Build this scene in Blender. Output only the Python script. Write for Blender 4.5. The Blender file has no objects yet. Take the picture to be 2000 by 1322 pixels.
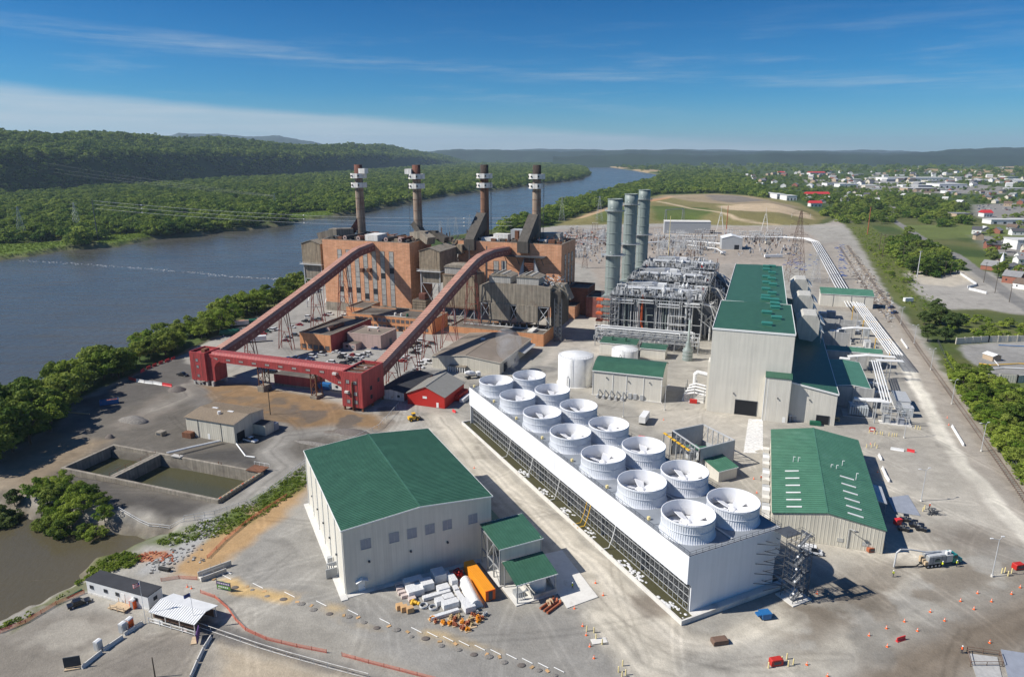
import bpy,math,random
import numpy as np
from mathutils import Vector,Matrix
R=random.Random(11)
NR=np.random.default_rng(5)
SC=bpy.context.scene
COL=SC.collection
rad=math.radians
FPX,TH,HC=1340.,rad(15.04),100.
cT,sT=math.cos(TH),math.sin(TH)
def at(px,py,z=0.):
 """ground plan position of a feature measured on the aerial survey picture, at height z"""
 v=py-661;k=(HC-z)/(FPX*sT+v*cT)
 return Vector(((px-1000)*k,(FPX*cT-v*sT)*k,z))
def hgt(py,Y):
 v=py-661
 return HC-Y*(FPX*sT+v*cT)/(FPX*cT-v*sT)
AA,BB=rad(25.9),rad(-19.8)
def G(a,u,v,z=0.):
 return Vector((u*math.cos(a)-v*math.sin(a),u*math.sin(a)+v*math.cos(a),z))
def A(u,v,z=0.):return G(AA,u,v,z)
def B(u,v,z=0.):return G(BB,u,v,z)
ORD=['first','second','third','fourth','fifth','sixth','seventh','eighth','ninth','tenth','eleventh','twelfth','thirteenth','fourteenth','fifteenth','sixteenth','seventeenth','eighteenth','nineteenth','twentieth']
TENS={2:'twenty',3:'thirty',4:'forty',5:'fifty',6:'sixty',7:'seventy',8:'eighty',9:'ninety'}
def nth(i):
 if i<20:return ORD[i]
 n=i+1
 h,r=divmod(n,100)
 pre=('one hundred ' if h==1 else 'two hundred ' if h==2 else '')
 if r==0:return(pre+'th').replace(' th','th')
 if r<=20:return pre+ORD[r-1]
 t,o=divmod(r,10)
 if o==0:return pre+TENS[t][:-1]+'ieth'
 return pre+TENS[t]+'-'+ORD[o-1]
SV={2:(560,300,3.125),3:(1100,300,3.148),4:(1500,260,3.672),5:(0,640,3.125),6:(360,560,3.333),7:(0,1000,3.125),8:(560,820,3.005),11:(880,680,2.36),12:(1100,540,3.333),13:(1480,540,3.673),14:(1460,800,3.704),15:(1300,1000,2.857),16:(560,1080,2.703),21:(560,300,6.25),22:(860,300,6.25),23:(570,440,6.61),24:(800,460,6.25),25:(1150,360,6.61),26:(1150,520,6.61),27:(1540,540,7.346),28:(1580,680,8.26)}
def S(k,X,Y):a,b,c=SV[k];return a+X/c,b+Y/c
def ats(k,X,Y,z=0.):return at(*S(k,X,Y),z)
def face(a,v,px,py,ax='v'):
 """where a sight line meets the wall v = const (or u = const) of a grid: returns (along, height)"""
 w=py-661;d=Vector((px-1000,FPX*cT-w*sT,-(FPX*sT+w*cT)));c,s=math.cos(a),math.sin(a)
 du,dv=d.x*c+d.y*s,-d.x*s+d.y*c;t=v/(dv if ax=='v' else du)
 return(du*t if ax=='v' else dv*t),HC+d.z*t
def loc(a,p):return(p[0]*math.cos(a)+p[1]*math.sin(a),-p[0]*math.sin(a)+p[1]*math.cos(a))
MATS={}
def mat(name,col,rough=0.6,metal=0.0,var=0.12,nscale=0.6,bump=0.0,bscale=8.0,stripe=None,streak=0.0,spec=0.4,dirt=None,dirtamt=0.0,rnd=0.0):
 """procedural surface: mottled base colour, optional ribs (period, depth), vertical weather streaks, dirt patches"""
 m=bpy.data.materials.new(name);m.use_nodes=True
 nt=m.node_tree;N=nt.nodes;L=nt.links
 b=N['Principled BSDF'];b.inputs['Roughness'].default_value=rough;b.inputs['Metallic'].default_value=metal
 b.inputs['Specular IOR Level'].default_value=spec
 tc=N.new('ShaderNodeTexCoord');oc=tc.outputs['Object']
 n=N.new('ShaderNodeTexNoise');n.inputs['Scale'].default_value=nscale;n.inputs['Detail'].default_value=6;n.inputs['Roughness'].default_value=.62
 L.new(oc,n.inputs['Vector'])
 mr=N.new('ShaderNodeMapRange');mr.inputs[1].default_value=.3;mr.inputs[2].default_value=.7
 mr.inputs[3].default_value=1-var;mr.inputs[4].default_value=1+var
 L.new(n.outputs['Fac'],mr.inputs[0])
 val=mr.outputs[0]
 if streak:
  mp=N.new('ShaderNodeMapping');mp.inputs['Scale'].default_value=(1.2,1.2,.06);L.new(oc,mp.inputs['Vector'])
  n2=N.new('ShaderNodeTexNoise');n2.inputs['Scale'].default_value=1.0;n2.inputs['Detail'].default_value=4;L.new(mp.outputs[0],n2.inputs['Vector'])
  m2=N.new('ShaderNodeMapRange');m2.inputs[1].default_value=.35;m2.inputs[2].default_value=.7;m2.inputs[3].default_value=1+streak*.4;m2.inputs[4].default_value=1-streak
  L.new(n2.outputs['Fac'],m2.inputs[0])
  mu=N.new('ShaderNodeMath');mu.operation='MULTIPLY';L.new(val,mu.inputs[0]);L.new(m2.outputs[0],mu.inputs[1]);val=mu.outputs[0]
 if rnd:
  oi=N.new('ShaderNodeObjectInfo');m3=N.new('ShaderNodeMapRange');m3.inputs[3].default_value=1-rnd;m3.inputs[4].default_value=1+rnd
  L.new(oi.outputs['Random'],m3.inputs[0]);mu=N.new('ShaderNodeMath');mu.operation='MULTIPLY'
  L.new(val,mu.inputs[0]);L.new(m3.outputs[0],mu.inputs[1]);val=mu.outputs[0]
 bump_h=None
 if stripe:
  per,dep=stripe
  sx=N.new('ShaderNodeSeparateXYZ');L.new(oc,sx.inputs[0])
  ad=N.new('ShaderNodeMath');ad.operation='ADD';L.new(sx.outputs[0],ad.inputs[0]);L.new(sx.outputs[1],ad.inputs[1])
  dv=N.new('ShaderNodeMath');dv.operation='DIVIDE';L.new(ad.outputs[0],dv.inputs[0]);dv.inputs[1].default_value=per
  pp=N.new('ShaderNodeMath');pp.operation='PINGPONG';L.new(dv.outputs[0],pp.inputs[0]);pp.inputs[1].default_value=.5
  gt=N.new('ShaderNodeMapRange');gt.inputs[1].default_value=.3;gt.inputs[2].default_value=.5;L.new(pp.outputs[0],gt.inputs[0])
  bump_h=(gt.outputs[0],dep)
 mx=N.new('ShaderNodeMix');mx.data_type='RGBA';mx.blend_type='MULTIPLY';mx.inputs[0].default_value=1
 mx.inputs[6].default_value=(*col,1);L.new(val,mx.inputs[7])
 out=mx.outputs[2]
 if dirt:
  n4=N.new('ShaderNodeTexNoise');n4.inputs['Scale'].default_value=nscale*.5;n4.inputs['Detail'].default_value=8;n4.inputs['Roughness'].default_value=.7
  L.new(oc,n4.inputs['Vector'])
  m4=N.new('ShaderNodeMapRange');m4.inputs[1].default_value=.62-.25*dirtamt;m4.inputs[2].default_value=.72;L.new(n4.outputs['Fac'],m4.inputs[0])
  m5=N.new('ShaderNodeMix');m5.data_type='RGBA';L.new(m4.outputs[0],m5.inputs[0]);L.new(out,m5.inputs[6]);m5.inputs[7].default_value=(*dirt,1)
  out=m5.outputs[2]
 L.new(out,b.inputs['Base Color'])
 if bump or bump_h:
  bp=N.new('ShaderNodeBump')
  if bump_h:
   L.new(bump_h[0],bp.inputs['Height']);bp.inputs['Distance'].default_value=bump_h[1];bp.inputs['Strength'].default_value=1
  else:
   n3=N.new('ShaderNodeTexNoise');n3.inputs['Scale'].default_value=bscale;n3.inputs['Detail'].default_value=5;L.new(oc,n3.inputs['Vector'])
   L.new(n3.outputs['Fac'],bp.inputs['Height']);bp.inputs['Distance'].default_value=bump;bp.inputs['Strength'].default_value=1
  L.new(bp.outputs[0],b.inputs['Normal'])
 MATS[name]=m
 return m
def brickmat(name,c1,c2,mortar,sc,rows=(.5,.25)):
 m=mat(name,c1,.85,var=.14,nscale=.25,streak=.12);nt=m.node_tree;N=nt.nodes;L=nt.links
 tc=N['Texture Coordinate'];sx=N.new('ShaderNodeSeparateXYZ');L.new(tc.outputs['Object'],sx.inputs[0])
 ad=N.new('ShaderNodeMath');ad.operation='ADD';L.new(sx.outputs[0],ad.inputs[0]);L.new(sx.outputs[1],ad.inputs[1])
 cb=N.new('ShaderNodeCombineXYZ');L.new(ad.outputs[0],cb.inputs[0]);L.new(sx.outputs[2],cb.inputs[1])
 br=N.new('ShaderNodeTexBrick');L.new(cb.outputs[0],br.inputs['Vector']);br.inputs['Scale'].default_value=sc
 br.inputs['Color1'].default_value=(*c1,1);br.inputs['Color2'].default_value=(*c2,1);br.inputs['Mortar'].default_value=(*mortar,1)
 br.inputs['Mortar Size'].default_value=.02;br.inputs['Brick Width'].default_value=1.6;br.inputs['Row Height'].default_value=.5
 L.new(br.outputs['Color'],[n for n in N if n.bl_idname=='ShaderNodeMix'][0].inputs[6])
 return m
W=mat
W('cream_panel',(.63,.60,.52),.55,var=.06,nscale=.12,stripe=(.6,.018),streak=.09)
W('cream_shed',(.58,.545,.45),.6,var=.07,nscale=.2,stripe=(.9,.05),streak=.14)
W('white_panel',(.76,.765,.77),.5,var=.03,nscale=.15,stripe=(.45,.03),streak=.05)
W('white_trim',(.78,.78,.75),.5,var=.04)
W('green_roof',(.044,.120,.075),.42,var=.16,nscale=.35,spec=.5,dirt=(.055,.150,.095),dirtamt=.35)
W('green_roof_faded',(.070,.185,.115),.45,var=.15,nscale=.3,dirt=(.10,.22,.15),dirtamt=.3)
W('green_rib',(.028,.100,.058),.45,var=.08)
W('concrete',(.46,.44,.40),.85,var=.14,nscale=.5,dirt=(.25,.23,.20),dirtamt=.3)
W('pale_concrete',(.62,.60,.55),.85,var=.1,nscale=.4,dirt=(.40,.37,.32),dirtamt=.3)
W('old_concrete',(.30,.265,.21),.9,var=.2,nscale=.7,streak=.35,dirt=(.12,.10,.08),dirtamt=.5)
W('dark_roof',(.105,.088,.072),.9,var=.2,nscale=.2,dirt=(.18,.15,.12),dirtamt=.5)
W('black_roof',(.035,.036,.040),.8,var=.2,nscale=.3)
W('brown_roof',(.20,.165,.130),.8,var=.12,nscale=.1,dirt=(.26,.22,.18),dirtamt=.3)
brickmat('orange_brick',(.66,.335,.185),(.56,.265,.135),(.62,.43,.30),.55)
brickmat('dark_brick',(.27,.095,.050),(.20,.07,.04),(.22,.12,.08),.55)
W('red_brick_low',(.62,.29,.135),.85,var=.15,nscale=.4,streak=.15)
W('pink_wall',(.46,.335,.29),.8,var=.1,nscale=.3,streak=.15)
W('red_clad',(.38,.058,.054),.55,var=.14,nscale=.25,stripe=(.8,.08),streak=.22,dirt=(.33,.085,.08),dirtamt=.15)
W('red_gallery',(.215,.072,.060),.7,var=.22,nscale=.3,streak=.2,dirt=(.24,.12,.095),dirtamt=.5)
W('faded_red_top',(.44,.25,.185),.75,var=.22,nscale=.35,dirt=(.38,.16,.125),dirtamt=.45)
W('barn_red',(.48,.026,.018),.5,var=.06,nscale=.2,stripe=(.5,.04))
W('barn_roof',(.30,.29,.26),.5,var=.08,stripe=(.7,.06))
W('rust',(.19,.082,.042),.9,var=.35,nscale=.5,streak=.4,dirt=(.09,.045,.03),dirtamt=.5)
W('rust_box',(.30,.24,.165),.85,var=.25,nscale=.4,stripe=(1.1,.12),streak=.45,dirt=(.13,.075,.04),dirtamt=.3)
W('grey_box',(.255,.222,.172),.85,var=.2,nscale=.35,stripe=(1.0,.03),streak=.4,dirt=(.13,.085,.055),dirtamt=.3)
W('inlet_panel',(.50,.485,.43),.6,var=.08,nscale=.3,streak=.12)
W('teal_vent',(.045,.22,.17),.45,var=.1)
W('grey_box_light',(.38,.365,.33),.7,var=.1,nscale=.3,stripe=(1.2,.08),streak=.2)
W('dark_duct',(.085,.075,.062),.8,var=.25,nscale=.4,streak=.3)
W('chimney_shell',(.30,.235,.175),.8,var=.25,nscale=.25,streak=.5,dirt=(.17,.075,.04),dirtamt=.6)
W('chimney_rust',(.20,.105,.065),.85,var=.3,nscale=.3,streak=.5,dirt=(.09,.045,.03),dirtamt=.6)
W('chimney_cap',(.15,.058,.038),.85,var=.3,nscale=.5,streak=.4)
W('chimney_soot',(.055,.040,.032),.9,var=.3,nscale=.5,streak=.4)
W('white_weathered',(.72,.70,.65),.6,var=.12,nscale=.5,streak=.25,dirt=(.45,.33,.22),dirtamt=.15)
W('stack_grey',(.225,.265,.245),.5,var=.07,nscale=.15,streak=.14)
W('steel_grey',(.32,.33,.33),.5,metal=.1,var=.14)
W('galv',(.50,.51,.51),.5,metal=.15,var=.14)
W('dark_steel',(.075,.082,.092),.55,var=.15)
W('red_steel',(.20,.048,.035),.7,var=.2,streak=.3)
W('orange_steel',(.62,.12,.035),.6,var=.1)
W('casing_dark',(.055,.065,.085),.6,var=.15,stripe=(1.5,.05))
W('pipe_white',(.74,.74,.72),.4,var=.06)
W('pipe_alu',(.56,.57,.57),.38,metal=.35,var=.1)
W('window_glass',(.16,.17,.17),.15,var=.2,nscale=.3)
W('window_dark',(.03,.035,.04),.2,var=.2)
W('window_block',(.43,.42,.38),.45,var=.25,nscale=.35)
W('louvre_grey',(.27,.29,.33),.5,stripe=None)
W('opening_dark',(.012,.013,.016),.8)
W('fan_white',(.80,.80,.80),.45,var=.04)
W('fan_ring',(.68,.70,.73),.5,var=.06,nscale=.4)
W('deck_grey',(.235,.255,.28),.6,var=.12,nscale=.25,dirt=(.33,.34,.35),dirtamt=.2)
W('fill_dark',(.038,.040,.042),.8,var=.3,nscale=1)
W('yellow',(.72,.42,.03),.5,var=.06)
W('pale_yellow',(.74,.62,.30),.55,var=.08)
W('safety_orange',(.85,.13,.02),.55,var=.06)
W('crate_orange',(.80,.30,.02),.5,var=.05,stripe=(.55,.06))
W('red_plastic',(.62,.035,.04),.45,var=.08)
W('white_plastic',(.72,.72,.70),.5,var=.08)
W('blue_paint',(.02,.13,.33),.5,var=.1)
W('dark_green_paint',(.01,.10,.055),.5,var=.12)
W('teal_paint',(.02,.22,.20),.35)
W('rubber',(.018,.018,.018),.8)
W('wood',(.42,.27,.13),.85,var=.2,nscale=2)
W('pale_wood',(.50,.38,.24),.85,var=.2,nscale=1.5)
W('cardboard',(.55,.34,.16),.85,var=.12)
W('wrap_white',(.66,.66,.65),.4,var=.10,nscale=1.2,bump=.15,bscale=3)
W('wrap_pink',(.60,.50,.45),.5,var=.12)
W('copper_rust',(.36,.11,.05),.7,var=.25)
W('hvac',(.40,.41,.41),.5,var=.08)
W('transformer_grey',(.42,.45,.46),.45,var=.08)
W('firewall',(.40,.395,.375),.85,var=.1,nscale=.4,streak=.15)
W('mesh_orange',(.58,.15,.085),.7,var=.15)
W('hill_forest',(.020,.040,.022),.95,var=.35,nscale=.004)
W('straw',(.50,.37,.19),.95,var=.25,nscale=1.5)
W('skin',(.45,.25,.17),.6);W('hivis',(.72,.80,.03),.7);W('trousers',(.03,.04,.06),.8);W('hair',(.03,.02,.015),.8)
W('brown_fence',(.13,.075,.05),.8,var=.2,nscale=1)
W('flag_blue',(.03,.05,.17),.8,var=.1);W('sign_green',(.12,.28,.04),.6);W('sign_dark',(.03,.04,.05),.6);W('sign_purple',(.10,.04,.16),.6)
W('asphalt_dark',(.045,.046,.050),.9,var=.15)
W('rail_rust',(.16,.10,.07),.8)
W('ballast_dark',(.14,.12,.105),.95,var=.3,nscale=2)
W('gravel_heap',(.20,.185,.165),.95,var=.3,nscale=2,bump=.3,bscale=2)
W('blue_tarp',(.03,.07,.22),.7,var=.3,nscale=.4)
for n_,c_ in dict(white=(.70,.70,.69),silver=(.36,.37,.38),black=(.012,.012,.014),grey=(.10,.105,.11),red=(.34,.015,.015),blue=(.02,.05,.16),beige=(.36,.31,.23),maroon=(.14,.015,.02),green=(.02,.07,.05)).items():
 W('car_'+n_,c_,.28,var=.03,spec=.6)
W('car_glass',(.015,.018,.022),.08,spec=.7)
for n_,c_ in dict(white=(.72,.71,.68),cream=(.58,.53,.43),brick=(.28,.11,.07),grey=(.34,.34,.34),tan=(.42,.32,.22)).items():
 W('house_'+n_,c_,.8,var=.08)
for n_,c_ in dict(charcoal=(.08,.08,.085),brown=(.14,.10,.075),grey=(.22,.22,.22),red=(.48,.03,.035),pale=(.52,.52,.50)).items():
 W('roofing_'+n_,c_,.85,var=.12)
def leafmat(name,c1,c2):
 m=bpy.data.materials.new(name);m.use_nodes=True;nt=m.node_tree;N=nt.nodes;L=nt.links
 b=N['Principled BSDF'];b.inputs['Roughness'].default_value=.75;b.inputs['Specular IOR Level'].default_value=.15
 g=N.new('ShaderNodeNewGeometry');oi=N.new('ShaderNodeObjectInfo')
 n=N.new('ShaderNodeTexNoise');n.inputs['Scale'].default_value=.045;n.inputs['Detail'].default_value=5;n.inputs['Roughness'].default_value=.75;L.new(g.outputs['Position'],n.inputs['Vector'])
 nb=N.new('ShaderNodeTexNoise');nb.inputs['Scale'].default_value=.007;nb.inputs['Detail'].default_value=4;L.new(g.outputs['Position'],nb.inputs['Vector']);md_=N.new('ShaderNodeMath');md_.operation='MULTIPLY_ADD';L.new(nb.outputs['Fac'],md_.inputs[0]);md_.inputs[1].default_value=1.1;md_.inputs[2].default_value=-.55
 a=N.new('ShaderNodeAttribute');a.attribute_name='tone'
 m1=N.new('ShaderNodeMath');m1.operation='ADD';L.new(oi.outputs['Random'],m1.inputs[0]);L.new(n.outputs['Fac'],m1.inputs[1])
 m4=N.new('ShaderNodeMath');m4.operation='ADD';L.new(m1.outputs[0],m4.inputs[0]);L.new(md_.outputs[0],m4.inputs[1])
 m2=N.new('ShaderNodeMath');m2.operation='ADD';L.new(m4.outputs[0],m2.inputs[0]);L.new(a.outputs['Fac'],m2.inputs[1])
 mr=N.new('ShaderNodeMapRange');mr.inputs[1].default_value=.42;mr.inputs[2].default_value=1.85;L.new(m2.outputs[0],mr.inputs[0])
 mx=N.new('ShaderNodeMix');mx.data_type='RGBA';L.new(mr.outputs[0],mx.inputs[0]);mx.inputs[6].default_value=(*c1,1);mx.inputs[7].default_value=(*c2,1)
 L.new(mx.outputs[2],b.inputs['Base Color'])
 tr=N.new('ShaderNodeBsdfTranslucent');L.new(mx.outputs[2],tr.inputs[0]);ms=N.new('ShaderNodeMixShader');ms.inputs[0].default_value=.35
 L.new(b.outputs[0],ms.inputs[1]);L.new(tr.outputs[0],ms.inputs[2]);L.new(ms.outputs[0],N['Material Output'].inputs[0])
 MATS[name]=m
leafmat('leaf',(.066,.122,.016),(.325,.375,.072))
leafmat('leaf_far',(.060,.125,.018),(.315,.380,.066))
leafmat('leaf_dark',(.042,.080,.022),(.175,.220,.060))
leafmat('leaf_bright',(.105,.185,.018),(.385,.450,.075))
W('bark',(.09,.07,.05),.95,var=.2,nscale=2)
class MB:
 def __init__(s):s.v=[];s.f=[];s.m=[];s.names=[];s.sm=[]
 def mi(s,name):
  if name not in s.names:s.names.append(name)
  return s.names.index(name)
 def poly(s,pts,m,smooth=False):
  b=len(s.v);s.v+=[tuple(p)for p in pts];s.f.append(tuple(range(b,b+len(pts))));s.m.append(s.mi(m));s.sm.append(smooth)
  return s
 def mesh(s,vs,fs,m,smooth=False):
  b=len(s.v);k=s.mi(m);s.v+=[tuple(p)for p in vs]
  for f in fs:s.f.append(tuple(b+i for i in f));s.m.append(k);s.sm.append(smooth)
  return s
 def box(s,x0,x1,y0,y1,z0,z1,m,top=None):
  vs=[(x0,y0,z0),(x1,y0,z0),(x1,y1,z0),(x0,y1,z0),(x0,y0,z1),(x1,y0,z1),(x1,y1,z1),(x0,y1,z1)]
  s.mesh(vs,[(0,3,2,1),(0,1,5,4),(1,2,6,5),(2,3,7,6),(3,0,4,7)],m)
  s.mesh(vs[4:],[(0,1,2,3)],top or m)
  return s
 def cbox(s,c,d,m,rz=0.):
  M=Matrix.Translation(c)@Matrix.Rotation(rz,4,'Z');x,y,z=d[0]/2,d[1]/2,d[2]/2
  vs=[M@Vector(p)for p in[(-x,-y,-z),(x,-y,-z),(x,y,-z),(-x,y,-z),(-x,-y,z),(x,-y,z),(x,y,z),(-x,y,z)]]
  return s.mesh(vs,[(0,3,2,1),(0,1,5,4),(1,2,6,5),(2,3,7,6),(3,0,4,7),(4,5,6,7)],m)
 def bar(s,p,q,w,m,h=None):
  p,q=Vector(p),Vector(q);d=(q-p)
  if d.length<1e-6:return s
  d.normalize();up=Vector((0,0,1))if abs(d.z)<.98 else Vector((1,0,0))
  a=d.cross(up).normalized()*(w/2);b=a.cross(d).normalized()*((h or w)/2)
  vs=[p-a-b,p+a-b,p+a+b,p-a+b,q-a-b,q+a-b,q+a+b,q-a+b]
  return s.mesh(vs,[(0,1,2,3),(7,6,5,4),(0,4,5,1),(1,5,6,2),(2,6,7,3),(3,7,4,0)],m)
 def cyl(s,p,q,r,m,r2=None,n=10,caps=True,smooth=True):
  p,q=Vector(p),Vector(q);r2=r if r2 is None else r2
  d=(q-p).normalized();up=Vector((0,0,1))if abs(d.z)<.98 else Vector((1,0,0))
  a=d.cross(up).normalized();b=a.cross(d)
  vs=[]
  for i in range(n):
   t=2*math.pi*i/n;o=a*math.cos(t)+b*math.sin(t);vs+=[p+o*r,q+o*r2]
  s.mesh(vs,[(2*i,2*i+1,(2*i+3)%(2*n),(2*i+2)%(2*n))for i in range(n)],m,smooth)
  if caps:
   s.mesh([vs[2*i]for i in range(n)],[tuple(range(n))],m);s.mesh([vs[2*i+1]for i in range(n)],[tuple(reversed(range(n)))],m)
  return s
 def tube(s,pts,r,m,n=7):
  pts=[Vector(p)for p in pts]
  for i in range(len(pts)-1):s.cyl(pts[i],pts[i+1],r,m,n=n)
  for p in pts[1:-1]:s.ball(p,r*1.02,m,4,n)
  return s
 def ball(s,c,r,m,nv=6,nu=10,sq=(1,1,1)):
  c=Vector(c);vs=[];fs=[]
  for j in range(nv+1):
   ph=math.pi*j/nv-math.pi/2
   for i in range(nu):
    t=2*math.pi*i/nu;vs.append((c.x+r*sq[0]*math.cos(ph)*math.cos(t),c.y+r*sq[1]*math.cos(ph)*math.sin(t),c.z+r*sq[2]*math.sin(ph)))
  for j in range(nv):
   for i in range(nu):fs.append((j*nu+i,j*nu+(i+1)%nu,(j+1)*nu+(i+1)%nu,(j+1)*nu+i))
  return s.mesh(vs,fs,m,True)
 def lathe(s,c,prof,m,n=24,smooth=True):
  vs=[];fs=[];k=len(prof)
  for i in range(n):
   t=2*math.pi*i/n
   for r,z in prof:vs.append((c[0]+r*math.cos(t),c[1]+r*math.sin(t),c[2]+z))
  for i in range(n):
   for j in range(k-1):
    a=i*k+j;b=((i+1)%n)*k+j;fs.append((a,b,b+1,a+1))
  return s.mesh(vs,fs,m,smooth)
 def prism(s,pts,z0,z1,m,top=None):
  n=len(pts)
  if sum(pts[i][0]*pts[(i+1)%n][1]-pts[(i+1)%n][0]*pts[i][1]for i in range(n))<0:pts=pts[::-1]
  lo=[(p[0],p[1],z0)for p in pts];hi=[(p[0],p[1],z1)for p in pts]
  s.mesh(lo+hi,[(i,(i+1)%n,n+(i+1)%n,n+i)for i in range(n)],m)
  s.mesh(hi,[tuple(range(n))],top or m)
  return s.mesh(lo,[tuple(reversed(range(n)))],m)
 def ext(s,prof,a0,a1,m,axis='y'):
  """closed profile (t,z) swept along one axis from a0 to a1"""
  n=len(prof);f=(lambda t,z,a:(t,a,z))if axis=='y' else(lambda t,z,a:(a,t,z))
  v0=[f(t,z,a0)for t,z in prof];v1=[f(t,z,a1)for t,z in prof]
  s.mesh(v0+v1,[(i,(i+1)%n,n+(i+1)%n,n+i)for i in range(n)],m)
  s.mesh(v0,[tuple(range(n))],m);s.mesh(v1,[tuple(range(n))],m)
  return s
 def build(s,name,parent=None,loc=None,rz=None):
  me=bpy.data.meshes.new(name);me.from_pydata(s.v,[],s.f)
  for n in s.names:me.materials.append(MATS[n])
  me.polygons.foreach_set('material_index',s.m);me.polygons.foreach_set('use_smooth',s.sm)
  me.update()
  o=bpy.data.objects.new(name,me);COL.objects.link(o)
  if parent:o.parent=parent
  if loc is not None:o.location=loc
  if rz is not None:o.rotation_euler=(0,0,rz)
  return o
def tag(o,label=None,cat=None,group=None,kind=None):
 if label:o['label']=label
 if cat:o['category']=cat
 if group:o['group']=group
 if kind:o['kind']=kind
 return o
def thing(name,label,cat,loc=(0,0,0),rz=0.,group=None):
 o=bpy.data.objects.new(name,None);COL.objects.link(o);o.empty_display_size=.1
 o.location=loc;o.rotation_euler=(0,0,rz)
 return tag(o,label,cat,group)
KIDS={}
def dup(root,loc,rz=None,label=None,group=None,swap=None):
 """a copy of a thing with copies of its parts and their sub-parts; swap changes the paint of the copy's parts"""
 def rec(o,parent):
  c=o.copy();COL.objects.link(c);c.parent=parent
  for ch in KIDS.get(o.name)or KIDS.setdefault(o.name,list(o.children)):rec(ch,c)
  return c
 r=rec(root,None);r.location=loc
 if rz is not None:r.rotation_euler=(0,0,rz)
 if label:r['label']=label
 if group:r['group']=group
 return r
cam=bpy.data.cameras.new('camera');co=bpy.data.objects.new('camera',cam);COL.objects.link(co)
cam.sensor_width=36;cam.lens=FPX/2000*36;cam.clip_start=1;cam.clip_end=60000
co.location=(0,0,HC);co.rotation_euler=(math.pi/2-TH,0,0);SC.camera=co
SUN_D=Vector((-.991,-.132,0)).normalized();SUN_E=rad(43.0)
sd=SUN_D*math.cos(SUN_E)+Vector((0,0,math.sin(SUN_E)))
sl=bpy.data.lights.new('sun','SUN');sl.energy=4.6;sl.angle=rad(.5);sl.color=(1,.955,.89)
so=bpy.data.objects.new('sun',sl);COL.objects.link(so);so.rotation_euler=sd.to_track_quat('Z','Y').to_euler();so.location=(-300,0,400)
wd=bpy.data.worlds.new('World');SC.world=wd;wd.use_nodes=True
def sky():
 nt=wd.node_tree;N=nt.nodes;L=nt.links;N.clear()
 out=N.new('ShaderNodeOutputWorld');bg=N.new('ShaderNodeBackground');bg.inputs[1].default_value=.066
 st=N.new('ShaderNodeTexSky');st.sky_type='NISHITA';st.sun_disc=False;st.sun_elevation=SUN_E
 st.sun_rotation=math.atan2(SUN_D.x,SUN_D.y)%(2*math.pi);st.altitude=100;st.air_density=1.0;st.dust_density=.35;st.ozone_density=3.2
 tc=N.new('ShaderNodeTexCoord');sx=N.new('ShaderNodeSeparateXYZ');L.new(tc.outputs['Generated'],sx.inputs[0])
 def M(op,a,b=None,c=None):
  n=N.new('ShaderNodeMath');n.operation=op
  for i,x in enumerate((a,b,c)):
   if x is None:continue
   if isinstance(x,(int,float)):n.inputs[i].default_value=x
   else:L.new(x,n.inputs[i])
  return n.outputs[0]
 def MR(x,a,b,c=0.,d=1.):
  n=N.new('ShaderNodeMapRange');n.interpolation_type='SMOOTHSTEP';L.new(x,n.inputs[0])
  for i,v in enumerate((a,b,c,d)):n.inputs[i+1].default_value=v
  return n.outputs[0]
 az=M('ARCTAN2',sx.outputs[0],sx.outputs[1]);el=sx.outputs[2]
 def noise(sa,se,sc,det,rough,off=0.):
  cb=N.new('ShaderNodeCombineXYZ');L.new(M('MULTIPLY',az,sa),cb.inputs[0]);L.new(M('MULTIPLY',el,se),cb.inputs[1]);cb.inputs[2].default_value=off
  n=N.new('ShaderNodeTexNoise');n.inputs['Scale'].default_value=sc;n.inputs['Detail'].default_value=det;n.inputs['Roughness'].default_value=rough;L.new(cb.outputs[0],n.inputs['Vector'])
  return n.outputs['Fac']
 edge=M('ADD',M('MULTIPLY_ADD',az,-.062,.030),M('MULTIPLY',M('SUBTRACT',noise(1.6,9,2.2,6,.6),.5),.022))
 lo=MR(M('SUBTRACT',el,edge),.012,-.004)
 tex=MR(noise(1.2,22,2.6,8,.62,4.),.28,.7,.55,1.)
 bank=M('MULTIPLY',M('MULTIPLY',lo,tex),MR(az,.85,.02))
 v1=M('MULTIPLY',MR(noise(1.5,16,2.4,9,.66,9.),.50,.80),MR(el,.03,.085))
 v1=M('MULTIPLY',v1,MR(el,.20,.09,0,.34))
 band=M('MULTIPLY',MR(M('ABSOLUTE',M('SUBTRACT',el,M('MULTIPLY_ADD',az,-.05,.108))),.018,.0),MR(noise(2.2,40,2.2,8,.7,2.),.40,.75,0,.30))
 fac=M('MINIMUM',M('ADD',M('MULTIPLY',bank,.80),M('ADD',v1,band)),.86)
 cr=N.new('ShaderNodeValToRGB');L.new(M('MULTIPLY',el,2.),cr.inputs[0]);e=cr.color_ramp.elements
 e[0].position=0;e[0].color=(.52,.84,1.12,1);e[1].position=1;e[1].color=(.16,.50,.90,1)
 for p,c in((.06,(.34,.78,1.12)),(.16,(.13,.62,1.04)),(.38,(.022,.44,.84)),(.55,(.03,.42,.80))):q=e.new(p);q.color=(*c,1)
 tn=N.new('ShaderNodeMix');tn.data_type='RGBA';tn.blend_type='MULTIPLY';tn.inputs[0].default_value=1;L.new(st.outputs[0],tn.inputs[6]);L.new(cr.outputs[0],tn.inputs[7])
 mx=N.new('ShaderNodeMix');mx.data_type='RGBA';L.new(fac,mx.inputs[0]);L.new(tn.outputs[2],mx.inputs[6]);mx.inputs[7].default_value=(6.0,6.9,7.5,1)
 L.new(mx.outputs[2],bg.inputs[0]);L.new(bg.outputs[0],out.inputs[0])
sky()
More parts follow.
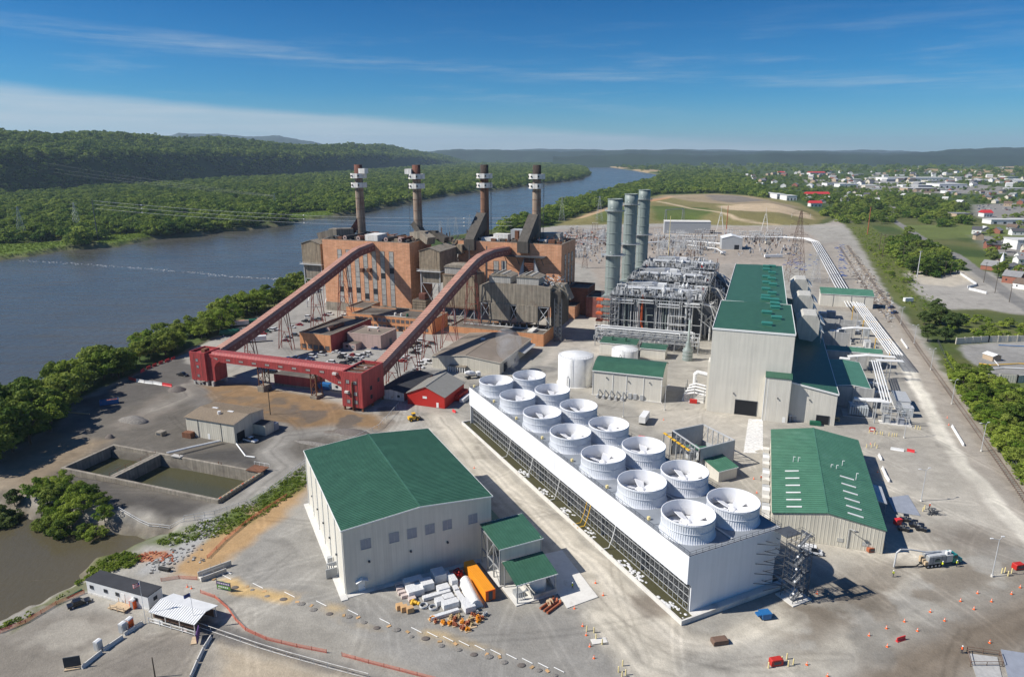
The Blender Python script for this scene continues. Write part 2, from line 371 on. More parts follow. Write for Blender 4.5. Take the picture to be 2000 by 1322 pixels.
SC.view_settings.view_transform='Standard';SC.view_settings.look='None';SC.view_settings.exposure=.46;SC.view_settings.gamma=1
SC.render.engine='CYCLES';SC.cycles.use_denoising=True;SC.cycles.max_bounces=5;SC.cycles.volume_bounces=0;SC.cycles.diffuse_bounces=3
def W2(pts,z=0.):return np.array([at(x,y,z)[:2]for x,y in pts])
def sdist(poly,X,Y):
 """signed distance to a polygon, positive inside"""
 d=np.full(X.shape,1e18);ins=np.zeros(X.shape,bool);n=len(poly)
 for i in range(n):
  ax,ay=poly[i];bx,by=poly[(i+1)%n];ex,ey=bx-ax,by-ay
  t=np.clip(((X-ax)*ex+(Y-ay)*ey)/(ex*ex+ey*ey+1e-12),0,1)
  d=np.minimum(d,(X-ax-t*ex)**2+(Y-ay-t*ey)**2)
  c=(ay>Y)!=(by>Y)
  ins^=c&(X<(bx-ax)*(Y-ay)/((by-ay)if by!=ay else 1e-9)+ax)
 return np.where(ins,1,-1)*np.sqrt(d)
def pdist(line,X,Y):
 """distance to a polyline and signed side offset"""
 d=np.full(X.shape,1e18);sg=np.zeros(X.shape)
 for i in range(len(line)-1):
  ax,ay=line[i];bx,by=line[i+1];ex,ey=bx-ax,by-ay
  t=np.clip(((X-ax)*ex+(Y-ay)*ey)/(ex*ex+ey*ey+1e-12),0,1)
  q=(X-ax-t*ex)**2+(Y-ay-t*ey)**2;m=q<d
  d=np.where(m,q,d);sg=np.where(m,np.sign((X-ax)*ey-(Y-ay)*ex),sg)
 return np.sqrt(d),np.sqrt(d)*sg
def sstep(a,b,x):
 t=np.clip((x-a)/(b-a),0,1);return t*t*(3-2*t)
_lat=NR.random((256,256))
def vnoise(x,y):
 xi=np.floor(x).astype(int);yi=np.floor(y).astype(int);fx=x-xi;fy=y-yi;fx=fx*fx*(3-2*fx);fy=fy*fy*(3-2*fy)
 g=lambda i,j:_lat[i&255,j&255]
 return(g(xi,yi)*(1-fx)+g(xi+1,yi)*fx)*(1-fy)+(g(xi,yi+1)*(1-fx)+g(xi+1,yi+1)*fx)*fy
def fbm(x,y,o=5):
 s=0;a=.5
 for k in range(o):s=s+a*vnoise(x*2**k+17.3*k,y*2**k+9.1*k);a*=.5
 return s/(1-.5**o)
RIVER=W2([(-500,930),(-200,850),(0,800),(120,742),(230,694),(330,652),(430,610),(520,577),(600,547),(700,505),(800,478),(900,462),(960,452),(1010,437),(1060,415),(1100,396),(1180,373),(1250,358),(1290,347),(1284,342),(1240,334),(1190,327),(1150,322.5),(1100,319.5),(1055,318.5),(1075,321),(1120,325),(1145,332),(1154,342),(1140,350),(1100,355),(1050,361),(980,370),(900,379),(830,390),(770,402),(720,413),(640,425),(600,430),(555,441),(480,450),(430,453),(380,463),(320,466),(290,470),(240,481),(180,486),(130,489),(60,501),(0,508),(-500,575)],-5)
POND=W2([(-300,985),(0,985),(40,1003),(62,1016),(130,1032),(200,1041),(290,1050),(322,1052),(278,1063),(243,1082),(182,1098),(156,1122),(160,1140),(128,1161),(64,1191),(0,1222),(-300,1350)],-4)
MOUND=W2([(1085,441),(1290,437),(1450,441),(1592,440),(1615,424),(1560,402),(1480,390),(1400,386),(1290,388),(1200,405),(1110,427)])
HB=[(-600,405),(-300,395),(0,384),(200,369),(420,353),(600,344),(700,337),(800,329),(930,321)]
HT=[(-600,250),(-300,250),(0,254),(90,255),(97,258),(240,260),(430,268),(600,279),(735,282),(810,292),(880,305),(930,318)]
_hb=np.array([[(x-1000)/FPX,at(x,y)[1]]for x,y in HB])
def _ztop(x,y):
 yb=np.interp(x,[p[0]for p in HB],[p[1]for p in HB]);Yr=at(x,yb)[1]+620+.10*at(x,yb)[1]
 return hgt(y,Yr)-30,Yr
_ht=np.array([[(x-1000)/FPX,*_ztop(x,y)]for x,y in HT])
SETTLE=np.array([A(u,v)[:2]for u,v in((-30.3,261.4),(16.2,218.2),(3.2,203.6),(-43.6,248.2))])
def terrain(X,Y):
 X=np.asarray(X,float);Y=np.asarray(Y,float)
 h=(fbm(X/26,Y/26,4)-.5)*.5*sstep(60,200,Y)
 far=sstep(1500,5000,Y);h=h+np.maximum(far*(fbm(X/900,Y/900,3)-.35)*40*sstep(0,2500,X+Y*.05),-1)
 sd=sdist(RIVER,X,Y)+(fbm(X/18,Y/18,3)-.5)*9
 h=h*(1-sstep(-20,0,sd))-9*sstep(-13,7,sd)
 sp=sdist(POND,X,Y)+(fbm(X/6,Y/6,3)-.5)*3.5
 h=h*(1-sstep(-12,0,sp))-6*sstep(-6,4,sp)
 sm=sdist(MOUND,X,Y);h=h+(11+3*(fbm(X/80,Y/80,3)-.5))*sstep(0,75,sm)
 ss=sdist(SETTLE,X,Y);h=np.where(ss>-1.5,h*.2,h)-4.5*sstep(-.2,.3,ss)
 ax=X/np.maximum(Y,1)*cT*1.0;ax=X*1.0/np.maximum(Y*1.0,1)*1.0
 tb=np.interp(ax,_hb[:,0]*1.0,_hb[:,1]);zr=np.interp(ax,_ht[:,0],_ht[:,1]);yr=np.interp(ax,_ht[:,0],_ht[:,2])
 t=np.clip((Y-tb)/(yr-tb),0,1.0)
 ridge=zr*(.66*sstep(0,.17,t)+.34*sstep(.14,1.0,t))*(1-.5*sstep(1.2,3.,(Y-tb)/(yr-tb)))
 wob=(fbm(X/260,Y/260,4)-.5)*62*sstep(.05,.6,t)
 h=h+np.where(ax<_hb[-1,0],np.maximum(ridge+wob*np.clip(zr/120,0,1),0),0)
 return h
def tz(x,y):return float(terrain(np.array([x]),np.array([y]))[0])
for arr,src in((_hb,HB),(_ht,HT)):
 for i,(x,y)in enumerate(src):
  Yv=arr[i][1]if arr is _hb else arr[i][2]
  z=0 if arr is _hb else arr[i][1]
  arr[i][0]=(x-1000)/FPX*(Yv*cT+(HC-z)*sT)/Yv
na=880
rr=np.concatenate([np.linspace(78,400,600),400*np.exp(np.linspace(0,math.log(65),521))[1:]]);nr=len(rr);aa=np.linspace(rad(-52),rad(52),na)
RRm,AAm=np.meshgrid(rr,aa,indexing='ij');GX=RRm*np.sin(AAm);GY=RRm*np.cos(AAm)
GX=np.concatenate([np.linspace(-150,150,na)[None,:],GX]);GY=np.concatenate([np.full((1,na),10.),GY])
nr+=1
GZ=terrain(GX.ravel(),GY.ravel()).reshape(GX.shape)
def paint():
 X=GX.ravel();Y=GY.ravel()
 wob=1.0
 Xw=X+(fbm(X/9,Y/9,4)-.5)*7;Yw=Y+(fbm(X/9+50,Y/9+20,4)-.5)*7
 C=np.empty((X.size,3));n1=fbm(X/40,Y/40,5);n2=fbm(X/7+31,Y/7+5,5);n3=fbm(X/2.2+3,Y/2.2+8,3)
 green=np.array([.052,.082,.022]);dry=np.array([.115,.118,.045])
 f=(sstep(.35,.7,fbm(X/120+9,Y/120,4))*(1-.75*sstep(700,1800,Y)))[:,None];C[:]=green*(1-f)+dry*f
 ff=(sstep(.70,.72,fbm(X/420+40,Y/700+2,2))*sstep(2600,3600,Y)*sstep(-300,300,X-.05*Y))[:,None];C=C*(1-ff)+np.array([.33,.25,.14])*ff
 def put(px,col,soft=2.,mix=1.,nz=None,world=None,warp=True):
  nonlocal C
  p=W2(px)if world is None else world;x0,y0=p.min(0)-30;x1,y1=p.max(0)+30
  k=np.nonzero((X>x0)&(X<x1)&(Y>y0)&(Y<y1))[0]
  if not k.size:return
  s=sdist(p,Xw[k]if warp else X[k],Yw[k]if warp else Y[k]);m=sstep(-soft,soft,s)*mix
  if nz is not None:m=m*sstep(nz[0],nz[1],n2[k])
  m=m[:,None];C[k]=C[k]*(1-m)+np.array(col)*m
 def road(px,w,col,soft=1.2,mix=1.,streak=0.,zf=0):
  nonlocal C
  p=W2(px);x0,y0=p.min(0)-40;x1,y1=p.max(0)+40
  k=np.nonzero((X>x0)&(X<x1)&(Y>y0)&(Y<y1))[0]
  d,s=pdist(p,X[k]+(Xw[k]-X[k])*.35,Y[k]+(Yw[k]-Y[k])*.35);m=(1-sstep(w/2-soft,w/2+soft,d))*mix
  st=1+streak*(vnoise(s*1.1+7,s*0+3.5+.004*Y[k])-.5)*2
  m=m[:,None];C[k]=C[k]*(1-m)+np.array(col)*st[:,None]*m
 yard=(.32,.305,.28)
 put([(-500,985),(-100,960),(0,880),(100,840),(160,775),(235,742),(335,700),(430,655),(520,612),(600,572),(700,520),(800,492),(960,466),(1040,447),(1100,440),(1290,436),(1450,440),(1600,438),(1660,432),(1690,480),(1725,560),(1770,618),(1800,650),(1830,705),(1880,770),(1950,870),(2030,980),(2300,1250),(2300,1700),(-600,1700),(-400,1330),(0,1190),(150,1135),(230,1085),(330,1040),(200,1020),(60,1000),(-100,1010)],yard,3)
 C*=(1+.0)
 put([(30,890),(160,800),(300,745),(385,745),(600,800),(680,860),(600,905),(540,960),(430,1010),(330,1012),(215,985),(120,960),(40,960)],(.128,.117,.104),6)
 put([(120,925),(260,965),(420,985),(500,960),(440,1000),(330,1010),(200,980),(90,950)],(.085,.079,.074),3)
 put([(400,880),(480,875),(520,895),(505,915),(420,900),(330,890)],(.075,.071,.068),3)
 put([(235,745),(330,715),(385,735),(330,760),(270,790),(180,800),(140,790)],(.105,.098,.092),4)
 put([(0,890),(100,850),(220,860),(130,910),(60,960),(-40,960)],(.25,.195,.135),5,.8)
 put([(390,752),(480,748),(600,770),(660,790),(745,815),(760,850),(700,850),(640,850),(560,832),(520,815),(455,805),(400,785)],(.235,.155,.088),3)
 put([(640,800),(760,790),(790,815),(740,850),(690,858),(640,830)],(.135,.112,.092),4,.85,(.4,.6))
 put([(500,815),(600,835),(690,850),(690,862),(600,850),(500,828)],(.21,.195,.18),2,1,(.3,.5))
 put([(345,750),(385,742),(420,780),(400,800),(370,790)],(.155,.145,.135),3)
 put([(220,830),(320,770),(335,800),(260,840)],(.19,.17,.15),3)
 road([(300,800),(360,775),(350,750),(300,735)],9,(.21,.195,.175),2,.8,.25)
 road([(730,850),(640,840),(560,850),(530,880),(560,910),(470,985),(420,1000)],11,(.235,.225,.21),3,.9,.2)
 put([(420,690),(470,650),(560,600),(620,575),(640,620),(780,620),(860,640),(870,730),(740,745),(560,720),(440,715)],(.275,.268,.258),2)
 put([(245,745),(300,715),(360,698),(385,720),(380,745),(330,757)],(.115,.108,.102),1.5)
 put([(960,470),(1130,445),(1560,442),(1600,470),(1560,520),(1420,545),(1380,600),(1190,600),(1150,520)],(.325,.285,.25),4)
 put([(1090,448),(1290,442),(1340,470),(1300,490),(1100,480)],(.285,.25,.225),4,.8)
 put([(1400,520),(1440,510),(1405,585),(1390,600)],(.29,.265,.24),1)
 put([(1085,441),(1290,437),(1450,441),(1592,440),(1615,424),(1560,396),(1480,383),(1400,378),(1290,381),(1200,400),(1110,427)],(.185,.165,.070),6)
 put([(1270,390),(1300,381),(1400,379),(1470,384),(1560,405),(1550,415),(1420,412),(1350,405)],(.30,.24,.16),12)
 put([(1370,386),(1430,384),(1500,392),(1510,400),(1430,408),(1390,402)],(.20,.175,.15),10)
 put([(1400,415),(1500,408),(1575,418),(1590,430),(1500,428),(1420,424)],(.47,.37,.255),8)
 put([(1270,415),(1380,418),(1400,428),(1360,436),(1280,434)],(.085,.115,.030),8)
 put([(1150,420),(1190,405),(1250,402),(1240,430),(1170,438)],(.10,.125,.035),8)
 road([(1135,428),(1190,405),(1290,392),(1310,384)],18,(.44,.31,.19),6)
 put([(1265,390),(1310,386),(1300,400),(1275,403)],(.42,.24,.13),10)
 road([(1285,405),(1350,420),(1440,436),(1520,440)],10,(.45,.36,.25),4)
 road([(1560,441),(1640,447),(1720,470),(1745,478)],14,(.33,.315,.295),3)
 road([(1600,440),(1625,440),(1650,428)],20,(.36,.33,.30),5)
 put([(1585,480),(1640,470),(1700,560),(1740,620),(1600,600)],(.30,.275,.25),4)
 road([(1630,480),(1660,520),(1700,575),(1745,640),(1800,730),(1860,830),(1930,940),(2010,1060)],15,(.335,.305,.27),3)
 road([(1655,480),(1700,545),(1750,615),(1800,690),(1850,760),(1900,830),(1960,915),(2050,1040)],6,(.30,.265,.225),1.5)
 road([(1740,670),(1770,715),(1800,770),(1835,840),(1880,910),(1960,1000),(2060,1100)],5.5,(.60,.57,.51),1.3,.95,.2)
 road([(1790,745),(1815,800),(1845,860),(1900,930),(2000,1035)],2.6,(.62,.59,.52),.8,.9)
 put([(1560,860),(1680,850),(1800,800),(1900,930),(2050,1100),(2050,1200),(1740,1180),(1560,1080)],(.385,.36,.32),6,.8);put([(1500,1200),(1600,1150),(1760,1120),(1900,1080),(2050,1110),(2050,1160),(1850,1190),(1680,1240),(1560,1290)],(.215,.19,.162),7,.85,(.42,.62));put([(1560,1180),(1660,1140),(1720,1150),(1600,1210)],(.17,.148,.125),5,.8,(.4,.6));put([(1800,1240),(1900,1200),(2050,1180),(2050,1240),(1900,1290),(1780,1322)],(.20,.17,.14),6,.85,(.35,.55))
 put([(1820,1040),(1900,1030),(2000,1060),(2000,1100),(1900,1075)],(.235,.215,.19),5)
 put([(1680,870),(1790,855),(1830,940),(1760,960)],(.345,.325,.295),4)
 put([(1100,680),(1180,660),(1180,690),(1100,720)],(.43,.40,.365),3)
 put([(1090,640),(1130,610),(1185,600),(1170,640),(1120,680),(1060,720)],(.40,.37,.335),3)
 put([(1240,790),(1480,800),(1500,840),(1480,900),(1380,905),(1300,860)],(.40,.372,.33),3)
 put([(1440,860),(1500,850),(1500,960),(1430,960)],(.39,.365,.325),3)
 put([(600,985),(672,1165),(760,1165),(960,1110),(990,1200),(1160,1205),(1290,1240),(1480,1250),(1400,1322),(900,1400),(700,1250),(560,1170),(440,1120),(480,1060)],(.268,.260,.248),3)
 road([(860,815),(930,900),(1010,980),(1120,1085),(1230,1190),(1330,1265),(1420,1280),(1560,1220),(1700,1150),(1800,1110)],13,(.44,.405,.35),3,.9,.25)
 road([(940,900),(1060,1010),(1210,1160),(1330,1255),(1450,1262),(1600,1180)],3.4,(.50,.465,.41),1,.9,.2)
 road([(1180,1210),(1260,1300),(1340,1330),(1500,1322),(1640,1290),(1800,1220),(2000,1130)],10,(.46,.425,.365),3,.8,.25)
 road([(1440,1265),(1560,1205),(1700,1130),(1780,1080)],9,(.49,.455,.395),3,.8,.2)
 road([(1700,1400),(1780,1320),(1870,1250),(1960,1200),(2060,1170)],13,(.19,.16,.13),3,.9,.25)
 road([(1580,1200),(1680,1130),(1740,1110)],11,(.215,.195,.17),4,.8)
 road([(1400,1322),(1560,1290),(1720,1230),(1860,1160),(2000,1100)],16,(.31,.30,.282),3,.7)
 put([(1230,1155),(1290,1150),(1310,1190),(1260,1205)],(.14,.115,.095),2,.7)
 put([(-200,1322),(0,1235),(140,1185),(200,1195),(300,1230),(390,1245),(400,1330),(380,1500),(-300,1500)],(.225,.205,.18),3)
 put([(20,1255),(130,1190),(250,1240),(200,1290),(60,1322)],(.31,.295,.27),6,.5,(.35,.6))
 road([(390,1228),(480,1252),(600,1285),(720,1312),(860,1350)],5.2,(.135,.13,.128),.6)
 put([(420,1260),(560,1295),(760,1340),(780,1420),(400,1420)],(.37,.315,.245),3)
 put([(450,1195),(560,1215),(700,1255),(900,1330),(760,1330),(560,1268),(440,1225)],(.29,.275,.25),2)
 put([(430,1135),(470,1130),(520,1150),(600,1165),(600,1178),(520,1172),(450,1160)],(.47,.335,.17),1.5,1,(.25,.5))
 put([(560,1172),(700,1205),(860,1240),(980,1268),(980,1275),(840,1256),(680,1225)],(.44,.33,.18),2,.8,(.42,.6))
 put([(600,950),(560,1010),(500,1050),(440,1090),(400,1130),(330,1125),(350,1100),(420,1040),(500,990),(590,935)],(.36,.235,.12),2.5,.95)
 put([(600,915),(600,945),(520,1000),(430,1045),(400,1060),(330,1065),(290,1060),(340,1040),(420,1015),(520,965)],(.085,.12,.028),2,.95,(.25,.45))
 put([(400,1010),(430,1015),(400,1060),(330,1120),(280,1115),(330,1080),(380,1050)],(.33,.33,.33),1.5,.95)
 put([(270,1080),(335,1075),(320,1092),(265,1097)],(.36,.16,.08),1,.9,(.3,.5))
 put([(180,1090),(270,1078),(260,1105),(200,1115)],(.10,.12,.04),1.5)
 put([(0,1215),(130,1150),(180,1140),(170,1160),(60,1205),(0,1240)],(.12,.13,.05),1.2,.8,(.35,.5))
 put([(1640,432),(1700,440),(1740,470),(1800,560),(1790,615),(1740,580),(1700,510),(1660,450)],(.11,.125,.04),4)
 put([(1765,535),(1800,528),(1930,530),(1990,560),(2060,600),(2060,625),(1930,605),(1850,605),(1790,575)],(.31,.295,.275),3)
 put([(1775,530),(1870,522),(1910,548),(1860,560),(1800,555)],(.43,.39,.33),4)
 put([(1870,672),(1990,665),(2060,665),(2060,740),(1930,730),(1890,700)],(.27,.265,.26),2)
 put([(1910,738),(2000,735),(2000,765),(1920,750)],(.10,.13,.04),2)
 put([(1740,440),(1900,440),(2050,445),(2050,470),(1880,465),(1800,470)],(.12,.15,.045),5)
 put([(1870,500),(1960,505),(2040,520),(2040,540),(1900,525)],(.11,.14,.04),4)
 road([(1735,425),(1760,440),(1800,465),(1870,500),(1930,545),(1990,590),(2060,640)],10,(.20,.195,.19),1.2)
 road([(1735,425),(1750,412),(1740,400)],9,(.23,.22,.21),2)
 for px in([(1640,355),(1700,352),(1840,355),(1960,365),(1960,380),(1840,378),(1700,372),(1650,362)],[(1900,400),(2040,395),(2040,440),(1960,440),(1900,420)],[(1560,352),(1650,350),(1680,362),(1600,365)],[(1900,460),(2040,465),(2040,500),(1950,500)]):
  put(px,(.235,.225,.215),12)
 for px in([(1510,310),(1600,308),(1600,312),(1530,313)],[(1560,306),(1730,305),(1720,309),(1600,309)],[(1895,345),(1960,343),(1960,352),(1900,352)],[(1910,325),(2040,320),(2040,330),(1960,329)],[(1330,307),(1400,306),(1400,311),(1350,311)],[(1180,310),(1290,309),(1280,312),(1200,313)]):
  put(px,(.36,.27,.16),30)
 for px in([(-100,478),(60,474),(130,470),(135,486),(60,500),(-100,515)],[(185,458),(290,455),(300,466),(240,478),(195,480)],[(555,418),(600,412),(650,412),(650,422),(600,430),(558,438)]):
  put(px,(.135,.20,.035),5)
 put([(1500,1205),(1600,1150),(1760,1118),(1900,1085),(2050,1110),(2050,1150),(1850,1185),(1680,1240),(1560,1290)],(.20,.172,.14),8,.8,(.40,.58))
 put([(1560,1185),(1660,1140),(1730,1145),(1610,1215)],(.15,.128,.105),5,.8,(.42,.56))
 put([(1690,1322),(1800,1250),(1900,1210),(2060,1180),(2060,1240),(1900,1290),(1800,1340)],(.175,.145,.115),6,.85,(.34,.5))
 put([(1440,1322),(1560,1270),(1640,1240),(1660,1260),(1560,1310),(1500,1340)],(.48,.45,.395),6,.7,(.4,.6))
 put([(1620,1010),(1760,930),(1800,960),(1700,1050)],(.44,.415,.37),8,.6,(.42,.6));put([(1770,1050),(1880,1030),(1960,1050),(1980,1080),(1860,1075)],(.19,.168,.145),6,.75,(.38,.55))
 put([(400,770),(480,755),(560,775),(640,800),(600,830),(500,810),(420,800)],(.155,.12,.088),4,.8,(.45,.6));put([(520,780),(660,795),(740,820),(720,850),(620,845)],(.12,.10,.085),4,.8,(.42,.58))
 put([(20,1262),(140,1196),(250,1245),(190,1300),(40,1330)],(.34,.315,.275),8,.6,(.42,.58));put([(150,1310),(300,1240),(390,1260),(380,1330),(250,1340)],(.165,.15,.135),8,.7,(.38,.55))
 put([(960,1180),(1100,1210),(1240,1290),(1100,1322),(950,1260)],(.225,.215,.2),9,.6,(.45,.6))
 sd=sdist(RIVER,X,Y);m=(np.exp(-((sd+3)/4.)**2)*.8)[:,None];C=C*(1-m)+np.array([.20,.165,.115])*m
 sd=sdist(POND,X,Y);m=(np.exp(-((sd+1)/2.2)**2)*.9)[:,None];C=C*(1-m)+np.array([.16,.14,.115])*m
 rg=random.Random(3)
 for i in range(210):
  cx,cy=rg.uniform(-150,170),rg.uniform(95,330);a=rg.uniform(0,6.28)if i%3 else rad(25.9)+rg.gauss(0,.25)+1.57;ln=rg.uniform(15,55);k=rg.gauss(0,.018)
  pts=[(cx,cy)]
  for s in range(8):pts.append((pts[-1][0]+math.cos(a)*ln/8,pts[-1][1]+math.sin(a)*ln/8));a+=k*ln/8
  pa=np.array(pts);x0,y0=pa.min(0)-4;x1,y1=pa.max(0)+4
  q=np.nonzero((X>x0)&(X<x1)&(Y>y0)&(Y<y1))[0]
  if not q.size:continue
  gr=C[q,1]/np.maximum(C[q,0],.01)<1.0
  d,_=pdist(pa,X[q],Y[q]);m=np.exp(-((d-.95)/.38)**2)*gr;C[q]*=(1+rg.choice((-.17,.14,.2))*m)[:,None]
 C*=(1+.36*(n1-.5)+.26*(n2-.5)+.14*(n3-.5))[:,None]*np.array([1.0,.985,.925])
 st=sstep(.68,.80,fbm(X/11+77,Y/8+41,6))*(C[:,0]>.2)*.22;C*=(1-st)[:,None]
 return np.clip(C,.01,.8)
GC=paint()
def groundmesh():
 me=bpy.data.meshes.new('ground');nv=nr*na
 me.vertices.add(nv);me.vertices.foreach_set('co',np.stack([GX,GY,GZ],-1).astype('f').ravel())
 i=np.arange(nr-1)[:,None]*na+np.arange(na-1)[None,:];q=np.stack([i,i+1,i+na+1,i+na],-1).reshape(-1,4)[:,::-1]
 nf=len(q);me.loops.add(nf*4);me.polygons.add(nf);me.loops.foreach_set('vertex_index',q.astype('i').ravel())
 me.polygons.foreach_set('loop_start',np.arange(nf,dtype='i')*4)
 me.polygons.foreach_set('use_smooth',np.ones(nf,bool))
 ca=me.color_attributes.new('cover','FLOAT_COLOR','POINT');ca.data.foreach_set('color',np.concatenate([GC,np.ones((nv,1))],1).astype('f').ravel())
 me.update(calc_edges=True)
 m=bpy.data.materials.new('ground_cover');m.use_nodes=True;nt=m.node_tree;N=nt.nodes;L=nt.links;b=N['Principled BSDF']
 b.inputs['Roughness'].default_value=.95;b.inputs['Specular IOR Level'].default_value=.15
 va=N.new('ShaderNodeVertexColor');va.layer_name='cover';g=N.new('ShaderNodeNewGeometry')
 def nz(sc,det,rough=.6):
  n=N.new('ShaderNodeTexNoise');n.inputs['Scale'].default_value=sc;n.inputs['Detail'].default_value=det;n.inputs['Roughness'].default_value=rough;L.new(g.outputs['Position'],n.inputs['Vector']);return n.outputs['Fac']
 def mr(x,a,bb,c,d):
  n=N.new('ShaderNodeMapRange');L.new(x,n.inputs[0]);[setattr(n.inputs[k+1],'default_value',v)for k,v in enumerate((a,bb,c,d))];return n.outputs[0]
 m1=mr(nz(1.6,6,.75),.25,.75,.84,1.16);m2=mr(nz(.22,6,.7),.25,.75,.82,1.18)
 mu=N.new('ShaderNodeMath');mu.operation='MULTIPLY';L.new(m1,mu.inputs[0]);L.new(m2,mu.inputs[1])
 mx=N.new('ShaderNodeMix');mx.data_type='RGBA';mx.blend_type='MULTIPLY';mx.inputs[0].default_value=1;L.new(va.outputs[0],mx.inputs[6]);L.new(mu.outputs[0],mx.inputs[7]);L.new(mx.outputs[2],b.inputs['Base Color'])
 bp=N.new('ShaderNodeBump');bp.inputs['Distance'].default_value=.12;L.new(nz(2.2,5,.7),bp.inputs['Height']);L.new(bp.outputs[0],b.inputs['Normal'])
 me.materials.append(m);o=bpy.data.objects.new('ground',me);COL.objects.link(o);tag(o,kind='structure')
groundmesh()
def watermat(name,col,rough,wave,sc,foam=None):
 m=bpy.data.materials.new(name);m.use_nodes=True;nt=m.node_tree;N=nt.nodes;L=nt.links;b=N['Principled BSDF']
 b.inputs['Roughness'].default_value=rough;b.inputs['IOR'].default_value=1.33;b.inputs['Specular IOR Level'].default_value=.5
 g=N.new('ShaderNodeNewGeometry');n0=N.new('ShaderNodeTexNoise');n0.inputs['Scale'].default_value=.008;n0.inputs['Detail'].default_value=5;L.new(g.outputs['Position'],n0.inputs['Vector'])
 mx=N.new('ShaderNodeMix');mx.data_type='RGBA';L.new(n0.outputs['Fac'],mx.inputs[0]);mx.inputs[6].default_value=(*[c*.6 for c in col],1);mx.inputs[7].default_value=(col[0]*1.75,col[1]*1.45,col[2]*1.2,1);L.new(mx.outputs[2],b.inputs['Base Color'])
 mp=N.new('ShaderNodeMapping');mp.inputs['Scale'].default_value=(1,.55,1);mp.inputs['Rotation'].default_value=(0,0,.6);L.new(g.outputs['Position'],mp.inputs[0])
 n=N.new('ShaderNodeTexNoise');n.inputs['Scale'].default_value=sc;n.inputs['Detail'].default_value=6;n.inputs['Roughness'].default_value=.6;L.new(mp.outputs[0],n.inputs['Vector'])
 mp2=N.new('ShaderNodeMapping');mp2.inputs['Scale'].default_value=(.004,.03,1);mp2.inputs['Rotation'].default_value=(0,0,-.5);L.new(g.outputs['Position'],mp2.inputs[0]);n5=N.new('ShaderNodeTexNoise');n5.inputs['Detail'].default_value=6;n5.inputs['Roughness'].default_value=.65;L.new(mp2.outputs[0],n5.inputs['Vector'])
 r5=N.new('ShaderNodeMapRange');r5.inputs[1].default_value=.35;r5.inputs[2].default_value=.68;r5.inputs[3].default_value=rough*.4;r5.inputs[4].default_value=rough*1.9;L.new(n5.outputs['Fac'],r5.inputs[0]);L.new(r5.outputs[0],b.inputs['Roughness'])
 bp=N.new('ShaderNodeBump');bp.inputs['Distance'].default_value=wave;L.new(n.outputs['Fac'],bp.inputs['Height']);L.new(bp.outputs[0],b.inputs['Normal'])
 MATS[name]=m
watermat('river_water',(.066,.072,.066),.20,.55,.2)
watermat('pond_water',(.088,.084,.056),.16,.12,.8)
watermat('basin_water',(.062,.068,.040),.14,.1,1.2)
def sheet(name,x0,x1,y0,y1,z,m,n=1):
 b=MB();b.poly([(x0,y0,z),(x1,y0,z),(x1,y1,z),(x0,y1,z)],m);return tag(b.build(name),kind='structure')
b=MB();b.poly([(-3200,150,-5),(-90,150,-5),(500,1100,-5),(4000,9000,-5),(-3200,9000,-5)],'river_water');tag(b.build('river_water'),kind='structure')
b=MB();px_,py_=POND.min(0),POND.max(0);b.poly([(px_[0],px_[1]-8,-4),(py_[0]+6,px_[1]-8,-4),(py_[0]+6,py_[1]+6,-4),(px_[0],py_[1]+6,-4)],'pond_water');tag(b.build('pond_water'),kind='structure')
def farhill(pts,dist,name):
 b=MB();top=[];
 rg=random.Random(len(pts))
 P=[]
 for i in range(len(pts)-1):
  for k in range(12):
   t=k/12;P.append((pts[i][0]*(1-t)+pts[i+1][0]*t,pts[i][1]*(1-t)+pts[i+1][1]*t))
 P.append(pts[-1]);rows=7;vs=[]
 for x,y in P:
  Yd=dist;zt=max(hgt(y+1.1*math.sin(x*.021+dist)+.6*math.sin(x*.07)+.4*math.sin(x*.17+dist)+.25*math.sin(x*.41),Yd),1);xw=(x-1000)/FPX*(Yd*cT+(HC-zt)*sT)
  for r in range(rows):
   t=r/(rows-1);z=zt*math.sin(t*math.pi)**1.3-(12 if r in(0,rows-1)else 0);jit=0
   vs.append((xw*(1+.22*(t-.5)),Yd*(1+.22*(t-.5))+jit,z+(rg.uniform(-.012,.012)*zt if 0<r<rows-1 and r!=3 else 0)))
 n=len(P);b.mesh(vs,[(i*rows+r,(i+1)*rows+r,(i+1)*rows+r+1,i*rows+r+1)for i in range(n-1)for r in range(rows-1)],'hill_forest',True)
 tag(b.build(name),kind='structure')
farhill([(700,300),(810,296),(900,292),(960,294),(1060,295),(1160,294.5),(1230,294),(1330,293),(1400,295),(1480,296.5),(1560,295.5),(1640,297),(1720,297.5),(1800,298.5),(1860,299),(2100,299)],8800,'hills')
farhill([(1780,299),(1830,296),(1880,292),(1940,288.5),(2000,286.5),(2100,285),(2300,289)],7600,'hills')
farhill([(300,275),(350,260),(420,263),(500,268),(545,264),(590,273),(640,282),(700,290)],11500,'hills')
farhill([(900,297),(1000,292.5),(1150,292),(1300,292.5),(1500,294),(1650,295),(1720,293.5),(1800,296),(1950,297)],14000,'hills')
farhill([(1080,304),(1250,301.5),(1400,302.5),(1500,300),(1700,301.5),(1850,302.5),(2100,301)],6400,'hills')
b=MB();b.box(-9000,16000,-60,19500,-14,520,'opening_dark');hz=b.build('haze');hz.data.materials.clear()
hm=bpy.data.materials.new('haze');hm.use_nodes=True;nt=hm.node_tree;nt.nodes.remove(nt.nodes['Principled BSDF'])
pv=nt.nodes.new('ShaderNodeVolumePrincipled');pv.inputs['Color'].default_value=(.62,.80,1,1);pv.inputs['Density'].default_value=4.2e-5;pv.inputs['Anisotropy'].default_value=.1
nt.links.new(pv.outputs[0],nt.nodes['Material Output'].inputs['Volume']);hz.data.materials.append(hm);tag(hz,kind='stuff')
